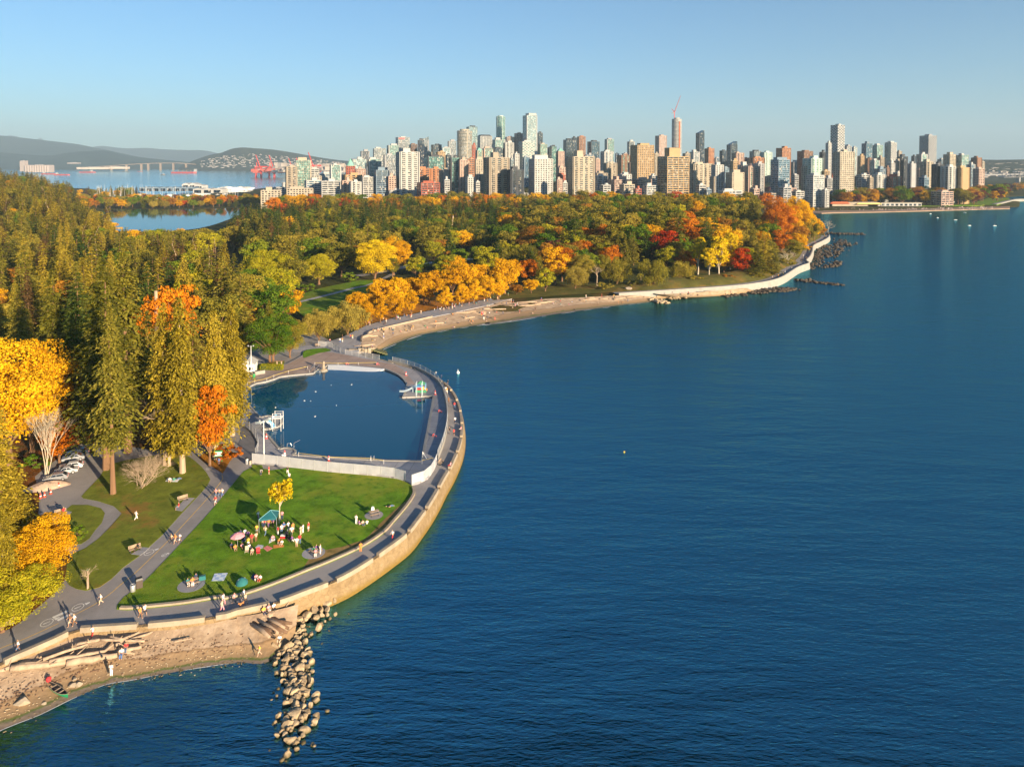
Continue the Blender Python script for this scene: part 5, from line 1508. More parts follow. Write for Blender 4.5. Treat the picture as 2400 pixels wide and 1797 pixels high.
  for i in range(nf):
   for q in range(nx):
    if (q + i) % 2:
     x = -w / 2 + w * (q + 0.5) / nx
     wl.box((x, -d / 2 - 0.2, (i + 0.5) * f), (w / nx * 0.8, 0.5, f * 0.9))
   for q in range(ny):
    if (q + i) % 2:
     y = -d / 2 + d * (q + 0.5) / ny
     for s in (-1, 1):
      wl.box((s * (w / 2 + 0.2), y, (i + 0.5) * f), (0.5, d / ny * 0.8, f * 0.9))
 wl.build('wall', WM[wall], root)
 r = MB()
 r.box((0, 0, h + 0.05), (w * 0.97, d * 0.97, 0.3))
 if roof is None:
  rp = MB()
  ph = (pent[2] if pent else rg.uniform(2.5, 5.5)) if h > 24 else rg.uniform(1, 2.5)
  pwid = pent[1] if pent else rg.uniform(0.3, 0.6)
  off = pent[0] if pent else rg.uniform(-0.15, 0.15)
  rp.box((w * off, 0, h + ph / 2 + 0.15), (w * pwid, d * 0.5, ph))
  if rg.random() < 0.5:
   rp.box((w * (off + 0.2), d * 0.1, h + 0.9), (w * 0.16, d * 0.2, 1.6))
  rr = r.build('roof', M_ROOF, root)
  rp.build('penthouse', WM[wall], rr)
  for q in range(rg.randint(2, 5)):
   MB().box((rg.uniform(-.4, .4) * w, rg.uniform(-.35, .35) * d, h + 0.7), (rg.uniform(1.2, 2.6), rg.uniform(1.2, 2.6), 1.1)).build('roof_vent', WM['grey'], rr)
 elif roof == 'pyramid' or roof == 'cone':
  n = 4 if roof == 'pyramid' else 12
  pts = [(math.cos(2 * math.pi * (q + .5) / n) * w * (.70 if n == 4 else .52), math.sin(2 * math.pi * (q + .5) / n) * d * (.70 if n == 4 else .52)) for q in range(n)]
  MB().prism(pts, h, h + w * (0.55 if n == 4 else 0.95), 0.05).build('roof', WM['copper'], root)
 elif roof == 'slant':
  mb = MB()
  a, b_ = h, h + w * 0.45
  mb.v += [(-w / 2, -d / 2, a), (w / 2, -d / 2, a), (w / 2, d / 2, a), (-w / 2, d / 2, a), (w / 2, -d / 2, b_), (w / 2, d / 2, b_)]
  mb.f += [(0, 1, 4), (3, 5, 2), (1, 2, 5, 4), (0, 4, 5, 3)]
  mb.build('roof', GL[glass], root)
 elif roof == 'hat':
  MB().prism([(-w / 2, -d / 2), (w / 2, -d / 2), (w / 2, d / 2), (-w / 2, d / 2)], h, h + 5, 0.7).build('roof', WM['dark'], root)
 return root, w, d, h
def round_tower(zf, x0, x1, yt, dist, wall, glass, label, step=3.2, slab=0.35, under=False):
 px0, py = zf(x0, yt)
 px1, _ = zf(x1, yt)
 X, Y, zt = at_dist((px0 + px1) / 2, py, dist)
 R = (px1 - px0) / F * dist * 0.5
 zb = tz(X, Y) - 1
 h = zt - zb
 root = thing('round_tower', label, 'tower', (X, Y + R, zb))
 n = 20
 circ = lambda r: [(math.cos(2 * math.pi * q / n) * r, math.sin(2 * math.pi * q / n) * r) for q in range(n)]
 MB().prism(circ(R * 0.94), 0, h - 0.5).build('glazing', GL[glass], root)['kind'] = 'stuff'
 mb = MB()
 z = 2.0
 while z < h:
  mb.prism(circ(R), z, z + step * slab)
  z += step
 mb.build('balcony', WM[wall], root)['kind'] = 'stuff'
 wl = MB()
 for q in range(0, n, 4):
  a = 2 * math.pi * (q + 0.5) / n
  wl.box((math.cos(a) * R * 0.93, math.sin(a) * R * 0.93, h / 2), (1.4, 1.4, h + 0.2), a)
 wl.prism(circ(R * 0.6), h - 0.5, h + 3)
 wl.build('wall', WM[wall], root)
 return root, R, h
T = building
Z_ = ZA
# --- left edge of the city
T(ZA, 1000, 1085, 520, 1250, 'balc', 'beige'); T(ZA, 1085, 1210, 465, 1300, 'glass', 'cream', 'green', label='stepped green glass tower at the harbour edge of the city'); T(ZA, 1205, 1280, 540, 1350, 'band', 'white'); T(ZA, 1160, 1300, 640, 1160, 'band', 'white', 'blue'); T(ZA, 1300, 1460, 645, 1130, 'band', 'white')
T(ZA, 1010, 1225, 708, 1120, 'punch', 'cream'); T(ZA, 785, 945, 725, 1050, 'punch', 'cream', label='low cream apartment block between the lagoon and the harbour'); T(ZA, 1375, 1470, 505, 1500, 'glass', 'white', 'green')
T(ZA, 1515, 1590, 515, 1500, 'punch', 'brick', roof='cone', label='red brick tower with a copper green cone roof'); T(ZA, 1565, 1690, 455, 1550, 'glass', 'white', 'pale'); T(ZA, 1700, 1820, 455, 1560, 'glass', 'white', 'green'); T(ZA, 1640, 1715, 385, 2000, 'glass', 'grey', 'navy'); T(ZA, 1750, 1860, 362, 2000, 'glass', 'white', 'grey')
T(ZA, 1500, 1645, 590, 1200, 'balc', 'tan'); T(ZA, 1650, 1755, 610, 1150, 'band', 'white'); T(ZA, 1760, 1875, 550, 1150, 'band', 'blueg', 'navy'); T(ZA, 1870, 1970, 335, 2000, 'glass', 'white', 'green', label='green glass tower with a white roof screen'); T(ZA, 1840, 1955, 420, 1500, 'glass', 'grey', 'grey')
sgn, w_, d_, h_ = T(ZA, 1945, 2065, 265, 2300, 'glass', 'white', 'grey', label='pale grey glass tower with a red sign under its roof')
MB().box((-w_ * 0.2, -d_ / 2 - 0.6, h_ - 4), (w_ * 0.5, 0.5, 4.5)).build('sign_panel', plain('red_sign', (0.5, 0.03, 0.03), 0.5, 0.1), sgn)
T(ZA, 1955, 2140, 392, 1150, 'balc', 'white', label='big white balconied tower half in the shade of its neighbours', pent=(-.1, .4, 6)); T(ZA, 2070, 2130, 325, 2300, 'band', 'brown'); T(ZA, 2135, 2190, 290, 2200, 'glass', 'dark', 'navy', label='thin navy slab tower with a pale edge')
for a in ((1225, 1300, 600, 1500, 'punch', 'cream'), (1290, 1380, 580, 1600, 'band', 'white', 'blue'), (1440, 1520, 570, 1700, 'glass', 'grey', 'blue'), (1600, 1680, 540, 1400, 'punch', 'pink'), (1690, 1760, 520, 1750, 'glass', 'white', 'grey'), (1480, 1560, 640, 1130, 'balc', 'pink'), (1550, 1640, 650, 1100, 'balc', 'white'), (1870, 1950, 605, 1180, 'balc', 'pink')):
 T(ZA, *a)
# --- downtown core
T(ZB, 460, 580, 545, 2300, 'glass', 'grey', 'grey', roof='slant', label='grey glass tower with a curved sloping crown'); T(ZB, 610, 745, 605, 2200, 'glass', 'dark', 'navy'); T(ZB, 745, 865, 645, 1900, 'glass', 'white', 'pale'); T(ZB, 515, 780, 760, 1500, 'glass', 'dark', 'green', label='wide dark framed block of green glass'); T(ZB, 680, 790, 700, 1800, 'punch', 'tan')
T(ZB, 825, 935, 558, 2000, 'glass', 'grey', 'grey'); round_tower(ZB, 935, 1135, 418, 1600, 'cream', 'grey', 'tall cream rounded tower ringed with balconies'); T(ZB, 1070, 1210, 372, 2100, 'glass', 'dark', 'pale', label='pale glass tower in a dark frame behind the rounded tower'); T(ZB, 1205, 1400, 495, 2300, 'band', 'white', roof='hat', label='white office tower with a dark hat shaped roof')
T(ZB, 1135, 1190, 610, 1700, 'punch', 'brick'); T(ZB, 1190, 1275, 680, 1500, 'glass', 'beige', 'green', roof='pyramid', label='glass tower with a stepped brown hat'); T(ZB, 1275, 1415, 650, 1600, 'glass', 'pink', 'green', label='green glass tower with a pink stepped top'); T(ZB, 1405, 1570, 540, 1900, 'glass', 'white', 'green')
round_tower(ZB, 1448, 1572, 236, 2500, 'paleg', 'green', 'very tall teal rounded glass tower', 3.4, 0.12); T(ZB, 1570, 1690, 505, 2400, 'band', 'pink'); T(ZB, 1690, 1800, 458, 2400, 'band', 'pink', label='pink banded office tower beside the tallest tower')
shg, w_, d_, h_ = T(ZB, 1800, 1985, 225, 2350, 'glass', 'white', 'pale', label='tallest pale glass tower with a white crown'); MB().box((w_ * 0.1, 0, h_ + 3), (w_ * 0.75, d_ * 0.8, 9)).build('crown_screen', WM['white'], shg)
T(ZB, 1985, 2055, 452, 2500, 'glass', 'dark', 'navy'); T(ZB, 1555, 1675, 578, 1700, 'balc', 'white'); T(ZB, 1420, 1550, 652, 1700, 'glass', 'dark', 'navy'); T(ZB, 1745, 1950, 565, 1700, 'check', 'white', 'green', label='grey green tower gridded with white frames'); T(ZB, 1995, 2115, 600, 1700, 'glass', 'cream', 'green')
T(ZB, 420, 600, 912, 1250, 'balc', 'orange', label='orange brick apartment block with chimney like piers'); T(ZB, 600, 730, 918, 1290, 'balc', 'orange'); T(ZB, 720, 850, 938, 1200, 'blank', 'beige'); T(ZB, 850, 975, 772, 1150, 'glass', 'dark', 'green', label='dark green glass tower at the edge of the park'); T(ZB, 970, 1090, 805, 1140, 'punch', 'pink', k=.6); T(ZB, 1070, 1170, 792, 1300, 'band', 'orange')
T(ZB, 1165, 1310, 795, 1400, 'punch', 'cream'); T(ZB, 1300, 1610, 772, 1100, 'balc', 'beige', pent=(-.1, .3, 8), label='broad beige balconied tower rising from the park trees'); T(ZB, 1610, 1800, 930, 1080, 'balc', 'dark', 'navy', label='dark balconied block squeezed beside the beige tower'); T(ZB, 1630, 1720, 782, 1500, 'glass', 'white', 'blue'); T(ZB, 1680, 1750, 725, 1500, 'punch', 'white')  # dark block: shade on a pink tower's left face, put into the wall colour
T(ZB, 1880, 2185, 790, 1085, 'punch', 'white', pent=(-.05, .75, 6), label='broad white slab with rows of small dark windows'); T(ZB, 1800, 1890, 770, 1600, 'glass', 'blueg', 'blue'); T(ZB, 2120, 2212, 640, 1900, 'glass', 'dark', 'navy')
for a in ((1060, 1180, 1030, 1120, 'punch', 'white'), (850, 980, 1000, 1160, 'balc', 'paleg'), (1190, 1310, 990, 1200, 'balc', 'cream'), (430, 720, 1100, 1080, 'low', 'brick'), (50, 160, 1015, 1150, 'punch', 'pink'), (0, 60, 940, 1200, 'balc', 'blueg'), (1140, 1240, 900, 1500, 'punch', 'pink'), (20, 110, 780, 1500, 'balc', 'grey'), (800, 870, 740, 1600, 'glass', 'dark', 'navy'), (1230, 1300, 760, 1750, 'glass', 'white', 'blue'), (1400, 1440, 600, 2050, 'glass', 'white', 'green'), (1180, 1240, 1090, 1060, 'low', 'white'), (770, 850, 1060, 1090, 'low', 'white'), (540, 620, 700, 2100, 'punch', 'cream')):
 T(ZB, *a)
# --- centre
T(ZC, 205, 300, 628, 1900, 'glass', 'dark', 'green', label='dark teal glass tower left of the copper roof'); T(ZC, 300, 400, 690, 1900, 'punch', 'pink', roof='pyramid', label='old pale hotel with a steep copper green roof'); T(ZC, 390, 530, 540, 2200, 'glass', 'dark', 'navy', label='blue black slab tower in the centre of the skyline'); T(ZC, 500, 570, 512, 2350, 'glass', 'dark', 'navy'); T(ZC, 570, 675, 500, 2200, 'band', 'orange', label='white and orange striped tower'); T(ZC, 700, 855, 565, 2200, 'glass', 'dark', 'blue')
T(ZC, 925, 1045, 533, 2200, 'glass', 'grey', 'green'); T(ZC, 880, 1020, 692, 1600, 'balc', 'white', 'blue'); T(ZC, 1220, 1310, 565, 1900, 'glass', 'white', 'navy'); T(ZC, 435, 785, 760, 1080, 'balc', 'cream', pent=(-.1, .3, 9), label='broad cream balconied tower with dark recesses'); T(ZC, 1265, 1560, 612, 1350, 'punch', 'tan', k=.7, label='tan tower with a dense grid of square windows'); T(ZC, 1585, 1725, 490, 1900, 'punch', 'pink', 'grey', label='pink and grey tower with a white cap')
cr, R_, h_ = round_tower(ZC, 1810, 1938, 268, 1900, 'white', 'dark', 'white ribbed tower under construction with a crane on top', 3.4, 0.62)
MB().box((R_ * 0.35, -R_ * 0.95, h_ * 0.48), (3, 2.5, h_ * 0.95)).build('hoist_shaft', plain('hoist_orange', (0.5, 0.12, 0.04), 0.7, 0.1), cr)
crn = thing('tower_crane', 'red luffing crane on the tower under construction', 'crane', (cr.location.x - R_ * 0.5, cr.location.y, cr.location.z + h_ + 3))
M_CRANE = plain('crane_red', (0.55, 0.06, 0.05), 0.6, 0.1)
MB().tube([(0, 0, 0), (0, 0, 16)], 1.0, 4).build('mast', M_CRANE, crn); MB().tube([(0, 0, 14), (16, 0, 58)], [0.9, 0.5], 4).build('jib', M_CRANE, crn); MB().tube([(0, 0, 14), (-7, 0, 24)], 0.7, 4).tube([(-7, 0, 24), (0, 0, 16)], 0.3, 3).build('a_frame', M_CRANE, crn); MB().box((-4, 0, 13), (5, 2, 2.5)).build('counterweight', WM['grey'], crn)
T(ZC, 1615, 2015, 760, 1065, 'band', 'tan', k=.6, pent=(-.05, .5, 13), label='broad tan tower striped with ribbon windows'); T(ZC, 920, 1075, 842, 1500, 'balc', 'cream'); T(ZC, 1095, 1250, 742, 1600, 'balc', 'brown', 'green'); T(ZC, 785, 880, 792, 1700, 'punch', 'pink'); T(ZC, 790, 960, 1012, 1160, 'low', 'white'); T(ZC, 960, 1280, 1062, 1120, 'low', 'pink'); T(ZC, 1280, 1530, 1055, 1130, 'low', 'pink'); T(ZC, 1120, 1310, 1122, 1070, 'low', 'cream'); T(ZC, 1300, 1400, 1180, 1050, 'low', 'brick')
for a in ((785, 960, 975, 1250, 'punch', 'beige'), (1100, 1270, 990, 1200, 'punch', 'white'), (300, 430, 1000, 1150, 'punch', 'brick'), (300, 430, 900, 1300, 'punch', 'pink'), (1060, 1110, 720, 2000, 'glass', 'grey', 'blue'), (1150, 1230, 720, 2100, 'punch', 'grey'), (660, 780, 735, 1900, 'glass', 'grey', 'blue'), (1420, 1600, 1135, 1070, 'low', 'white'), (860, 1000, 1130, 1080, 'low', 'white'), (1560, 1620, 720, 1700, 'balc', 'cream'), (1940, 2030, 720, 1500, 'punch', 'beige'), (2030, 2100, 830, 1400, 'punch', 'cream'), (1230, 1300, 840, 1450, 'punch', 'pink'), (1500, 1610, 1010, 1250, 'low', 'white'), (370, 440, 1100, 1080, 'low', 'white'), (300, 370, 1050, 1060, 'balc', 'pink')):
 T(ZC, *a)
# --- right of centre
T(ZD, 95, 215, 698, 1700, 'glass', 'white', 'grey'); T(ZD, 175, 280, 455, 2100, 'glass', 'dark', 'navy', roof='slant', label='tall navy glass tower with a slanting crown'); T(ZD, 290, 405, 655, 1800, 'punch', 'orange', label='cream and orange brick tower with a dark crown'); T(ZD, 80, 380, 852, 1200, 'balc', 'cream', k=.5, label='wide cream balconied slab behind the headland'); T(ZD, 380, 525, 868, 1150, 'punch', 'white'); T(ZD, 480, 570, 682, 2000, 'glass', 'dark', 'navy')
T(ZD, 575, 705, 605, 2100, 'glass', 'dark', 'navy', roof='slant', label='navy tower with a pointed sail shaped top'); T(ZD, 650, 785, 712, 1700, 'balc', 'pink'); T(ZD, 625, 720, 818, 1400, 'punch', 'tan'); T(ZD, 870, 1010, 690, 2000, 'glass', 'dark', 'grey'); T(ZD, 1015, 1150, 702, 1900, 'balc', 'paleg', 'pale'); T(ZD, 1150, 1380, 800, 1150, 'band', 'blueg', 'blue', k=.7, pent=(0, .9, 4), label='blue banded office block with a white roof terrace'); T(ZD, 1220, 1395, 650, 1700, 'punch', 'orange', label='stepped orange brick tower behind the blue block'); T(ZD, 1495, 1680, 690, 1700, 'punch', 'brown', label='brown gridded tower with an orange roof box')
T(ZD, 1575, 1800, 782, 1300, 'balc', 'paleg', 'green'); T(ZD, 1605, 1825, 1002, 1100, 'band', 'white', 'grey', label='white rounded apartment block above the city beach'); T(ZD, 1925, 2095, 350, 1700, 'check', 'white', 'navy', k=.9, label='tall white framed tower with a checkered facade'); T(ZD, 1860, 1925, 585, 1600, 'punch', 'white'); T(ZD, 1970, 2212, 700, 1150, 'punch', 'cream', 'dark', k=.45, pent=(0, .25, 4), label='big cream tower with even rows of windows beside the beach'); T(ZD, 570, 790, 968, 1130, 'blank', 'cream', label='blank cream wall of a block beside the green framed block'); T(ZD, 780, 985, 882, 1180, 'balc', 'pink', 'green', label='pink apartment tower striped with green glass'); T(ZD, 470, 760, 1205, 1050, 'low', 'white', k=.4); T(ZD, 1070, 1400, 1235, 1060, 'low', 'beige', k=.4); T(ZD, 360, 490, 1022, 1150, 'blank', 'cream'); T(ZD, 525, 600, 908, 1250, 'band', 'blueg', 'blue')
for a in ((850, 1050, 775, 1600, 'balc', 'orange'), (1780, 1860, 702, 1700, 'balc', 'dark'), (2090, 2185, 622, 1900, 'glass', 'grey', 'grey'), (1545, 1610, 880, 1200, 'balc', 'cream'), (720, 870, 865, 1300, 'glass', 'white', 'blue'), (940, 1050, 850, 1300, 'balc', 'grey'), (1420, 1500, 1000, 1300, 'low', 'grey'), (1800, 1900, 950, 1300, 'low', 'tan'), (1820, 1960, 1040, 1200, 'low', 'grey'), (1810, 1890, 1190, 1090, 'balc', 'white'), (170, 300, 1130, 1070, 'low', 'white'), (280, 370, 1190, 1060, 'low', 'blueg'), (405, 480, 780, 1900, 'glass', 'grey', 'blue'), (1400, 1500, 830, 1900, 'low', 'grey'), (880, 990, 1180, 1060, 'low', 'pink'), (1250, 1400, 1160, 1050, 'low', 'grey'), (785, 870, 790, 1950, 'punch', 'brick')):
 T(ZD, *a)
# --- right edge
T(ZE, 140, 220, 312, 1800, 'glass', 'grey', 'grey'); T(ZE, 225, 285, 320, 2000, 'glass', 'white', 'pale'); T(ZE, 350, 460, 278, 1800, 'glass', 'blueg', 'blue', label='square blue glass tower beyond the cream tower'); T(ZE, 460, 580, 298, 1900, 'glass', 'white', 'green'); T(ZE, 615, 740, 268, 1900, 'check', 'white', 'navy', label='white tower patterned like a checkerboard'); T(ZE, 1020, 1195, 188, 1900, 'check', 'grey', 'navy', label='tall grey tower with a jumbled block pattern'); T(ZE, 980, 1090, 402, 1600, 'glass', 'white', 'green'); T(ZE, 920, 965, 422, 1800, 'glass', 'dark', 'navy'); T(ZE, 755, 865, 428, 1700, 'glass', 'dark', 'navy')
T(ZE, 470, 605, 638, 1250, 'balc', 'white', 'grey'); T(ZE, 795, 860, 472, 1300, 'balc', 'dark'); T(ZE, 860, 960, 512, 1310, 'blank', 'grey'); T(ZE, 1030, 1155, 488, 1350, 'balc', 'cream'); T(ZE, 1165, 1280, 518, 1200, 'balc', 'dark'); T(ZE, 1270, 1415, 543, 1180, 'balc', 'white', label='white balconied tower above the end of the city beach'); T(ZE, 1415, 1570, 558, 1180, 'blank', 'tan', label='tan blank sided tower above the end of the city beach'); T(ZE, 1295, 1415, 405, 1600, 'punch', 'cream'); T(ZE, 1435, 1565, 412, 1600, 'glass', 'white', 'green'); T(ZE, 1615, 1715, 443, 1700, 'blank', 'brown', label='brown slab standing alone at the right end of the city')
for a in ((960, 1050, 582, 1400, 'punch', 'pink'), (1010, 1110, 672, 1250, 'band', 'blueg', 'blue'), (605, 790, 658, 1250, 'band', 'brick'), (715, 800, 612, 1350, 'punch', 'white'), (640, 720, 502, 1600, 'punch', 'white'), (445, 540, 472, 1600, 'glass', 'white', 'green'), (300, 370, 422, 1700, 'punch', 'tan'), (290, 420, 640, 1300, 'low', 'white'), (530, 600, 440, 1700, 'punch', 'beige'), (700, 800, 480, 1650, 'balc', 'beige'), (380, 470, 450, 1750, 'balc', 'brown'), (1560, 1640, 520, 1500, 'glass', 'white', 'blue'), (1640, 1745, 570, 1400, 'punch', 'pink'), (1715, 1755, 490, 1900, 'punch', 'cream'), (740, 800, 370, 2000, 'punch', 'cream'), (1100, 1165, 560, 1450, 'punch', 'beige'), (610, 660, 560, 1500, 'punch', 'brown'), (410, 470, 670, 1240, 'punch', 'beige'), (490, 610, 570, 1450, 'band', 'blueg', 'navy'), (1220, 1300, 460, 1800, 'glass', 'grey', 'blue')):
 T(ZE, *a)
# --- low rooftops filling the streets between
rb = random.Random(5)
for q in range(120):
 px = rb.uniform(640, 2230)
 dist = rb.uniform(1120, 1900)
 hh = rb.uniform(10, 26)
 x = (px - CX) / F * dist
 z0 = tz(x, dist)
 dd = dist * CT - (z0 + hh - HC) * ST
 py = CY - F * (dist * ST + (z0 + hh - HC) * CT) / dd
 if px < 900 and dist < 1200:
  continue
 wpx = rb.uniform(16, 30) / dist * F
 T(lambda a, b: (a, b), px, px + wpx, py, dist, rb.choice(('low', 'punch', 'balc')), rb.choice(('white', 'cream', 'pink', 'beige', 'tan', 'grey', 'brick', 'white')))
# plain blocks are told apart by the named building they stand closest to
_nm = [(o['label'], o.location) for o, named in BUILT if named]
_cl = {}
for o, named in BUILT:
 if not named:
  n, l = min(_nm, key=lambda a: (a[1] - o.location).length)
  _cl.setdefault((o['label'].split(' with ')[0], n), []).append(((l - o.location).length, o))
for (lab, n), L in _cl.items():
 L.sort(key=lambda a: a[0])
 n = n.replace('grey green tower gridded with white frames', 'grey green white framed tower').replace(' with a white roof screen', ' under a white screen').replace(' with a pink stepped top', ' under a pink top')
 short = ' '.join(n.split(' ')[:9]) if ' with ' not in n else n.split(' with ')[0]
 for q, (_, o) in enumerate(L):
  o['label'] = ' '.join(('%sclosest %s to %s' % (ordinal(q), lab.replace('mid height ', '').replace(' window', '').replace(' apartment', ''), short)).split(' ')[:16])
  o['group'] = 'blocks of the city'
# ------------------------------------------------------------------ far background
def m_hill(name, col, col2, sc):
 return m_layers(name, [(sc, 0.7, 1.25, col), (sc * 3, 0.52, 0.64, col2)], 0.95, 1.0, sc * 20, 0.1)
def ridge(name, prof, dist, depth, mat, label, zf=None, rough=6.0):
 """hill whose crest follows the profile (pixel x, y) at one distance, falling to the ground in front and behind"""
 P = [zf(*p) if zf else p for p in prof]
 crest = smooth([at_dist(x, y, dist) for x, y in P], step=dist * 0.006)
 lines = []
 for f, zz in ((-1.0, 0.0), (-0.75, 0.22), (-0.5, 0.5), (-0.28, 0.76), (-0.1, 0.95), (0.0, 1.0), (0.4, 0.8), (1.0, 0.0)):
  L = []
  for i, c in enumerate(crest):
   k = 1 + f * depth / dist
   nz = noise.noise((c[0] * 0.0012, f * 3.1, dist * 0.001)) * rough * (1 - abs(f)) * 4
   L.append((c[0] * k, c[1] * k, max(2.0, 2.5 + (c[2] - 2.5) * zz + nz * (0 if f == 0 else 1))))
  lines.append(L)
 return structure(MB().loft(lines).build(name, mat, smooth=True), label, 'hill')
M_MTN = m_hill('mountain_forest', (0.035, 0.06, 0.05), (0.02, 0.04, 0.03), 0.0012)
M_HILLW = m_hill('hill_wood', (0.05, 0.06, 0.035), (0.09, 0.07, 0.035), 0.006)
ridge('mountain', [(-300, 325), (-100, 315), (0, 318), (60, 324), (120, 331), (180, 338), (230, 348), (290, 360), (340, 372), (400, 384), (470, 389)], 14000, 3500, M_MTN, 'blue grey forested mountain slope on the left horizon')
ridge('mountain', [(-50, 352), (100, 365), (160, 358), (210, 354), (250, 353), (290, 362), (340, 370), (420, 378), (520, 386)], 10500, 1800, M_MTN, 'lower wooded shoulder in front of the mountain slope')
ridge('mountain', [(150, 350), (215, 345), (240, 342), (270, 346), (300, 348), (340, 347), (380, 350), (430, 352), (480, 353), (520, 362), (600, 380)], 19500, 3500, M_MTN, 'faint far mountain ridge beyond the inlet')
ridge('mountain', [(-80, 345), (-20, 325), (10, 320), (22, 317), (40, 320), (55, 326), (85, 328), (95, 323), (103, 329), (140, 333), (200, 345), (300, 370)], 24000, 3500, M_MTN, 'pale jagged peaks behind the mountain slope')
ridge('hill', [(420, 391), (450, 378), (490, 364), (520, 358), (540, 350), (565, 346), (600, 348), (640, 351), (680, 357), (720, 364), (760, 371), (820, 378), (900, 381), (1000, 384)], 8500, 1200, M_HILLW, 'rounded hill dotted with houses across the inlet', rough=3)
ridge('hill', [(820, 372), (860, 368), (900, 370), (960, 374), (1050, 380), (1200, 383)], 24000, 3000, M_MTN, 'faint pale hills behind the city')
ridge('hill', [(2150, 386), (2230, 382), (2290, 375), (2340, 375), (2400, 374), (2500, 372), (2700, 376), (3000, 384)], 4300, 1300, M_HILLW, 'wooded hill with houses at the right end of the city', rough=2)
structure(sheet('far_shore', [gp(x, y, 3.2) for x, y in ((-800, 397), (150, 396.5), (200, 396), (430, 395), (620, 397), (760, 402), (900, 404), (900, 390), (400, 389), (-900, 389))], 3.2, m_layers('far_shore', [(0.004, 0.7, 1.2, (0.16, 0.15, 0.13)), (0.02, 0.5, 0.6, (0.05, 0.07, 0.03))], 0.9, 0.1, 1)), 'low industrial shore across the inlet', 'shore')
# houses on the far hill (too small to tell apart): one mass each
def houses(name, boxes, mat, label, cat):
 mb = MB()
 for (px, py, dist, w, d, h, rz) in boxes:
  p = at_dist(px, py, dist)
  mb.box((p[0], p[1], p[2]), (w, d, h), rz)
 o = mb.build(name, mat)
 return tag(o, label, cat, kind='stuff')
rh = random.Random(3)
bx = []
for q in range(420):
 px = rh.uniform(470, 800)
 top = np.interp(px, [470, 520, 600, 700, 800], [378, 366, 360, 370, 380])
 py = rh.uniform(top, 394)
 dist = 8500 - (py - 346) / 48 * 1050 - 60
 s = rh.uniform(7, 17)
 bx.append((px, py, dist, s * rh.uniform(1, 2.2), s, rh.uniform(4, 9), rh.uniform(0, 3)))
houses('hill_houses', bx, plain('far_houses', (0.40, 0.36, 0.33), 0.8, 0.3, 0.01, world=True), 'white houses scattered over the hill across the inlet', 'houses')
bx = []
for q in range(170):
 px = rh.uniform(2240, 2440)
 py = rh.uniform(382, 415)
 dist = 4300 - (py - 375) / 40 * 1150 - 40
 s = rh.uniform(8, 22)
 bx.append((px, py, dist, s * rh.uniform(1, 2.2), s, rh.uniform(6, 12), rh.uniform(0, 3)))
houses('hill_houses', bx, MATS['far_houses'], 'houses scattered over the wooded hill at the right', 'houses')
bx = []
for q in range(260):
 px = rh.uniform(640, 1000)
 py = rh.uniform(384, 404)
 dist = rh.uniform(3200, 5200)
 s = rh.uniform(10, 34)
 bx.append((px, py, dist, s * rh.uniform(1, 2.4), s, rh.uniform(8, 18), rh.uniform(0, 3)))
houses('east_city_blocks', bx, plain('far_blocks', (0.40, 0.35, 0.31), 0.8, 0.5, 0.01, world=True), 'low buildings of the eastern city behind the cranes', 'buildings')
# port buildings, grain silos
def block(name, px0, px1, pyt, pyb, dist, mat, label, cat='building', flutes=0):
 a = at_dist(px0, pyt, dist); b = at_dist(px1, pyt, dist); c = at_dist(px0, pyb, dist)
 root = thing(name, label, cat, ((a[0] + b[0]) / 2, dist, c[2]))
 w, h = b[0] - a[0], a[2] - c[2]
 MB().box((0, 0, h / 2), (w, w * 0.35 if w > 60 else w, h)).build('wall', mat, root)
 if flutes:
  for q in range(flutes):
   MB().cyl((-w / 2 + w * (q + .5) / flutes, -w * 0.175 if w > 60 else -w / 2, 0), w / flutes * 0.48, h * 0.96, 8).build('silo', mat, root)
 MB().box((0, 0, h + 2), (w * 0.3, w * 0.1, 4)).build('roof', WM['grey'], root)
 return root
M_SILO = plain('silo_concrete', (0.42, 0.34, 0.30), 0.8, 0.1, 0.01)
block('grain_silo', 64, 121, 387, 404, 5200, M_SILO, 'long pale row of grain silos across the inlet', 'silo', 10); block('grain_silo', 50, 62, 377, 402, 5200, M_SILO, 'tall pale silo tower beside the silo row', 'silo'); block('warehouse', 160, 187, 381.5, 384, 8200, M_SILO, 'pale flat warehouse on the mountain foot'); block('warehouse', 186, 250, 392, 397, 6500, plain('ship_shed', (0.6, 0.5, 0.4), 0.8, 0.2, 0.01), 'long pale shed on the far shore')
block('warehouse', 250, 300, 391, 396, 6600, MATS['ship_shed'], 'second pale shed beside the far bridge end')
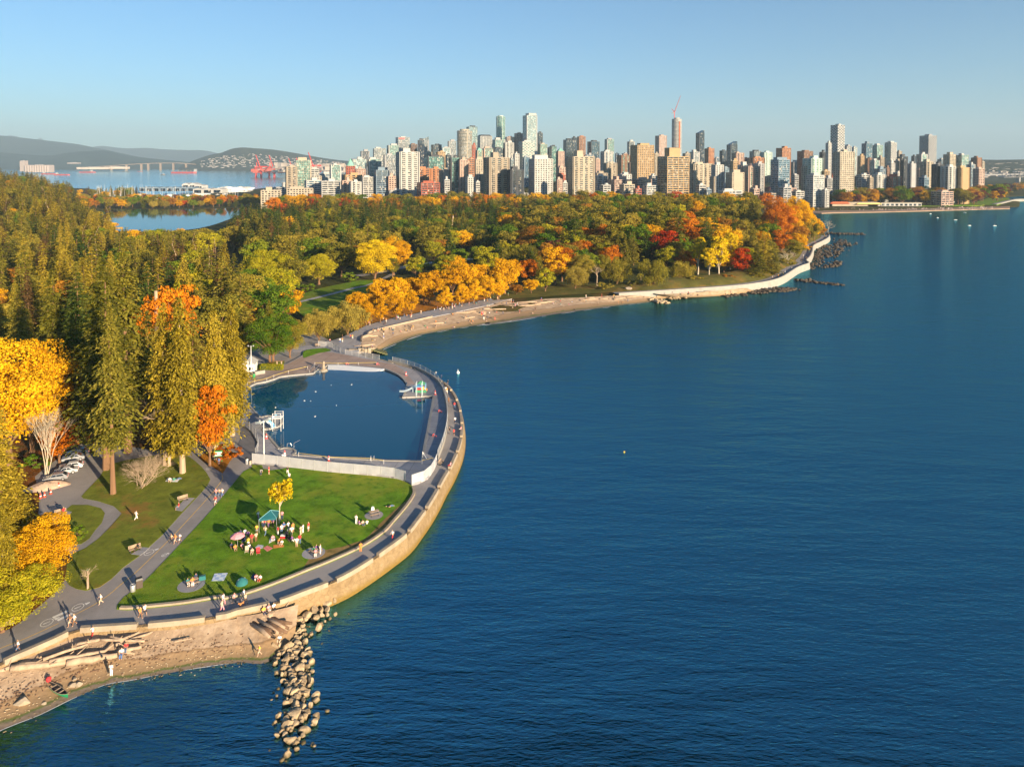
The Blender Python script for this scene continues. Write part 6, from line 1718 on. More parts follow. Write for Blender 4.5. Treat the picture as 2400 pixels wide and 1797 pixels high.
def ship(px0, px1, pyw, dist, hullm, label, bridge=0.9, house=True):
 a = gp(px0, pyw, 2.8); b = gp(px1, pyw, 2.8)
 k = dist / a[1]
 L = (b[0] - a[0]) * k
 r = thing('cargo_ship', label, 'ship', ((a[0] + b[0]) / 2 * k, dist, 2.8))
 hh = L * 0.06
 mb = MB()
 bw = L * 0.14
 pts = [(-L / 2, -bw * .6), (L * .4, -bw * .6), (L / 2, 0), (L * .4, bw * .6), (-L / 2, bw * .6)]
 mb.prism(pts, -1, hh)
 mb.build('hull', hullm, r)
 if house:
  MB().box((-L * 0.5 + L * (1 - bridge) + L * 0.05, 0, hh + L * 0.045), (L * 0.08, bw, L * 0.09)).box((-L * 0.5 + L * (1 - bridge) + L * 0.05, 0, hh + L * 0.10), (L * 0.05, bw * 1.1, L * 0.02)).build('deckhouse', WM['white'], r)
  for q in range(4):
   x = -L * 0.25 + L * 0.17 * q
   MB().tube([(x, 0, hh), (x, 0, hh + L * 0.07)], L * 0.006, 5).tube([(x, 0, hh + L * 0.05), (x + L * 0.08, 0, hh + L * 0.08)], L * 0.003, 4).build('deck_crane', plain('deck_crane', (0.6, 0.4, 0.15), 0.6, 0.1), r)
 return r
M_HRED = plain('hull_red', (0.42, 0.05, 0.05), 0.6, 0.15, 0.02); M_HBLK = plain('hull_dark', (0.05, 0.04, 0.05), 0.6, 0.2, 0.02)
ship(403, 461, 400, 5200, M_HRED, 'red bulk carrier anchored in the inlet', .1); ship(128, 164, 405, 4300, M_HRED, 'red ship partly hidden behind the wooded point', .9); ship(98, 130, 402, 4700, M_HRED, 'red ship at the grain silos', .9); ship(187, 224, 399, 5600, M_HRED, 'red hulled ship moored at the far shed', .3); ship(322, 335, 396.5, 6200, M_HRED, 'small red ship under the bridge', .3); ship(286, 303, 396, 6300, M_HBLK, 'small dark ship by the far bridge', .6)
tb = thing('tug_boat', 'small white tug crossing the inlet', 'boat', gp(383, 411, 2.8))
MB().prism([(-14, -4), (10, -4), (15, 0), (10, 4), (-14, 4)], 0, 3).build('hull', M_HBLK, tb); MB().box((2, 0, 6), (9, 5, 6)).build('cabin', WM['white'], tb)
# far bridge over the narrows
def bridge(name, pts, dist, mat, label, piers, deckh=3.0, truss=False):
 P = [at_dist(x, y, dist) for x, y in pts]
 r = thing(name, label, 'bridge')
 W = 22
 mb = MB()
 Q = resample(P, 12.0)
 mb.loft([[(p[0], p[1], p[2]) for p in Q], [(p[0], p[1] + W, p[2]) for p in Q], [(p[0], p[1] + W, p[2] - deckh) for p in Q], [(p[0], p[1], p[2] - deckh) for p in Q], [(p[0], p[1], p[2]) for p in Q]])
 mb.build('deck', mat, r)
 for x in piers:
  y = np.interp(x, [p[0] for p in pts], [p[1] for p in pts])
  p = at_dist(x, y, dist)
  MB().box((p[0], p[1] + W / 2, (p[2] + 0) / 2 - 1), (dist * 0.0022, W * 0.8, p[2] + 1)).build('pier', mat, r)
 if truss:
  mb = MB()
  n = 12
  for k in range(n):
   xa = truss[0] + (truss[1] - truss[0]) * k / n
   xb = truss[0] + (truss[1] - truss[0]) * (k + 1) / n
   ya = np.interp((xa + xb) / 2, [p[0] for p in pts], [p[1] for p in pts])
   A, B, M = at_dist(xa, ya, dist), at_dist(xb, ya, dist), at_dist((xa + xb) / 2, ya + truss[2], dist)
   mb.tube([A, M, B], dist * 0.0005, 4)
   if k:
    mb.tube([pm, M], dist * 0.0005, 4)
   pm = M
  mb.build('truss', mat, r)
 return r
M_BRIDGE = plain('bridge_paint', (0.34, 0.24, 0.16), 0.7, 0.1, 0.01)
bridge('road_bridge', [(210, 392), (260, 388), (320, 384), (370, 382), (420, 382), (460, 385)], 7800, M_BRIDGE, 'long pale orange bridge over the far narrows', (260, 295, 330, 346, 375, 405, 435), 6.0)
bridge('road_bridge', [(2300, 409), (2400, 407), (2520, 406)], 2300, WM['grey'], 'grey steel truss bridge at the right of the city', (2392, 2305, 2450), 4.0, (2348, 2470, 8))
# red container cranes
def gantry(px, pyb, pyt, dist, label, lean=1):
 p = gp(px, pyb, 3.2)
 b = at_dist(px, pyb, dist); t = at_dist(px, pyt, dist)
 H = t[2] - 3.2
 r = thing('harbour_crane', label, 'crane', (b[0], dist, 3.2))
 M = plain('harbour_crane_red', (0.62, 0.05, 0.035), 0.6, 0.1, 0.01)
 s = H / 100
 hg = 45 * s
 mb = MB()
 for x in (-10, 10):
  for y in (-8, 8):
   mb.tube([(x * s * 1.2, y, 0), (x * s, y, hg)], 2.2 * s, 4)
 mb.box((0, 0, hg), (30 * s, 20, 4 * s)).box((0, 0, hg * 0.5), (24 * s, 18, 3 * s))
 mb.build('portal_leg', M, r)
 MB().tube([(-8 * s, 0, hg), (-8 * s * lean, 0, hg + 22 * s)], 2 * s, 4).build('mast', M, r)
 MB().tube([(6 * s, 0, hg), (-12 * s * lean, 0, 100 * s)], [2.6 * s, 1.6 * s], 4).build('boom', M, r)
 MB().box((22 * s, 0, hg + 2), (34 * s, 8, 5 * s)).build('rear_girder', M, r)
for px, pyb, pyt in ((606, 402, 363), (637, 401, 364), (682, 400, 371), (700, 400, 370), (730, 402, 357)):
 gantry(px, pyb, pyt, 3600, 'red container crane with raised boom on the harbour quay')
bx = []
M_CONT = plain('containers', (0.45, 0.09, 0.06), 0.7, 0.6, 0.02, world=True, col2=(0.35, 0.3, 0.28))
for q in range(90):
 bx.append((rh.uniform(596, 760), rh.uniform(394, 404), rh.uniform(3550, 3750), rh.uniform(12, 40), 10, rh.uniform(5, 14), 0.1))
houses('container_stacks', bx, M_CONT, 'stacks of red and grey containers under the harbour cranes', 'containers')
# marina: masts and boats
M_HULLW = plain('hull_white', (0.75, 0.75, 0.74), 0.4, 0.06, 0.1)
hullm = MB().prism([(-6, -1.7), (3.5, -1.7), (6.5, 0), (3.5, 1.7), (-6, 1.7)], -0.3, 1.2, 1.04).mesh('hull')
mastm = MB().tube([(0, 0, 1), (0, 0, 16)], [0.12, 0.07], 5).tube([(0, 0, 2.4), (-5, 0, 2.4)], 0.1, 4).mesh('mast')
cabm = MB().box((-1, 0, 1.6), (5, 2.2, 1.1), 0, 0.85).mesh('cabin')
rm = random.Random(9)
def sailboat(x, y, z, rz, label, group, s=1.0, name='sailing_boat'):
 r = thing(name, label, 'boat', (x, y, z), rz, group, s)
 obj('hull', hullm, M_HULLW, r); obj('cabin', cabm, WM['white'], r)
 if name == 'sailing_boat':
  obj('mast', mastm, M_WHITE, r)
 return r
for q in range(120):
 px = rm.uniform(225, 560)
 py = rm.uniform(455, 468)
 if 430 < px < 520 and py > 460:
  continue
 p = gp(px, py, 2.8)
 sailboat(p[0], p[1], 2.8, rm.uniform(-.3, .3) + (1.57 if rm.random() < .5 else 0), 'white sailing boat moored in the marina', 'boats moored in the marina', rm.uniform(.9, 1.5))
pier = thing('marina_pier', 'long pale covered pier of the marina', 'pier')
a = gp(222, 457, 4); b = gp(330, 454, 4)
MB().loft([[(a[0], a[1], 6), (b[0], b[1], 6)], [(a[0], a[1] + 8, 6), (b[0], b[1] + 8, 6)], [(a[0], a[1] + 8, 2.8), (b[0], b[1] + 8, 2.8)], [(a[0], a[1], 2.8), (b[0], b[1], 2.8)], [(a[0], a[1], 6), (b[0], b[1], 6)]]).build('deck', WM['cream'], pier)
def shed(px0, px1, pyt, dist, h, wall, label, rooft='gable'):
 a = at_dist(px0, pyt, dist); b = at_dist(px1, pyt, dist)
 w = b[0] - a[0]
 z0 = a[2] - h
 r = thing('boat_shed', label, 'building', ((a[0] + b[0]) / 2, dist, z0))
 MB().box((0, 15, h * .4), (w, 30, h * .8)).build('wall', WM[wall], r)
 n = max(1, int(w / 14))
 mb = MB()
 for k in range(n):
  x0, x1 = -w / 2 + w * k / n, -w / 2 + w * (k + 1) / n
  xm = (x0 + x1) / 2
  i = len(mb.v)
  mb.v += [(x0, 0, h * .8), (x1, 0, h * .8), (xm, 0, h), (x0, 30, h * .8), (x1, 30, h * .8), (xm, 30, h)]
  mb.f += [(i, i + 1, i + 2), (i, i + 2, i + 5, i + 3), (i + 1, i + 4, i + 5, i + 2), (i + 3, i + 5, i + 4)]
  MB().box((xm, -0.2, h * .35), ((x1 - x0) * .7, 0.3, h * .6)).build('door', GL['navy'], r)
 mb.build('roof', WM['blueg'] if wall != 'white' else WM['white'], r)
shed(452, 520, 441.5, 1330, 9, 'white', 'blue grey boat sheds of the marina'); shed(325, 455, 438.5, 1500, 9, 'blueg', 'long row of blue roofed boat sheds'); shed(426, 460, 429, 1700, 16, 'white', 'white roofed rowing club building on the marina island'); shed(455, 475, 433, 1650, 10, 'white', 'small white shed on the marina island')
for q in range(26):
 px = rm.uniform(520, 600); py = rm.uniform(440, 452)
 p = gp(px, py, 2.8)
 sailboat(p[0], p[1], 2.8, rm.uniform(-.4, .4), 'white motor cruiser moored off the marina island', 'motor cruisers off the marina', rm.uniform(1.4, 2.2), 'motor_boat')
# city beach front: buildings, sand, crowd, grass, jetty
cb = [gp(*p, 1.4) for p in (ZE(-120, 1078), ZE(0, 1072), ZE(500, 1064), ZE(1000, 1052), ZE(1700, 1032), ZE(2050, 1024), ZE(2050, 990), ZE(1700, 992), ZE(1000, 1000), ZE(500, 1002), ZE(0, 1010), ZE(-150, 1010), ZE(-320, 1035), ZE(-300, 1070))]
structure(sheet('city_beach', cb, 1.4, m_layers('city_sand', [(0.1, 0.8, 1.2, (0.30, 0.20, 0.14)), (0.05, 0.5, 0.7, (0.22, 0.15, 0.11))], 0.9, 0.05, 1.0), 1.6), 'brown sandy city beach below the towers', 'beach')
gb = [gp(*p, 3.4) for p in (ZE(1000, 1000), ZE(1700, 992), ZE(1760, 985), ZE(1900, 990), ZE(2050, 930), ZE(2040, 905), ZE(1800, 905), ZE(1650, 955), ZE(1000, 962))]
structure(sheet('city_lawn', gb, 3.4, M_LAWN, 2.2), 'green lawn behind the city beach', 'lawn')
jt = resample(smooth([gp(*p, 4.5) for p in (ZE(1895, 975), ZE(1980, 955), ZE(2060, 935), ZE(2130, 920), ZE(2260, 915))], step=6), 8.0)
jo = thing('jetty', 'curved pale jetty beyond the city beach', 'jetty')
MB().loft([setz(jt, 4.5), setz(offset_line(jt, 6), 4.5), setz(offset_line(jt, 6), 0), setz(jt, -0.5), setz(jt, 4.5)]).build('deck', M_WHITECONC, jo)
bh = thing('bath_house', 'long low white bath house behind the city beach', 'building', gp(*ZE(800, 1000), 3.4))
MB().box((0, 6, 2.5), (62, 12, 5)).build('wall', WM['white'], bh); MB().box((0, 6, 5.2), (64, 13, 0.5)).build('roof', WM['cream'], bh)
for q in range(9):
 MB().box((-28 + 7 * q, -0.1, 2.2), (4, 0.3, 3)).build('window', GL['dark'], bh)
bh = thing('bath_house', 'small white bath house with arches on the city beach', 'building', gp(*ZE(530, 1000), 3.4))
MB().box((0, 6, 2.5), (30, 10, 5)).build('wall', WM['white'], bh); MB().box((0, 6, 5.2), (32, 11, 0.5)).build('roof', WM['cream'], bh)
ct = thing('beach_restaurant', 'beach restaurant with orange and yellow awnings', 'building', gp(*ZE(270, 1000), 3.4))
MB().box((0, 8, 3), (70, 14, 6)).build('wall', WM['cream'], ct); MB().prism([(-40, -2), (-8, -2), (-8, 10), (-40, 10)], 4, 6.5, 0.7).build('awning', plain('orange_awning', (0.6, 0.12, 0.04), 0.7, 0.1), ct); MB().prism([(0, -3), (40, -3), (40, 8), (0, 8)], 3, 5, 0.8).build('awning', plain('yellow_awning', (0.7, 0.5, 0.15), 0.7, 0.1), ct)
mb = MB()
for q in range(420):
 px = rh.uniform(1900, 2330); py = rh.uniform(485, 492.5)
 p = gp(px, py, 1.45)
 s = rh.choice((0.6, 1.0, 1.6))
 mb.box((p[0], p[1], 1.4 + s / 2), (0.6 * rh.uniform(.8, 2), 0.6, s), rh.uniform(0, 3))
tag(mb.build('beach_crowd', plain('crowd_clothes', (0.55, 0.42, 0.38), 0.8, 0.8, 0.4, world=True, col2=(0.08, 0.08, 0.12))), 'far crowd of people and logs on the city beach', 'crowd', kind='stuff')
for px, py, lab in ((*ZE(1530, 1075), 'small motor boat close to the city beach'), (*ZE(1218, 1135), 'white dinghy floating off the city beach'), (*ZE(1135, 1090), 'white buoy boat near the city beach sand'), (*ZE(1585, 1225), 'lone white boat in the bay'), (*ZE(1876, 1228), 'lone sailing dinghy in the bay'), (*ZE(1425, 1160), 'grey rowing boat off the city beach')):
 p = gp(px, py, 0)
 sailboat(p[0], p[1], 0.1, rm.uniform(-1, 1), lab, None, .3, 'sailing_boat' if 'sailing' in lab else 'motor_boat')
# ------------------------------------------------------------------ people
def posed(name, J, seed=0):
 """one continuous body grown over a skeleton; returns body, shirt, trousers and hair meshes"""
 names = list(J['pts'])
 me = bpy.data.meshes.new(name)
 bones = J['bones']
 me.from_pydata([J['pts'][n][0] for n in names], [(names.index(a), names.index(b)) for a, b, _ in bones], [])
 ob = bpy.data.objects.new(name, me)
 COL.objects.link(ob)
 md = ob.modifiers.new('skin', 'SKIN')
 md.use_smooth_shade = True
 for i, n in enumerate(names):
  sv = me.skin_vertices[0].data[i]
  r = J['pts'][n][1]
  sv.radius = r if hasattr(r, '__len__') else (r, r)
  sv.use_root = n == 'pelvis'
 sb = ob.modifiers.new('sub', 'SUBSURF')
 sb.levels = 1
 sb.render_levels = 1
 dg = bpy.context.evaluated_depsgraph_get()
 ev = ob.evaluated_get(dg)
 body = bpy.data.meshes.new_from_object(ev)
 body.name = name
 bpy.data.objects.remove(ob)
 bpy.data.meshes.remove(me)
 co = np.empty(len(body.vertices) * 3, np.float32)
 body.vertices.foreach_get('co', co)
 co = co.reshape(-1, 3)
 nr = np.empty(len(body.vertices) * 3, np.float32)
 body.vertices.foreach_get('normal', nr)
 nr = nr.reshape(-1, 3)
 best = np.full(len(co), 1e9)
 lab = np.zeros(len(co), int)
 for k, (a, b, part) in enumerate(bones):
  A, B = np.array(J['pts'][a][0]), np.array(J['pts'][b][0])
  d = B - A
  t = np.clip(((co - A) @ d) / (d @ d), 0, 1)
  ds = np.linalg.norm(co - A - t[:, None] * d, axis=1)
  m = ds < best
  best[m] = ds[m]
  lab[m] = {'torso': 0, 'arm': 1, 'fore': 2, 'leg': 3, 'shin': 4, 'foot': 5, 'head': 6}[part]
 def sub(nm, mask, off):
  idx = {}
  V, Fc = [], []
  for p in body.polygons:
   if all(mask[v] for v in p.vertices):
    for v in p.vertices:
     if v not in idx:
      idx[v] = len(V)
      V.append(tuple(co[v] + nr[v] * off))
    Fc.append([idx[v] for v in p.vertices])
  m = bpy.data.meshes.new(nm)
  m.from_pydata(V, [], Fc)
  m.shade_smooth()
  return m
 hc = np.array(J['pts']['head'][0])
 back = np.array(J.get('back', (0, 1, 0)), float)
 rel = (co - hc)
 hair = (lab == 6) & ((rel @ back) + rel[:, 2] * 0.9 > 0.0)
 return {'body': body, 'shirt': sub('shirt', (lab == 0) | (lab == 1), 0.016), 'trousers': sub('trousers', (lab == 3) | (lab == 4) | ((lab == 0) & (co[:, 2] < J['pts']['pelvis'][0][2] + 0.02) & (J.get('upright', 1) > 0)), 0.02),
   'shorts': sub('shorts', (lab == 3), 0.025), 'hair': sub('hair', hair, 0.02)}
def skel(pel, chest, neck, head, sh, el, wr, hp, kn, an, toe, back=(0, 1, 0), upright=1):
 P = {'pelvis': (pel, (.135, .105)), 'chest': (chest, (.165, .115)), 'neck': (neck, .058), 'head': (head, (.085, .1)), 'crown': ((head[0], head[1], head[2] + 0.09) if upright else (head[0] - 0.09, head[1], head[2]), .065)}
 B = [('pelvis', 'chest', 'torso'), ('chest', 'neck', 'torso'), ('neck', 'head', 'head'), ('head', 'crown', 'head')]
 for s, n in ((0, 'l'), (1, 'r')):
  P['sh' + n] = (sh[s], .065); P['el' + n] = (el[s], .046); P['wr' + n] = (wr[s], .033)
  h = Vector(wr[s]) + (Vector(wr[s]) - Vector(el[s])).normalized() * 0.12
  P['ha' + n] = (tuple(h), (.042, .02))
  th = Vector(wr[s]) + (Vector(wr[s]) - Vector(el[s])).normalized() * 0.07 + Vector((0, -0.05, 0))
  P['th' + n] = (tuple(th), .014)
  P['hp' + n] = (hp[s], .095); P['kn' + n] = (kn[s], .062); P['an' + n] = (an[s], .042); P['to' + n] = (toe[s], (.042, .03))
  B += [('chest', 'sh' + n, 'torso'), ('sh' + n, 'el' + n, 'arm'), ('el' + n, 'wr' + n, 'fore'), ('wr' + n, 'ha' + n, 'fore'), ('wr' + n, 'th' + n, 'fore'), ('pelvis', 'hp' + n, 'torso'), ('hp' + n, 'kn' + n, 'leg'), ('kn' + n, 'an' + n, 'shin'), ('an' + n, 'to' + n, 'foot')]
 return {'pts': P, 'bones': B, 'back': back, 'upright': upright}
# all face -Y
POSE = {
 'stand': skel((0, 0, .95), (0, .01, 1.28), (0, .01, 1.48), (0, -.01, 1.61), ((.19, 0, 1.42), (-.19, 0, 1.42)), ((.24, .03, 1.14), (-.24, .03, 1.14)), ((.24, -.06, .90), (-.25, -.05, .90)), ((.1, 0, .88), (-.1, 0, .88)), ((.11, -.02, .50), (-.11, -.02, .50)), ((.12, .02, .07), (-.12, .02, .07)), ((.13, -.14, .035), (-.13, -.14, .035))),
 'walk': skel((0, 0, .94), (0, -.02, 1.27), (0, -.02, 1.47), (0, -.05, 1.60), ((.19, 0, 1.41), (-.19, 0, 1.41)), ((.24, .14, 1.17), (-.24, -.08, 1.15)), ((.22, .06, .93), (-.22, -.28, 1.02)), ((.1, 0, .87), (-.1, 0, .87)), ((.11, -.2, .52), (-.11, .04, .49)), ((.11, -.24, .09), (-.11, .36, .17)), ((.12, -.39, .06), (-.12, .28, .04))),
 'sit': skel((0, 0, .13), (0, .08, .45), (0, .08, .65), (0, .03, .78), ((.19, .07, .58), (-.19, .07, .58)), ((.25, -.02, .34), (-.25, -.02, .34)), ((.18, -.22, .30), (-.18, -.22, .30)), ((.1, -.02, .12), (-.1, -.02, .12)), ((.2, -.36, .34), (-.2, -.36, .34)), ((.14, -.62, .07), (-.14, -.62, .07)), ((.14, -.77, .04), (-.14, -.77, .04))),
 'bench': skel((0, 0, .54), (0, .06, .86), (0, .06, 1.06), (0, .02, 1.19), ((.19, .05, .99), (-.19, .05, .99)), ((.25, -.04, .74), (-.25, -.04, .74)), ((.17, -.26, .66), (-.17, -.26, .66)), ((.1, -.02, .52), (-.1, -.02, .52)), ((.12, -.44, .50), (-.12, -.44, .50)), ((.12, -.46, .08), (-.12, -.46, .08)), ((.13, -.61, .04), (-.13, -.61, .04))),
 'lie': skel((0, 0, .13), (-.34, .02, .16), (-.54, .02, .18), (-.67, 0, .20), ((-.47, .18, .15), (-.47, -.18, .15)), ((-.22, .28, .12), (-.22, -.30, .12)), ((.0, .30, .08), (-.0, -.28, .08)), ((.08, .1, .12), (.08, -.1, .12)), ((.46, .12, .26), (.48, -.12, .14)), ((.84, .13, .09), (.9, -.12, .09)), ((.95, .14, .16), (1.0, -.13, .18)), (0, 0, 1), 0),
 'bend': skel((0, .1, .92), (0, -.18, 1.16), (0, -.30, 1.26), (0, -.42, 1.30), ((.19, -.24, 1.22), (-.19, -.24, 1.22)), ((.22, -.30, .95), (-.22, -.30, .95)), ((.14, -.46, .80), (-.14, -.46, .80)), ((.1, .1, .86), (-.1, .1, .86)), ((.12, .02, .48), (-.12, .02, .48)), ((.12, .06, .07), (-.12, .06, .07)), ((.13, -.1, .035), (-.13, -.1, .035))),
}
PM = {k: posed('person', v) for k, v in POSE.items()}
CL = {'white': (.78, .76, .72), 'black': (.02, .02, .025), 'blue': (.06, .14, .36), 'denim': (.10, .16, .27), 'red': (.55, .035, .04), 'pink': (.68, .30, .34), 'orange': (.66, .24, .05), 'yellow': (.72, .45, .06), 'green': (.06, .26, .14), 'grey': (.30, .30, .32), 'beige': (.56, .43, .30), 'brown': (.20, .10, .05), 'teal': (.02, .15, .16), 'navy': (.025, .04, .10), 'purple': (.22, .10, .30)}
CM = {k: plain('cloth_' + k, v, .9, .15, 4.0) for k, v in CL.items()}
SKINS = [plain('skin_a', (.60, .36, .25), .6, .08, 3.0), plain('skin_b', (.45, .25, .16), .6, .08, 3.0), plain('skin_c', (.26, .13, .08), .6, .08, 3.0)]
HAIRS = [plain('hair_dark', (.02, .014, .01), .6, .2, 5.0), plain('hair_brown', (.09, .05, .025), .6, .2, 5.0), plain('hair_blond', (.42, .28, .12), .6, .2, 5.0)]
rp = random.Random(21)
def person(x, y, z, pose, face, top, bot, label, group=None, shorts=None, s=None):
 P = PM[pose]
 body = obj('person', P['body'], rp.choice(SKINS))
 body.location = (x, y, z)
 body.rotation_euler = (0, 0, math.radians(face))
 body.scale = ((s or rp.uniform(.94, 1.06)),) * 3
 tag(body, label, 'person', group)
 obj('shirt', P['shirt'], CM[top], body)
 sh = rp.random() < .3 if shorts is None else shorts
 obj('shorts' if sh else 'trousers', P['shorts' if sh else 'trousers'], CM[bot], body)
 obj('hair', P['hair'], rp.choice(HAIRS), body)
 return body
def ppl(zf, x, y, pose, face, top, bot, label, z=3.0, **kw):
 p = gp(*zf(x, y), z)
 return person(p[0], p[1], z + 0.01, pose, face, top, bot, label, **kw)
LZ = 3.06
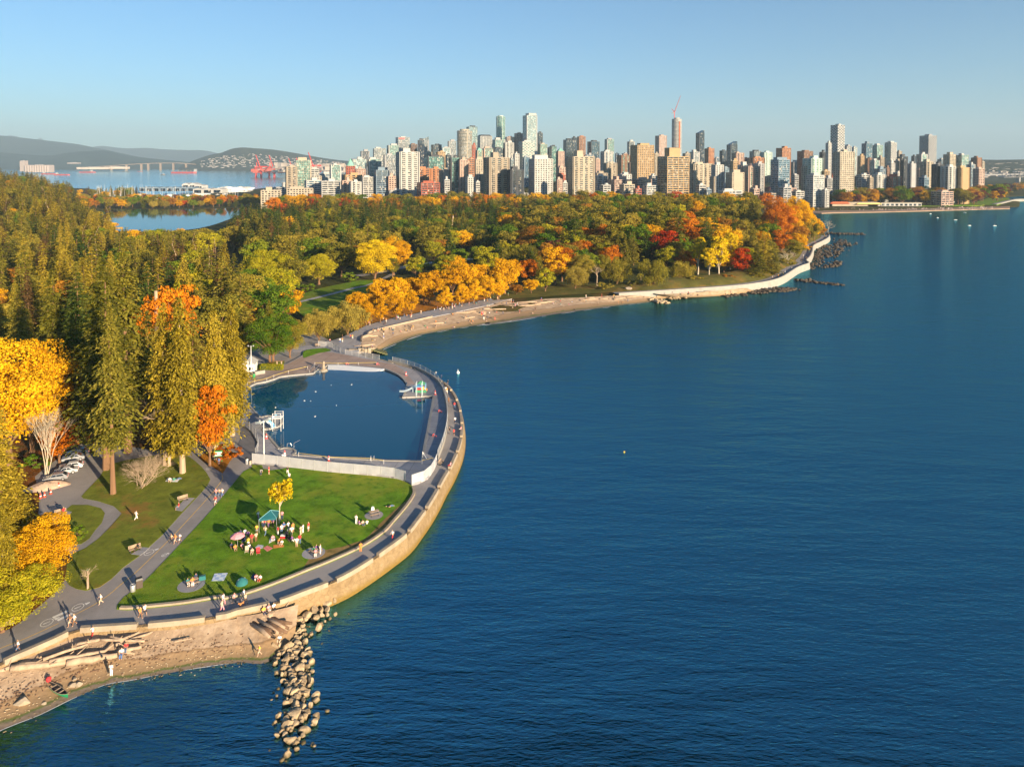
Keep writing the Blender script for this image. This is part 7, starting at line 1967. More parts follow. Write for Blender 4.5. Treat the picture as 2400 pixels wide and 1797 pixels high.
NEARP = [
 (R1, 1175, 800, 'walk', 140, 'white', 'white', 'person in white walking across the grass strip', LZ), (R1, 1862, 605, 'walk', -30, 'pink', 'denim', 'person in pink top, nearest the line of a walking trio by the notice board path', 3.0), (R1, 1890, 600, 'walk', -30, 'beige', 'denim', 'person in beige coat in the middle of a walking trio', 3.0), (R1, 1917, 600, 'walk', -30, 'white', 'blue', 'person in white top and blue trousers in a walking trio', 3.0), (R1, 1858, 672, 'walk', -30, 'red', 'white', 'small person in red walking behind the trio', 3.0),
 (R1, 1480, 1000, 'walk', -40, 'beige', 'black', 'person in beige top and black trousers walking down the main path', 3.0), (R1, 1512, 1005, 'walk', -40, 'orange', 'beige', 'person in orange top walking beside two others on the main path', 3.0), (R1, 1552, 998, 'walk', -40, 'white', 'white', 'person in white shorts walking at the lawn edge of the main path', 3.0),
 (R1, 870, 1528, 'walk', -50, 'white', 'beige', 'person on white scooter helmet riding near the path junction', 3.0), (R1, 1210, 1650, 'walk', 60, 'orange', 'brown', 'person in orange dress walking along the parapet', 3.0), (R1, 1250, 1625, 'walk', 60, 'white', 'black', 'person in white top walking beside the orange dress', 3.0),
 (R2, 605, 430, 'walk', -40, 'brown', 'beige', 'person in brown walking where the parapet bends', 3.0), (R2, 643, 425, 'walk', -40, 'white', 'brown', 'person in white shirt walking where the parapet bends', 3.0), (R2, 158, 660, 'walk', -60, 'white', 'denim', 'person in white top and jeans walking beside the yellow line', 3.0), (R2, 100, 400, 'bench', 200, 'orange', 'beige', 'person in orange sitting on the bench by the beach path', 3.2),
 (R2, 1052, 700, 'bench', 10, 'white', 'blue', 'person in white and blue sitting on the driftwood', 1.45), (R2, 1090, 650, 'bench', 10, 'red', 'denim', 'person in red sitting on the driftwood', 1.6), (R2, 800, 530, 'walk', 150, 'white', 'red', 'person in red shorts stepping between wall and driftwood', 2.2), (R2, 962, 862, 'stand', 170, 'white', 'white', 'person in long white clothes standing on the sand near the water', .7), (R2, 285, 720, 'stand', 80, 'beige', 'beige', 'person in beige standing among the driftwood', 1.7), (R2, 250, 850, 'sit', 30, 'white', 'red', 'person in white and red sitting against a log', 1.0), (R2, 310, 835, 'sit', 30, 'pink', 'red', 'person in pink sitting against a log', 1.0), (R2, 400, 820, 'sit', 20, 'yellow', 'beige', 'person in yellow hat sitting by the logs', 1.0),
 (R5, 400, 690, 'walk', -60, 'yellow', 'beige', 'person in yellow top walking on the sand beside the boulders', .5), (R5, 575, 560, 'sit', 0, 'white', 'beige', 'person in white perched on the boulder pile', 2.2),
 (R3, 85, 1350, 'walk', 70, 'white', 'pink', 'person in white hat walking at the kerb wall', 3.0), (R3, 75, 1412, 'walk', 70, 'beige', 'pink', 'person in beige walking close to the parapet', 3.0), (R3, 180, 1340, 'walk', 70, 'pink', 'black', 'person in pink pushing a dark stroller on the promenade', 3.0), (R3, 262, 1310, 'walk', 70, 'white', 'beige', 'person in white and beige walking ahead of the dog', 3.0), (R3, 278, 1345, 'walk', 70, 'beige', 'black', 'person in beige jacket holding the dog leash', 3.0),
 (R3, 478, 1420, 'bench', 40, 'pink', 'white', 'person in pink sitting on the big pale log', 2.35), (R3, 522, 1405, 'bench', 40, 'white', 'black', 'person in white sitting on the big pale log', 2.35), (R3, 435, 1440, 'bench', 40, 'yellow', 'navy', 'person in yellow sitting beside the big pale log', 2.2),
 (R3, 1545, 785, 'walk', -30, 'white', 'red', 'person in white top and red shorts walking the curved promenade', 3.0), (R3, 1270, 895, 'stand', 200, 'orange', 'orange', 'person in orange standing on the kerb wall', 3.34), (R3, 1232, 655, 'stand', 160, 'white', 'white', 'person in white standing beside seated picnickers near the round table pad', LZ), (R3, 1290, 660, 'sit', 30, 'beige', 'denim', 'person in beige sitting on the lawn near the round table pad', LZ), (R3, 1325, 655, 'sit', 200, 'white', 'black', 'person in white sitting on the lawn near the round table pad', LZ), (R3, 1260, 660, 'sit', 80, 'purple', 'white', 'person in purple sitting on the lawn near the round table pad', LZ), (R3, 1520, 505, 'lie', 20, 'black', 'denim', 'person in black lying on the lawn alone', LZ),
 (R3, 370, 1130, 'sit', 20, 'pink', 'white', 'person in pink sitting low on the lawn beside a dark blanket', LZ), (R3, 405, 1135, 'sit', -10, 'white', 'red', 'person in white sitting on the lawn beside a friend in pink', LZ), (R3, 410, 235, 'bend', 40, 'grey', 'navy', 'person in grey bending near the pool gate', LZ), (R3, 480, 225, 'stand', 90, 'red', 'red', 'person in red standing on the lawn by the pool gate', LZ), (R3, 640, 225, 'walk', 30, 'black', 'white', 'person in black top walking near the pool fence', LZ), (R3, 655, 278, 'walk', 30, 'white', 'black', 'person in white top and black trousers walking on the lawn near the fence', LZ),
 (K3, 640, 330, 'stand', 60, 'white', 'navy', 'person in white standing in the shade beside the canopy', LZ), (K3, 1115, 320, 'stand', 0, 'pink', 'navy', 'person in pink standing beside the young yellow tree', LZ), (K3, 770, 470, 'stand', 10, 'red', 'navy', 'person in red under the front edge of the canopy', LZ), (K3, 850, 475, 'stand', 10, 'orange', 'purple', 'person in orange dress under the canopy', LZ), (K3, 730, 470, 'stand', 10, 'beige', 'navy', 'person in beige by the canopy leg', LZ), (K3, 930, 470, 'stand', 350, 'purple', 'black', 'person in purple under the canopy', LZ), (K3, 780, 635, 'walk', 160, 'beige', 'denim', 'person in beige top and jeans walking from the canopy', LZ), (K3, 1640, 550, 'stand', 250, 'red', 'white', 'person in red jacket and white trousers standing at the edge of the party', LZ), (K3, 1530, 585, 'stand', 260, 'white', 'white', 'person in long white dress standing at the edge of the party', LZ), (K3, 1485, 625, 'stand', 250, 'beige', 'beige', 'person in beige beside the long white dress', LZ),
 (K3, 1105, 600, 'stand', 20, 'white', 'denim', 'person in white top standing in the middle of the party', LZ), (K3, 1030, 630, 'stand', 320, 'red', 'white', 'person in red top standing by the red cool box', LZ), (K3, 1150, 560, 'stand', 0, 'blue', 'black', 'person in blue standing in the middle of the party', LZ), (K3, 1240, 540, 'stand', 40, 'white', 'navy', 'person in white and navy at the back of the party', LZ), (K3, 1300, 640, 'stand', 30, 'white', 'beige', 'person in white holding a child in the party', LZ), (K3, 1330, 570, 'stand', 50, 'orange', 'white', 'person in orange at the right of the party', LZ), (K3, 1405, 865, 'stand', 200, 'white', 'beige', 'person in white shirt and beige shorts below the party', LZ), (K3, 1465, 800, 'stand', 200, 'red', 'denim', 'person in red beside the white shirt and beige shorts', LZ), (K3, 930, 720, 'sit', 20, 'pink', 'white', 'person in pink sitting on the white cushion sheet', LZ), (K3, 1060, 780, 'sit', 10, 'orange', 'beige', 'person in orange sitting by the yellow cloth', LZ), (K3, 1110, 810, 'sit', 350, 'white', 'white', 'person in white sitting on the yellow cloth', LZ), (K3, 1250, 730, 'sit', 40, 'black', 'navy', 'person in black sitting at the party', LZ), (K3, 1310, 735, 'sit', 60, 'purple', 'white', 'person in purple sitting at the party', LZ),
 (K3, 595, 760, 'stand', 220, 'beige', 'brown', 'person in beige dress standing left of the canopy', LZ), (K3, 510, 790, 'stand', 210, 'red', 'brown', 'person with red hair standing by the pink parasol', LZ), (K3, 380, 690, 'stand', 190, 'white', 'navy', 'person in white behind the pink parasol', LZ), (K3, 440, 720, 'stand', 190, 'purple', 'black', 'person in purple near the pink parasol', LZ), (K3, 290, 690, 'stand', 190, 'navy', 'black', 'person in navy behind the pink parasol', LZ), (K3, 440, 850, 'bend', 200, 'yellow', 'white', 'person in yellow bending beside the pink parasol', LZ), (K3, 320, 880, 'sit', 40, 'pink', 'navy', 'person in pink sitting below the pink parasol', LZ), (K3, 460, 890, 'sit', 60, 'white', 'denim', 'person in white sitting below the yellow bender', LZ), (K3, 610, 600, 'stand', 180, 'yellow', 'grey', 'person in yellow hood left of the canopy', LZ), (K3, 520, 980, 'sit', 10, 'beige', 'white', 'person in beige sitting at the lower edge of the party', LZ), (K3, 110, 870, 'sit', 30, 'navy', 'black', 'person in navy sitting left of the parasol', LZ), (K3, 180, 910, 'sit', 30, 'orange', 'white', 'person in orange sitting left of the parasol', LZ),
 (K3, 1740, 1000, 'bench', 30, 'green', 'white', 'person in green sitting at the picnic table by the dry grass', 3.1), (K3, 1800, 960, 'bench', 200, 'purple', 'navy', 'person in purple sitting at the picnic table by the dry grass', 3.1), (K3, 1780, 1040, 'bench', 10, 'pink', 'white', 'person in pink sitting at the picnic table by the dry grass', 3.1), (K3, 1875, 1000, 'stand', 90, 'white', 'white', 'person in white standing beside the picnic table by the dry grass', 3.1),
 (R1, 1620, 1370, 'bench', 40, 'teal', 'white', 'person in teal sitting at the round pad table near the bin', 3.1), (R1, 1660, 1365, 'bench', 30, 'orange', 'white', 'person in orange sitting at the round pad table near the bin', 3.1), (R1, 1690, 1330, 'bench', 220, 'navy', 'white', 'person in navy sitting at the round pad table near the bin', 3.1),
 (R1, 1465, 470, 'sit', 20, 'white', 'beige', 'person in white picnicking under the cedars', LZ), (R1, 1500, 465, 'sit', 200, 'green', 'denim', 'person in green picnicking under the cedars', LZ), (R1, 1525, 455, 'lie', 20, 'teal', 'denim', 'person in teal lying on the picnic rug under the cedars', LZ), (R1, 1540, 710, 'bench', -60, 'red', 'denim', 'person in red sitting on the bench at the lit path', 3.05), (R1, 1190, 1070, 'bench', -60, 'black', 'black', 'person in black sitting on the bench by the bicycle symbol', 3.05), (R1, 550, 770, 'stand', 200, 'red', 'navy', 'person in red standing beside the bench at the grass island', 3.05), (R1, 1890, 330, 'stand', 20, 'blue', 'navy', 'person in blue reading the notice board', 3.06),
 (R4, 2080, 650, 'walk', 10, 'red', 'denim', 'person in red walking beside the pool wall', 3.0), (R4, 2030, 605, 'walk', 10, 'brown', 'brown', 'person in brown walking beside the pool wall', 3.0), (R4, 2015, 520, 'walk', 10, 'orange', 'white', 'person in orange walking beside the pool wall', 3.0), (R4, 2005, 510, 'walk', 10, 'white', 'beige', 'person in white top beside the orange walker', 3.0), (R4, 2085, 780, 'walk', 190, 'white', 'navy', 'person in white shirt walking in the shade of the parapet', 3.0), (R4, 2038, 870, 'walk', 10, 'black', 'grey', 'person in black walking on the narrow promenade', 3.0), (R4, 2075, 885, 'walk', 10, 'red', 'black', 'person in red top walking on the narrow promenade', 3.0), (R4, 2135, 845, 'bench', 260, 'pink', 'white', 'person in pink sitting on the sea wall', 3.1), (R4, 2045, 1160, 'bench', 260, 'pink', 'red', 'person in pink and red sitting on the sea wall near the pool corner', 3.1), (R4, 2025, 440, 'bench', 200, 'black', 'brown', 'person in black sitting on the wall at the far bend', 3.1), (R4, 1968, 395, 'bench', 200, 'navy', 'black', 'person in navy sitting on the wall at the far bend', 3.1), (R4, 1920, 365, 'bench', 200, 'grey', 'black', 'person in grey sitting on the wall at the far bend', 3.1),
 (K7, 935, 320, 'walk', 200, 'white', 'blue', 'person in white and blue crossing the plaza', 3.03), (K7, 975, 310, 'walk', 200, 'orange', 'white', 'person in orange crossing the plaza', 3.03), (K7, 975, 250, 'stand', 120, 'brown', 'black', 'person in brown by the willow on the plaza', 3.03), (K7, 1115, 250, 'walk', 200, 'red', 'navy', 'person in red walking in from the avenue', 3.03), (K7, 1150, 250, 'walk', 200, 'yellow', 'white', 'person in yellow walking in from the avenue', 3.03), (K7, 760, 290, 'sit', 20, 'pink', 'black', 'person in pink sitting on the plaza kerb', 3.03), (K7, 720, 295, 'sit', 20, 'black', 'denim', 'person in black sitting on the plaza kerb', 3.03), (K7, 655, 350, 'sit', 20, 'white', 'navy', 'person in white sitting by the plaza bench', 3.03), (K7, 1310, 270, 'stand', 90, 'black', 'black', 'person in black at the corner of the beach wall', 3.03),
]
for zf, x, y, pose, face, top, bot, lab, z in NEARP:
 ppl(zf, x, y, pose, face, top, bot, lab, z)
# far beach crowd: people one can still count
top_l = smooth(top2, step=1.5)
wat_l = smooth(wat2, step=1.5)
BT, BW = rs(top_l, 200), rs(wat_l, 200)
PW = {'stand': 'standing', 'walk': 'walking', 'sit': 'sitting', 'lie': 'lying'}
for q in range(105):
 u = min(1, max(0, rp.betavariate(1.3, 1.5)))
 f = rp.betavariate(1.2, 1.8) * 0.95
 a, b = BT[int(u * 199)], BW[int(u * 199)]
 x, y = a[0] + (b[0] - a[0]) * f, a[1] + (b[1] - a[1]) * f
 z = 3.0 * (1 - f) ** 1.25
 pose = rp.choice(('stand', 'walk', 'walk', 'sit', 'sit', 'lie'))
 tp, bt_ = rp.choice(list(CL)), rp.choice(('black', 'denim', 'white', 'beige', 'navy', 'red'))
 where = 'near the beach steps' if u < .25 else 'on the middle of the far beach' if u < .6 else 'on the far beach below the bank'
 person(x, y, z + .02, pose, rp.uniform(0, 360), tp, bt_, 'person in %s and %s %s %s' % (tp, bt_, PW[pose], where), 'people on the far beach')
AV = rs(smooth([gp(*p) for p in (G6(960, 1165), G6(1200, 1105), G6(1450, 1050), G6(1700, 1000), G6(1950, 950), G6(2180, 900))], step=2), 100)
for q in range(46):
 p = AV[rp.randrange(100)]
 pose = rp.choice(('stand', 'walk', 'walk', 'sit'))
 tp, bt_ = rp.choice(list(CL)), rp.choice(('black', 'denim', 'white', 'beige', 'navy'))
 person(p[0] + rp.uniform(-3, 3), p[1] + rp.uniform(-2, 2), 3.03, pose, rp.uniform(0, 360), tp, bt_, 'person in %s and %s %s under the golden avenue' % (tp, bt_, PW[pose]), 'people under the golden avenue')
HW = offset_line(WR, 3.5)
for q in range(48):
 p = HW[rp.randrange(len(HW) // 4, len(HW))]
 tp, bt_ = rp.choice(list(CL)), rp.choice(('black', 'denim', 'white', 'beige', 'navy'))
 person(p[0] + rp.uniform(-2, 2), p[1] + rp.uniform(-2, 2), 3.25, rp.choice(('walk', 'stand')), rp.uniform(0, 360), tp, bt_, 'person in %s and %s walking round the headland' % (tp, bt_), 'walkers on the headland walkway')
# ------------------------------------------------------------------ things on the near shore
def lathe(mb, prof, n=12, c=(0, 0)):
 lines = [[(c[0] + r * math.cos(2 * math.pi * k / n), c[1] + r * math.sin(2 * math.pi * k / n), z) for k in range(n)] for r, z in prof]
 return mb.loft(lines, True)
# ---- fences
def m_mesh(name, col, cover):
 """woven wire seen from afar: mostly gaps, a fine diagonal weave"""
 m, t, p = newmat(name)
 L = t.links.new
 p.inputs['Base Color'].default_value = (*col, 1)
 p.inputs['Roughness'].default_value = 0.5
 tb = t.nodes.new('ShaderNodeBsdfTransparent')
 mx = t.nodes.new('ShaderNodeMixShader')
 tc = t.nodes.new('ShaderNodeTexCoord')
 n = N(t, 'ShaderNodeTexNoise', i_Scale=0.6, i_Detail=4.0)
 L(tc.outputs['Object'], n.inputs['Vector'])
 mr = N(t, 'ShaderNodeMapRange', i_From_Min=.3, i_From_Max=.7, i_To_Min=cover - .08, i_To_Max=cover + .08)
 L(n.outputs['Fac'], mr.inputs['Value'])
 L(mr.outputs[0], mx.inputs[0])
 L(tb.outputs[0], mx.inputs[1])
 L(p.outputs[0], mx.inputs[2])
 L(mx.outputs[0], t.nodes['Material Output'].inputs['Surface'])
 return m
M_MESH = m_mesh('chain_link', (0.62, 0.62, 0.64), 0.62)
M_MESHT = m_mesh('open_chain_link', (0.55, 0.55, 0.56), 0.42)
def fence(line, h, label, mat, z0, step=3.0):
 L = resample(line, step)
 r = thing('fence', label, 'fence', (L[0][0], L[0][1], z0))
 ox, oy = L[0][0], L[0][1]
 for k in range(len(L)):
  x, y = L[k][0] - ox, L[k][1] - oy
  MB().tube([(x, y, 0), (x, y, h + .05)], 0.05, 6).build('post', M_STEEL, r)
  if k + 1 < len(L):
   x2, y2 = L[k + 1][0] - ox, L[k + 1][1] - oy
   MB().quad((x, y, .05), (x2, y2, .05), (x2, y2, h), (x, y, h)).build('mesh_panel', mat, r)
   MB().tube([(x, y, h), (x2, y2, h)], 0.035, 5).build('rail', M_STEEL, r)
 return r
dk = [(p[0], p[1], 3.0) for p in DECK]
fence(smooth(dk[0:7], step=1.0), 2.2, 'grey chain link fence between the lawn and the pool deck', M_MESH, 3.05)
fence(smooth(dk[7:12], step=1.0), 2.2, 'curved chain link fence at the corner of the pool', M_MESH, 3.05)
fence(smooth(dk[34:38] + dk[:1], step=1.0), 2.2, 'chain link fence beside the path under the cedars', M_MESHT, 3.05)
wl_ = resample(smooth(dk[11:21], step=1.0), 1.0)
pw_ = thing('pool_wall', 'white concrete wall between the pool deck and the promenade', 'wall')
MB().loft([setz(offset_line(wl_, .3), 3.3), setz(offset_line(wl_, .3), 4.15), setz(wl_, 4.15), setz(wl_, 2.9)]).build('wall', M_WHITECONC, pw_)
fence([(p[0], p[1], 3) for p in offset_line(wl_, .12)], 1.2, 'wire railing on top of the white pool wall', M_MESHT, 4.15, 3.5)
fence([gp(*p) for p in (K7(560, 385), K7(800, 400), K7(830, 440), K7(960, 520), K7(1200, 560), K7(1500, 610), K7(1650, 640))], 2.0, 'chain link fence between the plaza and the pool', M_MESHT, 3.05)
# ---- lamp posts
def lamp(px, pyb, pyt, label):
 p = gp(px, pyb)
 r_ = ray(px, pyt)
 h = HC + r_[2] * p[1] / r_[1] - 3
 r = thing('lamp_post', label, 'lamp post', p)
 MB().tube([(0, 0, 0), (0, 0, h)], [0.13, 0.07], 8).build('pole', M_WHITE, r)
 MB().box((0, 0, .15), (.5, .5, .3)).build('base', M_WHITECONC, r)
 MB().tube([(-.8, 0, h - .2), (.8, 0, h - .2)], .05, 6).build('cross_arm', M_STEEL, r)
 for s in (-1, 1):
  MB().box((s * .8, -.1, h), (.35, .4, .3), .3).build('floodlight', M_STEEL, r)
lamp(619, 1086, 985, 'tall white floodlight pole at the near corner of the pool'); lamp(589, 879, 810, 'white floodlight pole beside the white hut')
# ---- pool slides
M_SLIDE = plain('slide_blue', (0.20, 0.48, 0.72), .35, .08, 1.0)
M_TILEBLUE = plain('slide_pale', (0.62, 0.74, 0.80), .4, .08, 1.0)
def chute(path, w, mat, parent, name='chute'):
 P = smooth(path, step=.3)
 l, r_ = offset_line(P, w / 2), offset_line(P, -w / 2)
 up = lambda L, z: [(p[0], p[1], p[2] + z) for p in L]
 MB().loft([up(l, .45), up(l, 0), P and up(r_, 0), up(r_, .45)]).build(name, mat, parent)
 MB().loft([up(offset_line(P, w / 2 + .04), .47), up(offset_line(P, w / 2 + .04), -.08), up(offset_line(P, -w / 2 - .04), -.08), up(offset_line(P, -w / 2 - .04), .47)]).build('chute_shell', M_TILEBLUE, parent)
def rel(zf, x, y, z, o):
 p = gp(*zf(x, y), z)
 return (p[0] - o[0], p[1] - o[1], z - o[2])
o_ = gp(*K1(600, 1480), ZD_)
sl = thing('water_slide', 'blue twin water slide on the round pool island', 'slide', o_)
chute([rel(K1, 640, 1330, 6.6, o_), rel(K1, 560, 1370, 6.0, o_), rel(K1, 480, 1410, 5.2, o_), rel(K1, 380, 1440, 4.6, o_), rel(K1, 290, 1450, 4.1, o_)], 1.3, M_SLIDE, sl)
chute([rel(K1, 480, 1410, 5.2, o_), rel(K1, 530, 1450, 4.7, o_), rel(K1, 580, 1510, 3.9, o_), rel(K1, 610, 1540, 3.6, o_)], 1.3, M_SLIDE, sl)
px_, py_, _z = rel(K1, 690, 1330, 6.6, o_)
MB().box((px_, py_, 3.2), (2.2, 2.0, .15)).build('platform', M_WHITE, sl)
for sx in (-1, 1):
 for sy in (-.9, .9):
  MB().tube([(px_ + sx, py_ + sy, 0), (px_ + sx, py_ + sy, 4.4)], .06, 6).build('platform_post', M_WHITE, sl)
for sy in (-.9, .9):
 MB().tube([(px_ - 1, py_ + sy, 4.3), (px_ + 1, py_ + sy, 4.3)], .04, 5).tube([(px_ - 1, py_ + sy, 3.8), (px_ + 1, py_ + sy, 3.8)], .03, 5).build('handrail', M_WHITE, sl)
for q in range(9):
 MB().box((px_ + .3 - q * .0, py_ - 1.2 - q * .25, 3.0 - q * .33), (.9, .22, .05)).build('step', M_STEEL, sl)
for q, (x, y, h) in enumerate(((-1.2, .3, 2.0), (-2.2, .2, 1.6), (-3.2, .1, 1.1))):
 MB().tube([(x, y, 0), (x, y, h)], .08, 6).build('support', M_WHITE, sl)
o_ = gp(*K2(1080, 800), ZD_)
sl = thing('water_slide', 'light blue straight slide at the far corner of the pool', 'slide', o_)
chute([rel(K2, 1000, 640, 6.3, o_), rel(K2, 930, 670, 5.7, o_), rel(K2, 800, 740, 4.6, o_), rel(K2, 700, 770, 4.0, o_), rel(K2, 600, 770, 3.75, o_)], 1.3, M_SLIDE, sl)
a = rel(K2, 1030, 640, 6.3, o_)
MB().box((a[0], a[1], 2.8), (1.8, 1.8, .14)).build('platform', M_SLIDE, sl)
for sx in (-.8, .8):
 for sy in (-.8, .8):
  MB().tube([(a[0] + sx, a[1] + sy, 0), (a[0] + sx, a[1] + sy, 4.0)], .06, 6).build('platform_post', M_TILEBLUE, sl)
for x, y, h in ((880, 790, 1.3), (740, 770, .6)):
 b = rel(K2, x, y, ZD_, o_)
 MB().tube([(b[0], b[1], 0), (b[0], b[1], h + .6)], .07, 6).build('support', M_TILEBLUE, sl)
pg = thing('play_structure', 'small climbing frame with red yellow and green panels by the pool', 'play structure', gp(*K2(1080, 775), ZD_))
for x, y, z, sx, sz, c in ((-.6, -.8, 1.3, 1.0, 1.2, 'red'), (.5, -.9, 1.2, .8, .9, 'yellow'), (0, -1.2, .4, 3.2, .7, 'green'), (1.4, -.6, .7, .7, .7, 'orange')):
 MB().box((x, y, z), (sx, .12, sz)).build('panel', CM[c], pg)
MB().box((0, 0, 1.0), (2.6, 1.6, .12)).build('deck', M_TILEBLUE, pg); MB().prism([(-1.3, -1), (1.1, -1), (1.1, 1), (-1.3, 1)], 2.2, 3.0, .2).build('roof', CM['green'], pg)
for sx in (-1.2, 1.2):
 for sy in (-.8, .8):
  MB().tube([(sx, sy, 0), (sx, sy, 2.3)], .07, 6).build('post', M_SLIDE, pg)
rm_ = thing('access_ramp', 'blue grey access ramp with handrails entering the pool', 'ramp', gp(*K1(1470, 400), ZD_))
MB().box((0, 0, -.15), (3.2, 4.5, .1)).build('ramp_floor', WM['blueg'], rm_)
for sx in (-1.6, 0, 1.6):
 MB().tube([(sx, 2.6, 0), (sx, 2.6, 1), (sx, -2.6, .7), (sx, -2.6, -.4)], .05, 6).build('handrail', M_STEEL, rm_)
pl = thing('spray_pillar', 'pale stone spray pillar on a round base at the pool edge', 'pillar', gp(*K1(1600, 410), ZD_ - .2))
lathe(MB(), [(1.1, 0), (1.1, .4), (.9, .5), (.45, .55), (.4, 2.2), (.48, 2.5), (.3, 2.9), (.01, 3.0)]).build('pillar', M_CONC, pl, True); lathe(MB(), [(1.4, -.3), (1.4, .12), (0.01, .13)]).build('base', M_WHITECONC, pl)
lad = thing('pool_shower', 'bent steel shower pipe at the near pool corner', 'shower', gp(*K4(1010, 70), ZD_))
MB().tube([(-1.6, 0, 0), (-1.5, 0, .9), (-.8, 0, 1.0), (-.5, 0, .4)], .05, 6).tube([(0, 0, 0), (0, 0, 1.0), (1.4, 0, 1.7)], .05, 6).build('pipe', M_STEEL, lad)
pl = thing('pool_ladder', 'steel ladder on the near long side of the pool', 'ladder', gp(*R4(1372, 1092), ZD_))
for s in (-.35, .35):
 MB().tube([(s, -.4, 0), (s, -.3, .8), (s, .25, .8), (s, .35, -.5)], .04, 6).build('rail', M_STEEL, pl)
st = thing('lifeguard_stand', 'white sloping rail stand at the right near corner of the pool', 'stand', gp(*R4(1805, 1080), ZD_))
MB().tube([(0, 0, 0), (0, 0, 1.4), (.9, -.4, .1)], .07, 6).tube([(0, 0, .7), (.5, -.2, .7)], .05, 6).build('frame', M_WHITE, st)
# ---- traffic cones and safety tape round the pool
cone_m = lathe(MB(), [(.30, 0), (.30, .06), (.2, .07), (.13, .55), (.09, .95), (.0, .96)], 10).mesh('cone')
band_m = lathe(MB(), [(.172, .32), (.142, .52)], 10).mesh('band')
def cone(zf, x, y, z, label, s=1.2, mat=None, lean=0):
 r = thing('traffic_cone', label, 'cone', gp(*zf(x, y), z), 0, None, s)
 if lean:
  r.rotation_euler = (math.radians(lean), 0, math.radians(40))
  r.location.z += .25
 obj('cone', cone_m, mat or M_PINKPL, r)
 obj('band', band_m, M_WHITE, r)
for x, y, l in ((K4, (825, 225), 'faded red cone by the pool shower'), (K4, (1700, 340), 'faded red cone beside the long pool edge')):
 cone(x, *l_ if (l_ := y) else (), ZD_, l)
for x, y, lab, ln in ((1405, 845, 'faded red cone at the corner of the slide platform', 0), (1500, 1255, 'fallen red cone on the right pool deck', 85), (720, 395, 'red cone at the bend of the pool deck', 0), (45, 150, 'fallen red cone by the pool beach', 85)):
 cone(K2, x, y, ZD_, lab, lean=ln)
cone(R4, 1900, 890, ZD_, 'fallen red cone lying on the lower right pool deck', lean=85); cone(R4, 458, 910, ZD_, 'red cone by the left pool edge'); cone(K7, 1050, 690, ZD_, 'fallen red cone on the pool apron', lean=85)
for x, y, lab in ((645, 1120, 'orange cone at the tip of the gravel heap'), (430, 1290, 'orange cone below the gravel heap'), (270, 1370, 'orange cone second below the gravel heap'), (165, 1400, 'orange cone farthest down the road from the gravel heap'), (1215, 390, 'orange cone behind the silver car')):
 cone(K5, x, y, 3.0, lab, 1.0, M_ORANGE)
M_TAPE = plain('yellow_tape', (.75, .55, .08), .6, .1, 1.0)
def tape(pts, z, label):
 P = [gp(*p, z) for p in pts]
 t_ = thing('safety_tape', label, 'tape', (P[0][0], P[0][1], z))
 L = [(p[0] - P[0][0], p[1] - P[0][1], 0) for p in P]
 MB().loft([L, [(a, b, c + .06) for a, b, c in L]]).build('ribbon', M_TAPE, t_)
 for l in L:
  MB().tube([(l[0], l[1], ZD_ - z), (l[0], l[1], .2)], .03, 5).build('post', M_WHITE, t_)
tape([R4(735, 1036), R4(1000, 1070), R4(1360, 1080), R4(1470, 1100)], 4.1, 'yellow safety tape along the near pool edge'); tape([R4(1800, 1100), R4(1895, 1078)], 4.1, 'yellow safety tape at the right pool corner'); tape([K1(80, 650), K1(230, 620), K1(470, 570), K1(610, 510), K1(900, 420), K1(1280, 330)], 4.2, 'yellow safety tape along the left pool edge'); tape([K7(500, 665), K7(900, 675), K7(1250, 665), K7(1560, 660)], 4.0, 'yellow safety tape behind the pool beach')
# ---- white hut, hedge, gateway, low wall, bins by the pool
hut = thing('pool_hut', 'small white gabled hut beside the pool', 'hut', gp(*K1(90, 470), 3.0), .15)
MB().box((0, 2, 1.5), (4.2, 5, 3.0)).build('wall', M_WHITE, hut)
i = MB(); i.v += [(-2.4, -.8, 2.95), (2.4, -.8, 2.95), (0, -.8, 4.4), (-2.4, 4.8, 2.95), (2.4, 4.8, 2.95), (0, 4.8, 4.4)]; i.f += [(0, 1, 2), (0, 2, 5, 3), (1, 4, 5, 2), (3, 5, 4)]; i.build('roof', WM['white'], hut)
MB().box((-.9, -.52, 1.0), (1.0, .08, 2.0)).build('door', WM['tan'], hut); MB().box((1.1, -.52, 1.6), (1.0, .08, .9)).build('window', GL['dark'], hut)
hd, _c = broad_crown('foliage', 77, 'round', 20, 60, 1.6)
hg = thing('hedge', 'clipped green hedge beside the pool gateway', 'hedge', gp(*K1(570, 390), ZD_))
rgn = np.random.default_rng(4); n = 2600
pos = np.stack([rgn.uniform(-3.4, 3.4, n), rgn.uniform(-.9, .9, n), rgn.uniform(.05, 1.5, n)], 1); ax = rgn.integers(0, 3, n); sg = rgn.choice([-1, 1], n)
pos[ax == 0, 0] = 3.4 * sg[ax == 0]; pos[ax == 1, 1] = .9 * sg[ax == 1]; pos[ax == 2, 2] = 1.5
U_ = unit(rgn.normal(0, 1, (n, 3))) * .15; W_ = unit(rgn.normal(0, 1, (n, 3))) * .1
obj('foliage', leaf_mesh('foliage', pos, U_, W_, .5 + rgn.normal(0, .2, n)), LEAF['lime'], hg); MB().box((0, 0, .72), (6.6, 1.7, 1.4)).build('twig_core', plain('hedge_core', (.03, .05, .01), .9, .2, 1.0), hg)
gt = thing('timber_gateway', 'timber gateway beside the clipped hedge', 'gateway', gp(*K1(720, 375), ZD_))
for s in (-.7, .7):
 MB().box((s, 0, 1.2), (.3, .3, 2.4)).build('post', M_WOODGREY, gt)
MB().box((0, 0, 2.5), (2.6, .5, .2)).build('lintel', M_WOODBROWN, gt)
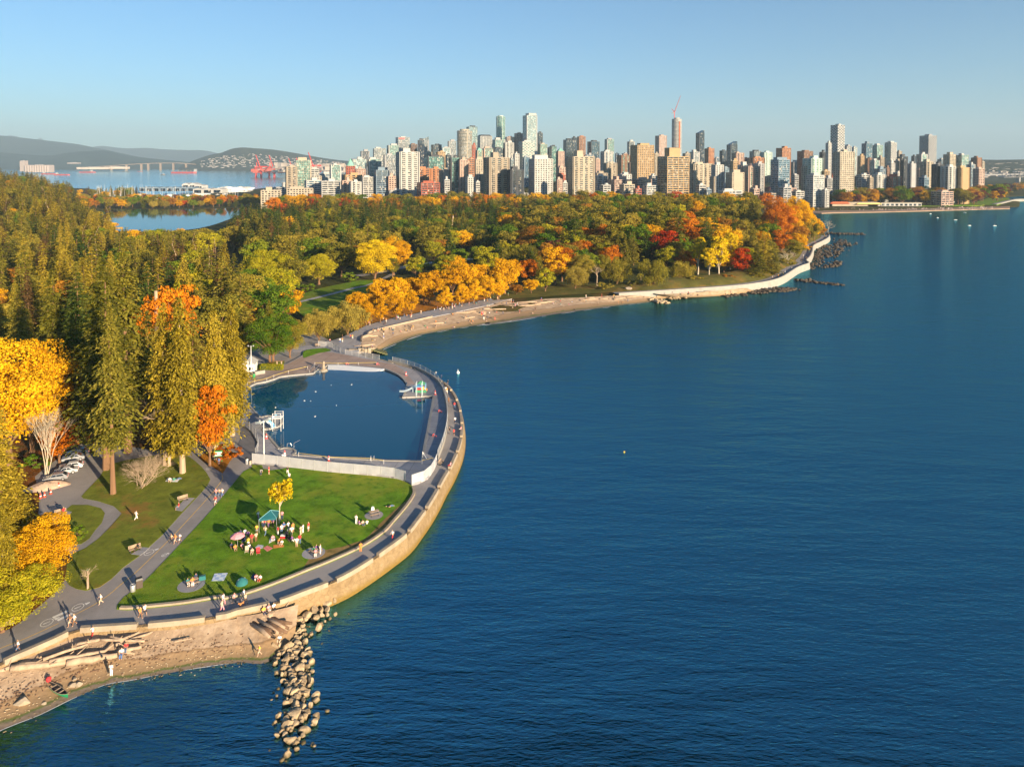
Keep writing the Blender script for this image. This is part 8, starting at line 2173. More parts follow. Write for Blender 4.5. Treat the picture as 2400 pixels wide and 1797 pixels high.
lw_ = resample(smooth([gp(*p, 3.3) for p in (K1(30, 610), K1(80, 560), K1(180, 520), K1(330, 490), K1(455, 470))], step=.8), .8)
o = MB().loft([setz(lw_, 3.3), setz(lw_, 4.4), setz(offset_line(lw_, .35), 4.4), setz(offset_line(lw_, .35), 3.3)]).build('garden_wall', M_WHITECONC); tag(o, 'low white curved wall below the white hut', 'wall')
def bin_(p, label, col, s=1.0, n=1, rz=0.0):
 r = thing('litter_bin', label, 'bin', p, rz, None, s)
 for k in range(n):
  x = (k - (n - 1) / 2) * .75
  lathe(MB(), [(.27, 0), (.30, .1), (.32, .95), (.30, 1.0)], 12, (x, 0)).build('bin_body', col, r, True)
  lathe(MB(), [(.34, .98), (.34, 1.05), (.2, 1.22), (.01, 1.25)], 12, (x, 0)).build('lid', M_DARK, r, True)
bin_(gp(*R1(2130, 320)), 'dark round litter bin at the fence corner', M_STEEL, 1.2); bin_(gp(*R1(2158, 325)), 'pale small litter bin beside the dark round bin', WM['cream'], .9)
bin_(gp(*K1(212, 560), ZD_), 'green litter bin at the end of the low white wall', M_GREENPL, 1.4); bin_(gp(*K1(245, 330), 3.0), 'big green waste bin behind the white hut', M_GREENPL, 2.2)
b2 = thing('recycling_station', 'large recycling bin with a roof and round bin at the lawn corner', 'bin', gp(*R1(1172, 1400), 3.05), .6)
MB().box((.5, .3, .62), (.9, .75, 1.24)).build('bin_box', plain('bin_brown', (.07, .05, .04), .7, .2), b2); MB().prism([(0, -.15), (1.0, -.15), (1.0, .75), (0, .75)], 1.25, 1.5, .8).build('roof', M_DARK, b2); lathe(MB(), [(.35, 0), (.38, .1), (.4, 1.0), (.36, 1.05), (.3, .9)], 14, (-.45, -.3)).build('round_bin', M_STEEL, b2, True)
# ---- benches, tables, signs
def bench(p, rz, label):
 r = thing('park_bench', label, 'bench', p, rz)
 for k in range(3):
  MB().box((0, -.2 + .18 * k, .45), (1.9, .15, .05)).build('seat_slat', M_WOODGREY, r)
 for k in range(3):
  MB().box((0, .30 + .03 * k, .6 + .17 * k), (1.9, .04, .14)).build('back_slat', M_WOODGREY, r)
 for s in (-.75, .75):
  MB().box((s, 0, .22), (.09, .5, .44)).build('leg', M_DARK, r); MB().tube([(s, .28, .44), (s, .38, 1.05)], .04, 5).build('arm', M_DARK, r)
 return r
def pad(zf, x, y, rx, ry, label, z=3.07):
 p = gp(*zf(x, y))
 pts = [(p[0] + rx * math.cos(2 * math.pi * k / 24), p[1] + ry * math.sin(2 * math.pi * k / 24), 0) for k in range(24)]
 return structure(sheet('paved_pad', pts, z, M_DECK, .08), label, 'pad')
def slabpad(pts, label):
 return structure(sheet('paved_pad', [gp(*p) for p in pts], 3.075, M_DECK, .07), label, 'pad')
slabpad([R1(1600, 615), R1(1680, 615), R1(1570, 730), R1(1510, 720)], 'paved pad under the bench on the lit path'); slabpad([R1(1230, 1040), R1(1290, 1045), R1(1210, 1110), R1(1130, 1100)], 'paved pad under the bench by the bicycle symbol'); slabpad([R1(560, 725), R1(620, 735), R1(570, 790), R1(480, 795)], 'paved pad under the bench at the grass island')
bench(gp(*R1(1580, 640), 3.08), math.radians(42), 'wooden bench facing the main path beside the person in red'); bench(gp(*R1(1165, 1072), 3.08), math.radians(42), 'wooden bench near the bicycle symbol'); bench(gp(*R1(520, 760), 3.08), math.radians(30), 'wooden bench on the pad at the grass island'); bench(gp(*R2(60, 440), 3.06), math.radians(35), 'wooden bench beside the beach path under the yellow green maple')
bench(gp(*R4(1965, 1130), 3.02), math.radians(75), 'pale bench on the promenade against the pool corner'); bench(gp(*K7(550, 385), 3.03), 0.1, 'white bench on the plaza beside the fence')
def table(p, rz, label):
 r = thing('picnic_table', label, 'picnic table', p, rz)
 MB().box((0, 0, .74), (1.8, .8, .06)).build('table_top', M_WOODGREY, r)
 for s in (-.72, .72):
  MB().box((0, s, .44), (1.8, .28, .05)).build('seat', M_WOODGREY, r)
 for s in (-.65, .65):
  MB().tube([(s, -.75, 0), (s, -.2, .72)], .05, 5).tube([(s, .75, 0), (s, .2, .72)], .05, 5).tube([(s, -.7, .4), (s, .7, .4)], .05, 5).build('leg_frame', M_DARK, r)
pad(R3, 1385, 580, 1.7, 1.7, 'round paved pad under the lone picnic table'); table(gp(*R3(1385, 575), 3.09), .5, 'picnic table on the round pad with a white bag on top')
pad(R3, 865, 905, 1.9, 1.9, 'round paved pad at the dry grass edge'); table(gp(*R3(880, 905), 3.09), .9, 'picnic table with people at the dry grass edge')
pad(R1, 1650, 1365, 2.0, 2.0, 'round paved pad near the recycling bin'); table(gp(*R1(1655, 1355), 3.09), .7, 'picnic table with people near the recycling bin')
bag = thing('picnic_bag', 'white bag standing on the lone picnic table', 'bag', (lambda p: (p[0], p[1], 3.87))(gp(*R3(1375, 570))))
MB().box((0, 0, .25), (.6, .4, .5), .3, .85).build('bag_body', M_WHITE, bag); MB().tube([(-.15, 0, .5), (0, 0, .68), (.15, 0, .5)], .02, 5).build('handle', M_WHITE, bag)
nb = thing('notice_board', 'green framed map board on two posts at the path fork', 'notice board', gp(*R1(1885, 300), 3.06), math.radians(10))
for s in (-.7, .7):
 MB().box((s, 0, 1.1), (.12, .12, 2.2)).build('post', M_GREENPL, nb)
MB().box((0, 0, 1.75), (1.6, .1, 1.1)).build('board', M_GREENPL, nb); MB().box((0, -.07, 1.75), (1.4, .03, .9)).build('map_sheet', plain('map_print', (.50, .58, .50), .7, .4, 3.0, col2=(.25, .40, .42)), nb); MB().box((0, 0, 2.4), (1.8, .4, .08)).build('roof', M_GREENPL, nb)
gpole = thing('sign_post', 'green sign post at the edge of the grass island', 'sign', gp(*R1(535, 900), 3.06)); MB().tube([(0, 0, 0), (0, 0, 2.9)], .06, 6).build('pole', M_GREENPL, gpole); MB().box((0, 0, 2.7), (.4, .04, .5)).build('plate', WM['white'], gpole)
wp = thing('wooden_post', 'weathered wooden post beside the small leafless tree', 'post', gp(*R1(760, 1390), 3.06)); MB().box((0, 0, 1.4), (.22, .22, 2.8), .2, .9).build('post', M_WOODGREY, wp); MB().box((0, 0, 2.85), (.3, .3, .1), .2).build('cap', M_GREENPL, wp)
sgn = thing('fence_sign', 'white sign board on the pool fence', 'sign', gp(*K4(815, 375), 3.05)); MB().box((0, -.1, 1.6), (.9, .04, .6)).build('plate', M_WHITE, sgn)
# ---- party on the lawn
cn = thing('canopy_tent', 'teal pop up canopy on the lawn', 'canopy', gp(*K3(840, 500), LZ), .0)
c4 = [gp(*K3(655, 580), LZ), gp(*K3(1005, 545), LZ), gp(*K3(1055, 400), LZ), gp(*K3(830, 420), LZ)]
o_ = cn.location
c4 = [(p[0] - o_[0], p[1] - o_[1]) for p in c4]
cxm = sum(p[0] for p in c4) / 4; cym = sum(p[1] for p in c4) / 4
mb = MB()
M_TEAL = plain('canopy_teal', (.012, .11, .135), .6, .12, 1.0)
tv = [(p[0], p[1], 2.35) for p in c4]
mb.v += tv + [(cxm, cym, 3.25)] + [(p[0], p[1], 2.05) for p in c4]
mb.f += [(0, 1, 4), (1, 2, 4), (2, 3, 4), (3, 0, 4), (0, 5, 6, 1), (1, 6, 7, 2), (2, 7, 8, 3), (3, 8, 5, 0)]
mb.build('roof', M_TEAL, cn)
for p in c4:
 MB().tube([(p[0], p[1], 0), (p[0], p[1], 2.35)], .05, 5).build('leg', M_STEEL, cn)
for k in range(4):
 MB().tube([(*c4[k], 2.38), (cxm, cym, 3.27)], .04, 5).build('roof_seam', plain('canopy_seam', (.2, .45, .48), .6, .1), cn)
um = thing('parasol', 'pink parasol shading the seated guests', 'parasol', gp(*K3(228, 850), LZ))
lathe(MB(), [(1.25, 1.75), (1.0, 2.0), (.55, 2.25), (.02, 2.38)], 8).build('canopy', CM['pink'], um); MB().tube([(0, 0, 0), (0, 0, 2.45)], .03, 6).build('pole', M_STEEL, um)
def blanket(zf, pts, mat, label, z=LZ + .012):
 P = [gp(*zf(x, y), z) for x, y in pts]
 o = sheet('picnic_blanket', P, z + .02, mat, .02); return tag(o, label, 'blanket')
def pattern(name, a, b, sc):
 m, t, p = newmat(name)
 tc = t.nodes.new('ShaderNodeNewGeometry'); ch = N(t, 'ShaderNodeTexChecker', i_Scale=sc); ch.inputs['Color1'].default_value = (*a, 1); ch.inputs['Color2'].default_value = (*b, 1)
 t.links.new(tc.outputs['Position'], ch.inputs['Vector']); t.links.new(ch.outputs['Color'], p.inputs['Base Color']); p.inputs['Roughness'].default_value = .9
 return m
blanket(K3, [(575, 870), (640, 815), (745, 830), (730, 880), (620, 910)], pattern('blanket_a', (.35, .42, .5), (.55, .5, .55), 3), 'grey and lilac picnic blanket'); blanket(K3, [(735, 885), (820, 830), (930, 885), (820, 950)], pattern('blanket_b', (.62, .12, .12), (.7, .28, .22), 3), 'red diamond shaped picnic blanket'); blanket(K3, [(940, 885), (940, 820), (1150, 820), (1145, 860)], CM['orange'], 'orange yellow cloth on the grass'); blanket(K3, [(850, 790), (870, 690), (970, 660), (985, 715)], M_WHITE, 'white sheet spread on the grass'); blanket(R1, [(1825, 1328), (1850, 1265), (1965, 1258), (1930, 1325)], pattern('blanket_c', (.35, .46, .66), (.62, .68, .74), 1.5), 'pale blue patterned blanket alone on the lawn'); blanket(R3, [(320, 1120), (350, 1075), (370, 1110), (345, 1140)], CM['navy'], 'dark blanket beside the pair sitting on the lawn'); blanket(R1, [(1425, 470), (1450, 440), (1550, 450), (1530, 475)], M_WHITE, 'white picnic rug under the cedars')
def lowchair(zf, x, y, mat, label, rz=0):
 r = thing('camp_chair', label, 'chair', gp(*zf(x, y), LZ), rz)
 MB().box((0, 0, .3), (.6, .55, .06)).build('seat', mat, r); MB().quad((-.3, .25, .3), (.3, .25, .3), (.3, .45, .95), (-.3, .45, .95)).build('backrest', mat, r)
 for sx in (-.27, .27):
  for sy in (-.24, .24):
   MB().tube([(sx, sy, 0), (sx, sy, .3)], .02, 5).build('leg', M_STEEL, r)
lowchair(K3, 640, 1005, CM['red'], 'red folding chair at the lower edge of the party', .4); lowchair(K3, 410, 975, CM['beige'], 'beige folding chair near the pink parasol', .2); lowchair(K3, 350, 770, CM['navy'], 'navy folding chair under the parasol', .2)
tent = thing('beach_shelter', 'small dark teal pop up shelter on the lawn', 'shelter', gp(*R1(2085, 1350), LZ), .6); lathe(MB(), [(.95, 0), (.85, .4), (.5, .75), (.02, .9)], 10).build('dome', CM['teal'], tent, True); MB().tube([(-.95, 0, 0), (-.5, 0, .78), (.5, 0, .78), (.95, 0, 0)], .03, 5).build('hoop', M_STEEL, tent)
coolb = thing('cool_box', 'red cool box among the standing guests', 'cool box', gp(*K3(1140, 680), LZ)); MB().box((0, 0, .22), (.9, .5, .44)).build('box', CM['red'], coolb); MB().box((0, 0, .48), (.94, .54, .08)).build('lid', CM['white'], coolb)
st = thing('stroller', 'dark stroller among the party guests', 'stroller', gp(*K3(1200, 660), LZ)); MB().box((0, 0, .6), (.5, .8, .4), 0, 1.1).build('seat', CM['black'], st); MB().tube([(0, .4, .6), (0, .7, 1.05)], .03, 5).build('handle', M_STEEL, st)
for sx in (-.28, .28):
 for sy in (-.35, .35):
  MB().tube([(sx - .03, sy, .14), (sx + .03, sy, .14)], .14, 10).build('wheel', M_DARK, st)
cb_ = thing('cargo_bag', 'teal cool bag beside the table near the bin', 'bag', gp(*R1(1745, 1315), LZ)); MB().box((0, 0, .3), (1.0, .6, .6), .4, .9).build('bag_body', CM['teal'], cb_); MB().tube([(-.3, 0, .6), (0, 0, .8), (.3, 0, .6)], .03, 5).build('handle', CM['black'], cb_)
# dog
dg_ = thing('dog', 'orange brown dog walking on a leash along the promenade', 'dog', gp(*R3(245, 1365), 3.0), math.radians(65))
dm = bpy.data.meshes.new('dog');
dp = {'hip': ((.34, 0, .52), .13), 'belly': ((0, 0, .50), .12), 'chest': ((-.30, 0, .52), .15), 'neck': ((-.45, 0, .68), .085), 'head': ((-.55, 0, .78), .085), 'muzzle': ((-.72, 0, .74), .04), 'tail': ((.46, 0, .60), .03), 'tail2': ((.66, 0, .72), .018)}
de = [('hip', 'belly'), ('belly', 'chest'), ('chest', 'neck'), ('neck', 'head'), ('head', 'muzzle'), ('hip', 'tail'), ('tail', 'tail2')]
for s, n in ((.09, 'l'), (-.09, 'r')):
 dp['knee' + n] = ((.28, s, .34), .06); dp['hock' + n] = ((.42, s, .18), .03); dp['paw' + n] = ((.38, s, .03), .035); dp['elb' + n] = ((-.28, s, .34), .05); dp['wri' + n] = ((-.28, s, .15), .03); dp['fpaw' + n] = ((-.32, s, .03), .035); dp['ear' + n] = ((-.53, s * .9, .90), .025)
 de += [('hip', 'knee' + n), ('knee' + n, 'hock' + n), ('hock' + n, 'paw' + n), ('chest', 'elb' + n), ('elb' + n, 'wri' + n), ('wri' + n, 'fpaw' + n), ('head', 'ear' + n)]
dn = list(dp); dm.from_pydata([dp[n][0] for n in dn], [(dn.index(a), dn.index(b)) for a, b in de], [])
do = bpy.data.objects.new('dog_body', dm); COL.objects.link(do); md = do.modifiers.new('s', 'SKIN'); do.modifiers.new('u', 'SUBSURF').levels = 1
for i_, n in enumerate(dn):
 dm.skin_vertices[0].data[i_].radius = (dp[n][1],) * 2; dm.skin_vertices[0].data[i_].use_root = n == 'belly'
bmesh_ = bpy.data.meshes.new_from_object(do.evaluated_get(bpy.context.evaluated_depsgraph_get())); bpy.data.objects.remove(do)
obj('body', bmesh_, plain('dog_fur', (.45, .20, .07), .9, .25, 6.0), dg_); lathe(MB(), [(.1, 0), (.1, .04)], 10).build('collar', CM['red'], dg_).location = (-.46, 0, .66)
# ---- cars
def car(p, rz, paint, label, wagon=True):
 r = thing('parked_car', label, 'car', p, rz)
 prof = [(-2.2, .35), (-2.25, .62), (-2.1, .82), (-1.1, .95), (-.45, 1.42), (1.3, 1.46) if wagon else (.7, 1.44), (2.0, 1.0) if wagon else (1.5, 1.0), (2.2, .92), (2.25, .55), (2.15, .35)]
 mb = MB()
 def half(w_): return [(x, w_(z), z) for x, z in prof]
 wd = lambda z: .88 if z < 1.0 else .88 - (z - 1.0) * .42
 A = [(x, -wd(z), z) for x, z in prof]; B = [(x, wd(z), z) for x, z in prof]
 A2 = [(x, -wd(z) + .0, z) for x, z in prof]
 mb.loft([A, B], True)
 mb.f.append(tuple(range(len(prof) - 1, -1, -1))); mb.f.append(tuple(range(len(prof), 2 * len(prof))))
 mb.build('body', paint, r)
 x1 = 1.2 if wagon else .6; x2 = 1.85 if wagon else 1.35
 for s in (-1, 1):
  y1, y2 = s * (wd(1.02) + .012), s * (wd(1.36) + .012)
  MB().quad((-.85, y1, 1.02), (.15, y1, 1.02), (.15, y2, 1.36), (-.45, y2, 1.36)).build('side_window', GL['dark'], r); MB().quad((.22, y1, 1.02), (x2 - .25, y1, 1.02), (x1, y2, 1.36), (.22, y2, 1.36)).build('side_window', GL['dark'], r)
  MB().box((-2.16, s * .62, .7), (.12, .36, .16)).build('headlight', M_WHITE, r); MB().box((2.2, s * .68, .8), (.1, .26, .26)).build('tail_light', CM['red'], r); MB().box((-.75, s * .98, 1.0), (.15, .2, .13)).build('mirror', paint, r)
  for x in (-1.35, 1.35):
   w_ = lathe(MB(), [(.15, -.1), (.33, -.11), (.34, 0), (.33, .11), (.15, .1)], 16).build('tyre', M_DARK, r); w_.rotation_euler = (math.pi / 2, 0, 0); w_.location = (x, s * .80, .34)
   h_ = lathe(MB(), [(.0, .112 * 1), (.2, .118), (.2, -.118), (.0, -.112)], 10).build('rim', M_STEEL, w_)
 MB().quad((-1.08, -.80, .985), (-1.08, .80, .985), (-.48, .68, 1.41), (-.48, -.68, 1.41)).build('windscreen', GL['dark'], r).location = (-.012, 0, .012)
 MB().quad((x2 + .12, -.78, 1.06), (x1 + .16, -.68, 1.42), (x1 + .16, .68, 1.42), (x2 + .12, .78, 1.06)).build('rear_window', GL['dark'], r).location = (.02, 0, .012)
 MB().box((2.22, 0, .62), (.08, .5, .13)).build('number_plate', M_WHITE, r)
def paint(name, c):
 m, t, p = newmat(name); p.inputs['Base Color'].default_value = (*c, 1); p.inputs['Roughness'].default_value = .25; p.inputs['Coat Weight'].default_value = .6; p.inputs['Metallic'].default_value = .2
 return m
cr_ = math.radians(24)
car(gp(*K5(560, 940)), cr_, paint('paint_dark_silver', (.30, .31, .33)), 'dark silver estate car nearest the gravel heap'); car(gp(*K5(830, 760)), cr_, paint('paint_silver', (.52, .53, .55)), 'silver hatchback parked between two estate cars', False); car(gp(*K5(960, 640)), cr_, paint('paint_white', (.70, .70, .69)), 'white estate car in the middle of the parked row'); car(gp(*K5(1030, 420)), cr_, paint('paint_grey', (.35, .37, .40)), 'grey car with shaded roof at the end of the parked row', False); car(gp(*K5(1130, 290)), cr_, paint('paint_navy', (.03, .04, .06)), 'dark car half hidden under the tree by the parked row')
gh = thing('gravel_heap', 'pale heap of gravel beside the parked cars', 'heap', gp(*K5(330, 1120)), .45)
mb = MB(); nn = 14
rings = []
for q, (rr, zz) in enumerate(((1, 0), (.85, .35), (.6, .75), (.3, 1.0), (.02, 1.08))):
 rings.append([(4.2 * rr * math.cos(2 * math.pi * k / nn) * (1 + .1 * math.sin(3 * k)), 1.9 * rr * math.sin(2 * math.pi * k / nn) * (1 + .12 * math.cos(5 * k)), zz * (1 + .15 * math.sin(k * 2.3))) for k in range(nn)])
mb.loft(rings, True).build('gravel', plain('gravel_pale', (.46, .33, .24), .95, .3, 2.0, .06, 5), gh, True)
# ---- canoe, driftwood, boulders
cno = thing('canoe', 'green canoe pulled up on the sand', 'canoe', gp(*K6(985, 1330), .62))
a, b = Vector(gp(*K6(800, 1180), .62)), Vector(gp(*K6(1170, 1460), .35))
cno.rotation_euler = (0, 0, math.atan2(b.y - a.y, b.x - a.x)); LC = (b - a).length
def hull_lines(s, z0):
 out = []
 for f in np.linspace(-1, 1, 13):
  w = .46 * (1 - abs(f) ** 2.2) * s; x = f * LC / 2; rise = .28 * abs(f) ** 4
  out.append([(x, -w, .42 + rise), (x, -w * .9, .2 + rise * .6 + z0), (x, -w * .45, .04 + rise * .5 + z0), (x, 0, .0 + rise * .5 + z0), (x, w * .45, .04 + rise * .5 + z0), (x, w * .9, .2 + rise * .6 + z0), (x, w, .42 + rise)])
 return out
MB().loft(hull_lines(1.0, 0)).build('hull', plain('canoe_green', (.02, .30, .12), .4, .1, 1.0), cno, True); MB().loft(hull_lines(.93, .04)).build('lining', M_DARK, cno, True)
for x in (-.9, .1, .9):
 MB().box((x, 0, .38), (.16, .82, .04)).build('thwart', M_WOODGREY, cno)
gun = [[(f * LC / 2, s * .46 * (1 - abs(f) ** 2.2), .43 + .28 * abs(f) ** 4) for f in np.linspace(-1, 1, 13)] for s in (-1, 1)]
for g_ in gun:
 MB().tube(g_, .025, 5).build('gunwale', M_WOODGREY, cno)
pk = thing('dry_bag', 'red dry bag in the end of the canoe', 'bag', (a.x + .5, a.y - .3, 1.1)); lathe(MB(), [(.02, 0), (.3, .05), (.32, .45), (.15, .6), (.02, .62)], 10).build('bag_body', CM['red'], pk, True); MB().tube([(-.1, 0, .6), (0, 0, .72), (.1, 0, .6)], .03, 5).build('strap', CM['black'], pk)
rl = random.Random(31)
def zbeach(p):
 """height of the near sand at a plan position"""
 d1 = signed(np.array([p[0]]), np.array([p[1]]), np.array([(q[0], q[1]) for q in near_water]), False)[0]
 d2 = signed(np.array([p[0]]), np.array([p[1]]), np.array([(q[0], q[1]) for q in near_top]), False)[0]
 f = d2 / (d1 + d2 + 1e-6)
 return 2.7 * (1 - f) ** 1.25
def log(zf, x0, y0, x1, y1, r, label, mat=None, lift=0.0, name='driftwood_log'):
 a = gp(*zf(x0, y0), 1.3); b = gp(*zf(x1, y1), 1.3)
 a = gp(*zf(x0, y0), zbeach(a) + r * .6); b = gp(*zf(x1, y1), zbeach(b) + r * .6)
 A, B = Vector(a), Vector(b)
 B.z += lift
 o = thing(name, label, 'log', A)
 D = B - A
 n = 7
 pts = [tuple(D * (k / (n - 1)) + Vector((rl.uniform(-1, 1), rl.uniform(-1, 1), 0)) * r * .35) for k in range(n)]
 MB().tube(pts, [r * (1.0 - .35 * k / (n - 1)) * rl.uniform(.92, 1.08) for k in range(n)], 8).build('stem', mat or M_WOODGREY, o, True)
 for q in range(rl.randint(1, 3)):
  t_ = rl.uniform(.25, .9); p0 = D * t_; dr = Vector((rl.uniform(-1, 1), rl.uniform(-1, 1), rl.uniform(.2, 1))).normalized() * r * rl.uniform(2.5, 5)
  MB().tube([tuple(p0), tuple(p0 + dr)], [r * .3, r * .12], 5).build('branch_stub', mat or M_WOODGREY, o)
LOGS = [(R2, 670, 590, 860, 545, .28, 'pale log with root end nearest the wall'), (R2, 860, 545, 1250, 560, .2, 'thin log continuing from the pale rooted log'), (R2, 1000, 590, 1320, 480, .22, 'slender log leaning up toward the sand flat'), (R2, 1060, 545, 1265, 455, .2, 'short leaning log beside the slender log'), (R2, 890, 660, 980, 585, .2, 'short log propped across the pile'), (R2, 370, 715, 760, 585, .24, 'long thin pale log behind the main pile'), (R2, 175, 765, 590, 735, .38, 'thick log at the left of the main pile'), (R2, 420, 735, 900, 655, .36, 'thick log in the middle of the main pile'), (R2, 580, 745, 1010, 680, .50, 'massive sawn log in front of the main pile'), (R2, 90, 800, 580, 745, .45, 'massive log running left along the sand'), (R2, 0, 770, 190, 730, .22, 'thin log pointing at the wall'), (R2, 1050, 640, 1220, 610, .32, 'log stub behind the seated pair'), (R2, 1060, 645, 1165, 670, .24, 'small log beside the seated pair'), (R2, -60, 830, 95, 790, .35, 'log end entering beside the beach path'), (R2, 110, 690, 380, 630, .28, 'log lying on top of the wall foot'), (R2, 340, 700, 620, 610, .16, 'thin stick on the log pile'), (R2, 950, 520, 1060, 545, .22, 'short dark log by the leaning logs'), (R2, 1500, 565, 1660, 535, .12, 'thin stick lying on the open sand'), (R2, 1830, 615, 1880, 605, .12, 'tiny stick alone on the open sand'), (R5, 205, 370, 450, 360, .3, 'log lying against the foot of the wall'), (R5, 470, 350, 630, 300, .55, 'big pale log people sit on below the wall')]
for zf, x0, y0, x1, y1, r_, lab in LOGS:
 log(zf, x0, y0, x1, y1, r_, lab)
stp = thing('old_stump', 'great weathered stump leaning into the boulders', 'stump', gp(*R5(500, 470), 1.4), math.radians(-35))
for q in range(9):
 y = (q - 4) * .34
 MB().tube([(-2.8 + rl.uniform(-.5, .5), y, .35 + rl.uniform(0, .5)), (0, y * 1.05, .6 + rl.uniform(-.15, .15)), (2.6 + rl.uniform(-.7, .4), y * 1.3, .5 + rl.uniform(-.2, .6))], [.24, .3, .2], 6).build('root', M_WOODBROWN if q % 3 else M_WOODGREY, stp, True)
# boulders
def boulder_mesh(seed):
 bm = bmesh.new()
 bmesh.ops.create_icosphere(bm, subdivisions=3, radius=1.0)
 rg = random.Random(seed)
 planes = [(Vector((rg.gauss(0, 1), rg.gauss(0, 1), rg.gauss(0.2, .8))).normalized(), rg.uniform(.5, .82)) for _ in range(11)]
 for v in bm.verts:
  for n_, d in planes:
   k = v.co.dot(n_)
   if k > d:
    v.co -= n_ * (k - d) * .98
  v.co *= 1 + .07 * noise.noise(v.co * 2.1 + Vector((seed, 0, 0))) + .03 * noise.noise(v.co * 6 + Vector((0, seed, 0)))
 m = bpy.data.meshes.new('boulder')
 bm.to_mesh(m); bm.free()
 return m
def m_rock():
 m, t, p = newmat('boulder_granite'); L = t.links.new
 g = t.nodes.new('ShaderNodeNewGeometry'); sp = t.nodes.new('ShaderNodeSeparateXYZ'); L(g.outputs['Position'], sp.inputs[0])
 tc = t.nodes.new('ShaderNodeTexCoord'); n1 = N(t, 'ShaderNodeTexNoise', i_Scale=1.6, i_Detail=8.0, i_Roughness=.7); L(tc.outputs['Object'], n1.inputs['Vector'])
 oi = t.nodes.new('ShaderNodeObjectInfo'); ad = N(t, 'ShaderNodeMath', operation='MULTIPLY_ADD'); L(oi.outputs['Random'], ad.inputs[0]); ad.inputs[1].default_value = .25; L(n1.outputs['Fac'], ad.inputs[2])
 r = ramp(t, [(.35, (.18, .13, .08)), (.6, (.38, .28, .165)), (.85, (.52, .40, .26))]); L(ad.outputs[0], r.inputs['Fac'])
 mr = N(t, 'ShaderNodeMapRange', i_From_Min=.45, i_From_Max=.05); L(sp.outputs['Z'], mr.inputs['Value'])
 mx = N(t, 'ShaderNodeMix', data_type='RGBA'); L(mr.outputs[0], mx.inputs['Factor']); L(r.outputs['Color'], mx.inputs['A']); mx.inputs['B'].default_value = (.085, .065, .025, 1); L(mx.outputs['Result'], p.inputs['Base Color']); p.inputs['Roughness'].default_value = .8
 b = N(t, 'ShaderNodeBump', i_Strength=.8, i_Distance=.12); L(n1.outputs['Fac'], b.inputs['Height']); L(b.outputs['Normal'], p.inputs['Normal'])
 return m
M_ROCK = m_rock()
BMS = [boulder_mesh(s) for s in range(8)]
BO = [(1020, 180, 40, 34), (1045, 190, 20, 24), (980, 220, 40, 28), (890, 215, 28, 20), (935, 185, 45, 24), (870, 280, 42, 42), (800, 250, 34, 18), (750, 250, 20, 20), (790, 215, 36, 18), (725, 305, 28, 22), (815, 325, 36, 34), (940, 275, 24, 22), (990, 275, 24, 22), (750, 355, 34, 28), (800, 355, 18, 14), (890, 335, 26, 18), (940, 320, 20, 18), (985, 310, 20, 16), (1060, 315, 14, 14), (675, 380, 50, 50), (605, 390, 18, 26), (775, 410, 22, 20), (660, 255, 26, 24), (700, 270, 22, 16), (640, 340, 24, 24), (915, 420, 26, 26), (970, 375, 10, 8), (850, 480, 22, 16), (735, 460, 24, 28), (700, 485, 24, 26), (755, 475, 14, 14), (800, 485, 14, 10), (660, 500, 34, 34), (735, 520, 22, 12), (720, 565, 34, 22), (655, 600, 42, 60), (600, 625, 26, 16), (720, 640, 34, 34), (810, 615, 34, 16), (800, 660, 42, 26), (530, 600, 32, 40), (580, 590, 20, 26), (570, 660, 18, 14), (655, 660, 20, 14), (690, 690, 18, 14), (540, 735, 24, 46), (630, 735, 20, 14), (725, 705, 22, 20), (770, 725, 16, 16), (850, 730, 24, 34), (750, 780, 42, 38), (820, 770, 24, 26), (625, 780, 34, 24), (685, 800, 10, 14), (555, 815, 26, 14), (620, 825, 20, 14), (685, 855, 32, 22), (770, 835, 34, 12), (640, 700, 40, 24), (845, 890, 30, 44), (780, 880, 32, 26), (730, 910, 26, 24), (675, 915, 22, 16), (830, 930, 22, 18), (785, 970, 40, 36), (645, 980, 40, 38), (705, 990, 38, 36), (730, 1030, 30, 22), (690, 1055, 24, 16), (785, 1055, 22, 14), (725, 1090, 50, 36), (895, 1045, 30, 14), (840, 1095, 26, 24), (635, 1080, 26, 26), (715, 1180, 66, 40), (795, 1155, 14, 12), (800, 1195, 26, 30), (625, 1225, 34, 30), (650, 1270, 62, 44), (765, 1240, 18, 12), (860, 1265, 14, 10), (785, 1310, 44, 22), (615, 1355, 28, 12), (555, 1355, 22, 10), (670, 1395, 44, 34), (705, 1430, 20, 16), (745, 1390, 16, 14), (775, 1355, 22, 14), (640, 1520, 26, 36), (725, 1475, 18, 16), (605, 890, 22, 18), (600, 760, 20, 18), (700, 830, 18, 14), (860, 805, 16, 14), (760, 600, 20, 16), (690, 600, 18, 14), (590, 560, 20, 18)]
def near_name(k, x, y):
 if y < 360: return 'where the boulder groyne meets the sea wall'
 if y < 660: return 'beside the old stump'
 if y < 860: return 'in the waist of the boulder groyne'
 if y < 1100: return 'halfway out along the boulder groyne'
 return 'at the sea end of the boulder groyne'
for q in range(64):                                           # the band is filled in between the traced ones
 y = rl.uniform(420, 1330)
 BO.append((float(np.interp(y, [420, 700, 1000, 1330], [720, 690, 735, 690])) + rl.gauss(0, 62), y, rl.uniform(17, 34), rl.uniform(14, 30)))
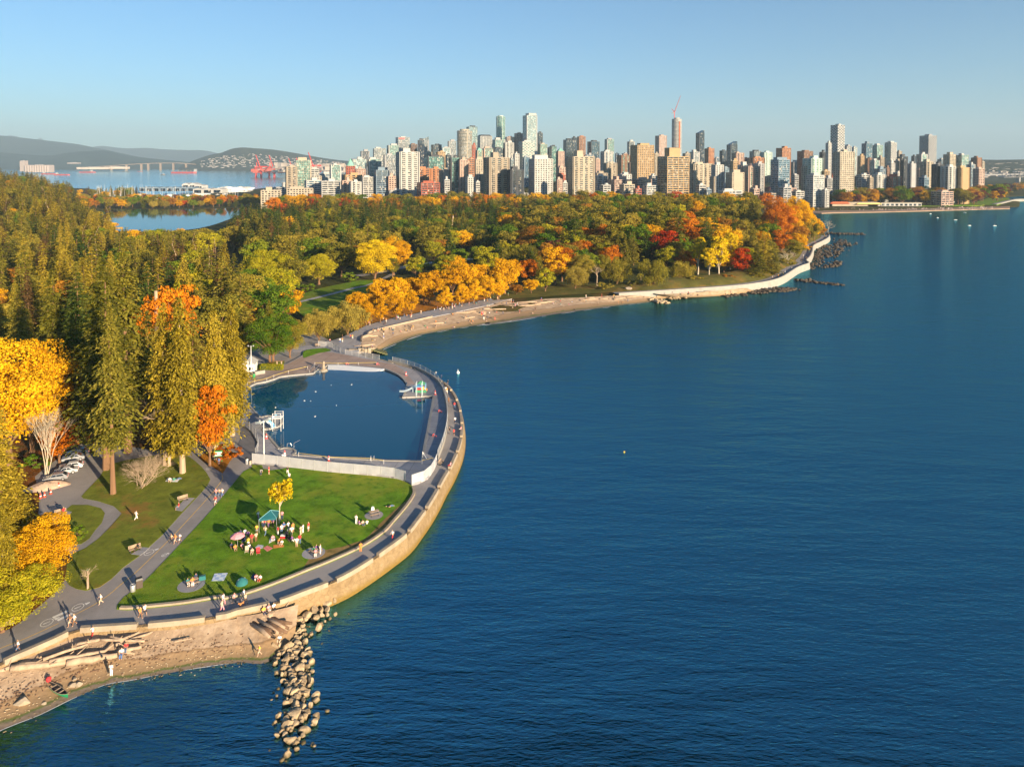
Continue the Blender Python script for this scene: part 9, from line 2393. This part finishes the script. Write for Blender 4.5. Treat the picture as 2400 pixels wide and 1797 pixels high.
for k, (x, y, rx, ry) in enumerate(BO):
 zc = .5 if y > 420 else .9
 p = gp(*R5(x, y), zc)
 dep = p[1] * CT - (zc - HC) * ST
 s = rx / 3.704 / F * dep * 1.28
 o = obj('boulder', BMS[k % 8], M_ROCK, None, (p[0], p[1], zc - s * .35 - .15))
 q_ = ry / rx
 o.scale = (s * 1.12, s * 1.12 * rl.uniform(.8, 1.1), s * min(1.3, max(.7, q_)) * .95)
 o.rotation_euler = (rl.uniform(-.3, .3), rl.uniform(-.3, .3), rl.uniform(0, 6.28))
 size = 'huge' if rx > 40 else 'large' if rx > 28 else 'medium' if rx > 20 else 'small'
 shp = 'tall' if q_ > 1.25 else 'flat' if q_ < .6 else 'rounded' if k % 2 else 'blocky'
 tag(o, '%s %s boulder %s' % (size, shp, near_name(k, x, y)), 'boulder', 'boulders of the groyne')
for zf, x, y, s, lab in ((K6, 390, 1500, 1.0, 'pale boulder alone on the sand near the canoe'), (K6, 1260, 1225, .55, 'pale stone paired with a flat stone on the sand'), (K6, 1360, 1200, .55, 'flat stone paired with a pale stone on the sand'), (K6, 1285, 1105, .35, 'small white stone above the paired stones'), (K6, 760, 1530, .35, 'small white stone at the water edge near the canoe')):
 p = gp(*zf(x, y), .5); z_ = zbeach(p); p = gp(*zf(x, y), z_ + .1)
 o = obj('beach_stone', BMS[int(x) % 8], M_CONC, None, p); o.scale = (s, s * .8, s * .6); o.rotation_euler = (0, 0, x); tag(o, lab, 'stone')
# submerged and far reef stones, too many and too small to count
def reef(name, pts, n, smin, smax, spread, label, zlo=-.6, zhi=.3, zf=R5, mat=None):
 L = [gp(*zf(x, y), 0) for x, y in pts]
 L = resample(L, max(.5, sum(math.dist(L[i], L[i + 1]) for i in range(len(L) - 1)) / 200))
 Vs, Fs = [], []
 base = bmesh.new(); bmesh.ops.create_icosphere(base, subdivisions=1, radius=1); bv = np.array([v.co for v in base.verts]); bf = np.array([[v.index for v in f.verts] for f in base.faces]); base.free()
 rg = np.random.default_rng(len(pts) * 7 + n)
 for k in range(n):
  p = L[rg.integers(len(L))]; s = rg.uniform(smin, smax)
  v = bv * (1 + rg.normal(0, .15, (len(bv), 1))) * np.array([s, s * rg.uniform(.6, 1), s * rg.uniform(.4, .8)])
  a = rg.uniform(0, 6.28); R_ = np.array([[math.cos(a), -math.sin(a), 0], [math.sin(a), math.cos(a), 0], [0, 0, 1]])
  Vs.append(v @ R_.T + np.array([p[0] + rg.normal(0, spread), p[1] + rg.normal(0, spread), rg.uniform(zlo, zhi)])); Fs.append(bf + k * len(bv))
 m = np_mesh(name, np.concatenate(Vs), np.concatenate(Fs))
 return tag(obj(name, m, mat or M_ROCK), label, 'rocks', kind='stuff')
reef('groyne_stones', [(1000, 330), (700, 480), (680, 700), (720, 1000), (700, 1250), (650, 1500), (620, 1560)], 260, .2, .45, 1.5, 'small stones in the gaps of the boulder groyne', -.5, .35)
M_REEF = plain('reef_rock', (.075, .055, .038), .8, .5, .5, .1, 2.0, world=True)
reef('reef_rocks', [(1280, 950), (1400, 965), (1550, 985), (1720, 1000)], 130, .6, 1.5, 1.2, 'line of dark reef rocks running out from the headland wall', -.6, .5, G8, M_REEF); reef('reef_rocks', [(1550, 830), (1620, 820), (1680, 780)], 80, .6, 1.6, 2, 'dark reef rocks off the bend of the headland', -.6, .5, G8, M_REEF); reef('reef_rocks', [(1520, 740), (1560, 720), (1660, 660), (1720, 600), (1690, 570)], 230, .6, 1.7, 4, 'wide dark reef off the headland tip', -.6, .6, G8, M_REEF); reef('reef_rocks', [(1620, 515), (1750, 518), (1890, 522)], 150, .8, 2.0, 2, 'thin rocky spit at the headland tip', -.4, .6, G8, M_REEF); reef('reef_rocks', [(800, 1065), (900, 1068), (1050, 1050), (1250, 1035)], 170, .7, 1.6, 2, 'dark stones along the headland beach', -.3, .4, G8, M_REEF); reef('reef_rocks', [(570, 1105), (660, 1095), (760, 1085)], 60, .6, 1.3, 1.5, 'scatter of stones below the white wall', -.3, .3, G8, M_REEF); reef('reef_rocks', [(1400, 850), (1460, 770), (1500, 680), (1560, 620)], 240, .5, 1.1, 3, 'stony shore below the headland wall', -.2, .6, G8, M_REEF); reef('reef_rocks', [(1830, 1230), (1920, 1260), (2050, 1290)], 120, .6, 1.3, 1.5, 'pale stones at the far end of the sandy beach', -.1, .6, G7, M_ROCK); reef('reef_rocks', [(2080, 1235), (2170, 1240)], 50, .6, 1.3, 1.5, 'small patch of stones beside the beach end', -.1, .6, G7, M_ROCK)
# logs on the far beach
for q in range(34):
 u = rl.random(); f = rl.uniform(.05, .5)
 a_, b_ = BT[int(u * 199)], BW[int(u * 199)]
 x, y = a_[0] + (b_[0] - a_[0]) * f, a_[1] + (b_[1] - a_[1]) * f
 z = 3.0 * (1 - f) ** 1.25
 L_ = rl.uniform(4, 10); an = rl.gauss(.35, .25)
 o = thing('driftwood_log', 'pale driftwood log lying on the far beach', 'log', (x, y, z), an, 'driftwood logs on the far beach')
 MB().tube([(-L_ / 2, 0, .25), (0, rl.uniform(-.1, .1), .28), (L_ / 2, 0, .25)], [.36, .33, .26], 7).build('stem', M_WOODGREY, o, True)
# wall and steps of the far beach
fw_ = resample(smooth([gp(*p, 3.0) for p in (K7(1310, 300), K7(1330, 235), K7(1420, 205), G6(1000, 1212), G6(1250, 1148), G6(1530, 1083))], step=1.5), 1.5)
fwt = thing('beach_wall', 'pale low wall between the avenue walkway and the far beach', 'wall')
MB().loft([setz(offset_line(fw_, .5), 3.0), setz(offset_line(fw_, .5), 3.7), setz(fw_, 3.7), setz(fw_, 1.0)]).build('wall', M_CONC, fwt)
stn = thing('beach_steps', 'weedy concrete steps going down to the far beach', 'steps', gp(*K7(1440, 440), .9), .3)
for q in range(7):
 MB().box((0.9 * q, -.5 * q, .75 - .24 * q), (1.0, 5, .3)).build('step', plain('weedy_concrete', (.15, .15, .06), .9, .4, .8, world=True), stn)
rtw = thing('retaining_wall', 'pale broken retaining wall beside the beach steps', 'wall', gp(*K7(1230, 500), 1.5), .25)
for q in range(8):
 MB().box((-3.5 + q * 1.1, rl.uniform(-.4, .4), .9), (1.0, 1.6 + rl.uniform(0, .6), 1.5 + rl.uniform(-.2, .4)), rl.uniform(-.1, .1)).build('block', M_CONC, rtw)
bl = thing('white_boulder_bank', 'pale boulder standing on the bank above the far beach', 'boulder', gp(*G7(1650, 1150), 3.0)); o = obj('stone', BMS[2], M_CONC, bl); o.scale = (2.6, 1.8, 1.7)
# gulls on the pool, buoy on the sea
gb_ = lathe(MB(), [(.01, 0), (.10, .03), (.13, .1), (.1, .17), (.01, .2)], 8).mesh('body')
for q, (x, y) in enumerate(((645, 1150), (1220, 1015), (1340, 1020), (1445, 835), (1750, 705), (2155, 695), (1430, 1330), (1855, 1110))):
 g_ = thing('gull', 'white gull floating on the pool', 'bird', gp(*K1(x, y), ZW - .03), rl.uniform(0, 6), 'gulls on the pool', .85)
 o = obj('body', gb_, M_WHITE, g_); o.scale = (1.9, 1, 1)
 MB().tube([(.2, 0, .12), (.25, 0, .26)], .045, 6).build('head', M_WHITE, g_); MB().tube([(.27, 0, .25), (.36, 0, .24)], [.02, .008], 5).build('beak', CM['orange'], g_)
by = thing('marker_buoy', 'pale marker buoy floating off the pool wall', 'buoy', gp(*K2(1940, 350), 0)); lathe(MB(), [(.01, -.3), (.5, 0), (.55, .4), (.3, .7), (.08, .8), (.06, 1.4), (.01, 1.42)], 10).build('float', M_WHITE, by, True)
by = thing('marker_buoy', 'small yellow buoy alone in the open water', 'buoy', gp(1463, 1060, 0)); lathe(MB(), [(.01, -.2), (.2, 0), (.2, .2), (.08, .35), (.01, .36)], 10).build('float', CM['yellow'], by, True)
# wrack line and pebbles on the near sand, thin foam where the water meets it
mid = [tuple(np.array(a_) * .45 + np.array(b_) * .55) for a_, b_ in zip(rs(near_top, 60), rs(near_water[:-1], 60))]
def scatter(name, line, n, smin, smax, spread, label, mat, cat):
 rg = np.random.default_rng(n)
 mb = MB()
 for k in range(n):
  p = line[rg.integers(len(line))]
  x, y = p[0] + rg.normal(0, spread), p[1] + rg.normal(0, spread)
  s = rg.uniform(smin, smax)
  mb.box((x, y, zbeach((x, y)) + .03), (s * rg.uniform(1, 3), s, .07), rg.uniform(0, 3), .7)
 return tag(mb.build(name, mat), label, cat, kind='stuff')
scatter('seaweed_wrack', [m_ for m_ in mid], 500, .06, .2, .8, 'dark seaweed wrack strewn along the sand', M_WOODBROWN, 'seaweed')
scatter('beach_pebbles', [tuple(np.array(a_) * .15 + np.array(b_) * .85) for a_, b_ in zip(rs(near_top, 60), rs(near_water[:-1], 60))], 420, .05, .16, 1.0, 'pebbles scattered near the water on the sand', M_ROCK, 'pebbles')
scatter('wood_scraps', [tuple(np.array(a_) * .72 + np.array(b_) * .28) for a_, b_ in zip(rs(near_top, 60), rs(near_water[:-1], 60))][:40], 420, .05, .16, .9, 'scraps of driftwood among the logs', M_WOODGREY, 'driftwood')
M_FOAM = plain('foam', (.62, .64, .64), .8, .2, 1.0)
def foam(line, w, label):
 L = resample(line, .8)
 mb = MB()
 for k in range(len(L) - 1):
  f = noise.noise((L[k][0] * .21, L[k][1] * .21, 1.7))
  if f > .02:
   a_, b_ = Vector(L[k]), Vector(L[k + 1])
   n_ = Vector((a_.y - b_.y, b_.x - a_.x, 0)).normalized() * w * (.3 + max(0, f))
   mb.quad((*(a_ - n_).xy, .025), (*(b_ - n_).xy, .025), (*(b_ + n_).xy, .03), (*(a_ + n_).xy, .03))
 return tag(mb.build('surf_line', M_FOAM), label, 'foam', kind='stuff')
foam(smooth(near_water[1:-1], step=1), .09, 'thin line of foam at the edge of the near sand')
foam(offset_line(smooth(beach_water, step=2), -1.0), .3, 'thin line of foam along the far beach')
# ------------------------------------------------------------------ the air
hm, ht, hp = newmat('haze_air')
ht.nodes.remove(hp)
hv = ht.nodes.new('ShaderNodeVolumePrincipled')
hv.inputs['Color'].default_value = (0.60, 0.82, 1.0, 1)
hv.inputs['Density'].default_value = 5.6e-5
hv.inputs['Anisotropy'].default_value = 0.0
ht.links.new(hv.outputs[0], ht.nodes['Material Output'].inputs['Volume'])
hz = MB().box((0, 15250, 744), (62000, 31500, 1512)).build('haze', hm)
hz['kind'] = 'stuff'
hz['label'] = 'thin blue haze softening the far hills'
hz['category'] = 'haze'
# ------------------------------------------------------------------ look-alikes: ranked from a landmark, else one group
seen = {}
for o in COL.objects:
 if o.parent is None and 'label' in o:
  seen.setdefault(o['label'], []).append(o)
ANCH = {'boat': ('the marina pier', gp(276, 456, 3)), 'log': ('the beach steps', gp(*K7(1440, 440))), 'boulder': ('the old stump', gp(*R5(500, 470))), 'person': ('the plaza', gp(*K7(1000, 350))), 'bird': ('the pool ladder', gp(*R4(1372, 1092))), 'crane': ('the stepped green glass tower', (-290, 1300, 0))}
for lab, os_ in seen.items():
 if len(os_) > 1:
  g = next((o['group'] for o in os_ if 'group' in o), lab)
  an = ANCH.get(os_[0].get('category'))
  if an:
   os_.sort(key=lambda o: (o.location - Vector(an[1])).length)
  for q, o in enumerate(os_):
   o['group'] = g
   if an:
    o['label'] = '%sclosest %s to %s' % (ordinal(q), lab.split(' near the ')[0].split(' moored ')[0].split(' lying ')[0].split(' on the ')[0], an[0]) if o['category'] != 'boulder' else '%sclosest %s to %s' % (ordinal(q), ' '.join(lab.split(' ')[:3]) + ' ' + ' '.join(lab.split(' ')[3:9]), an[0])
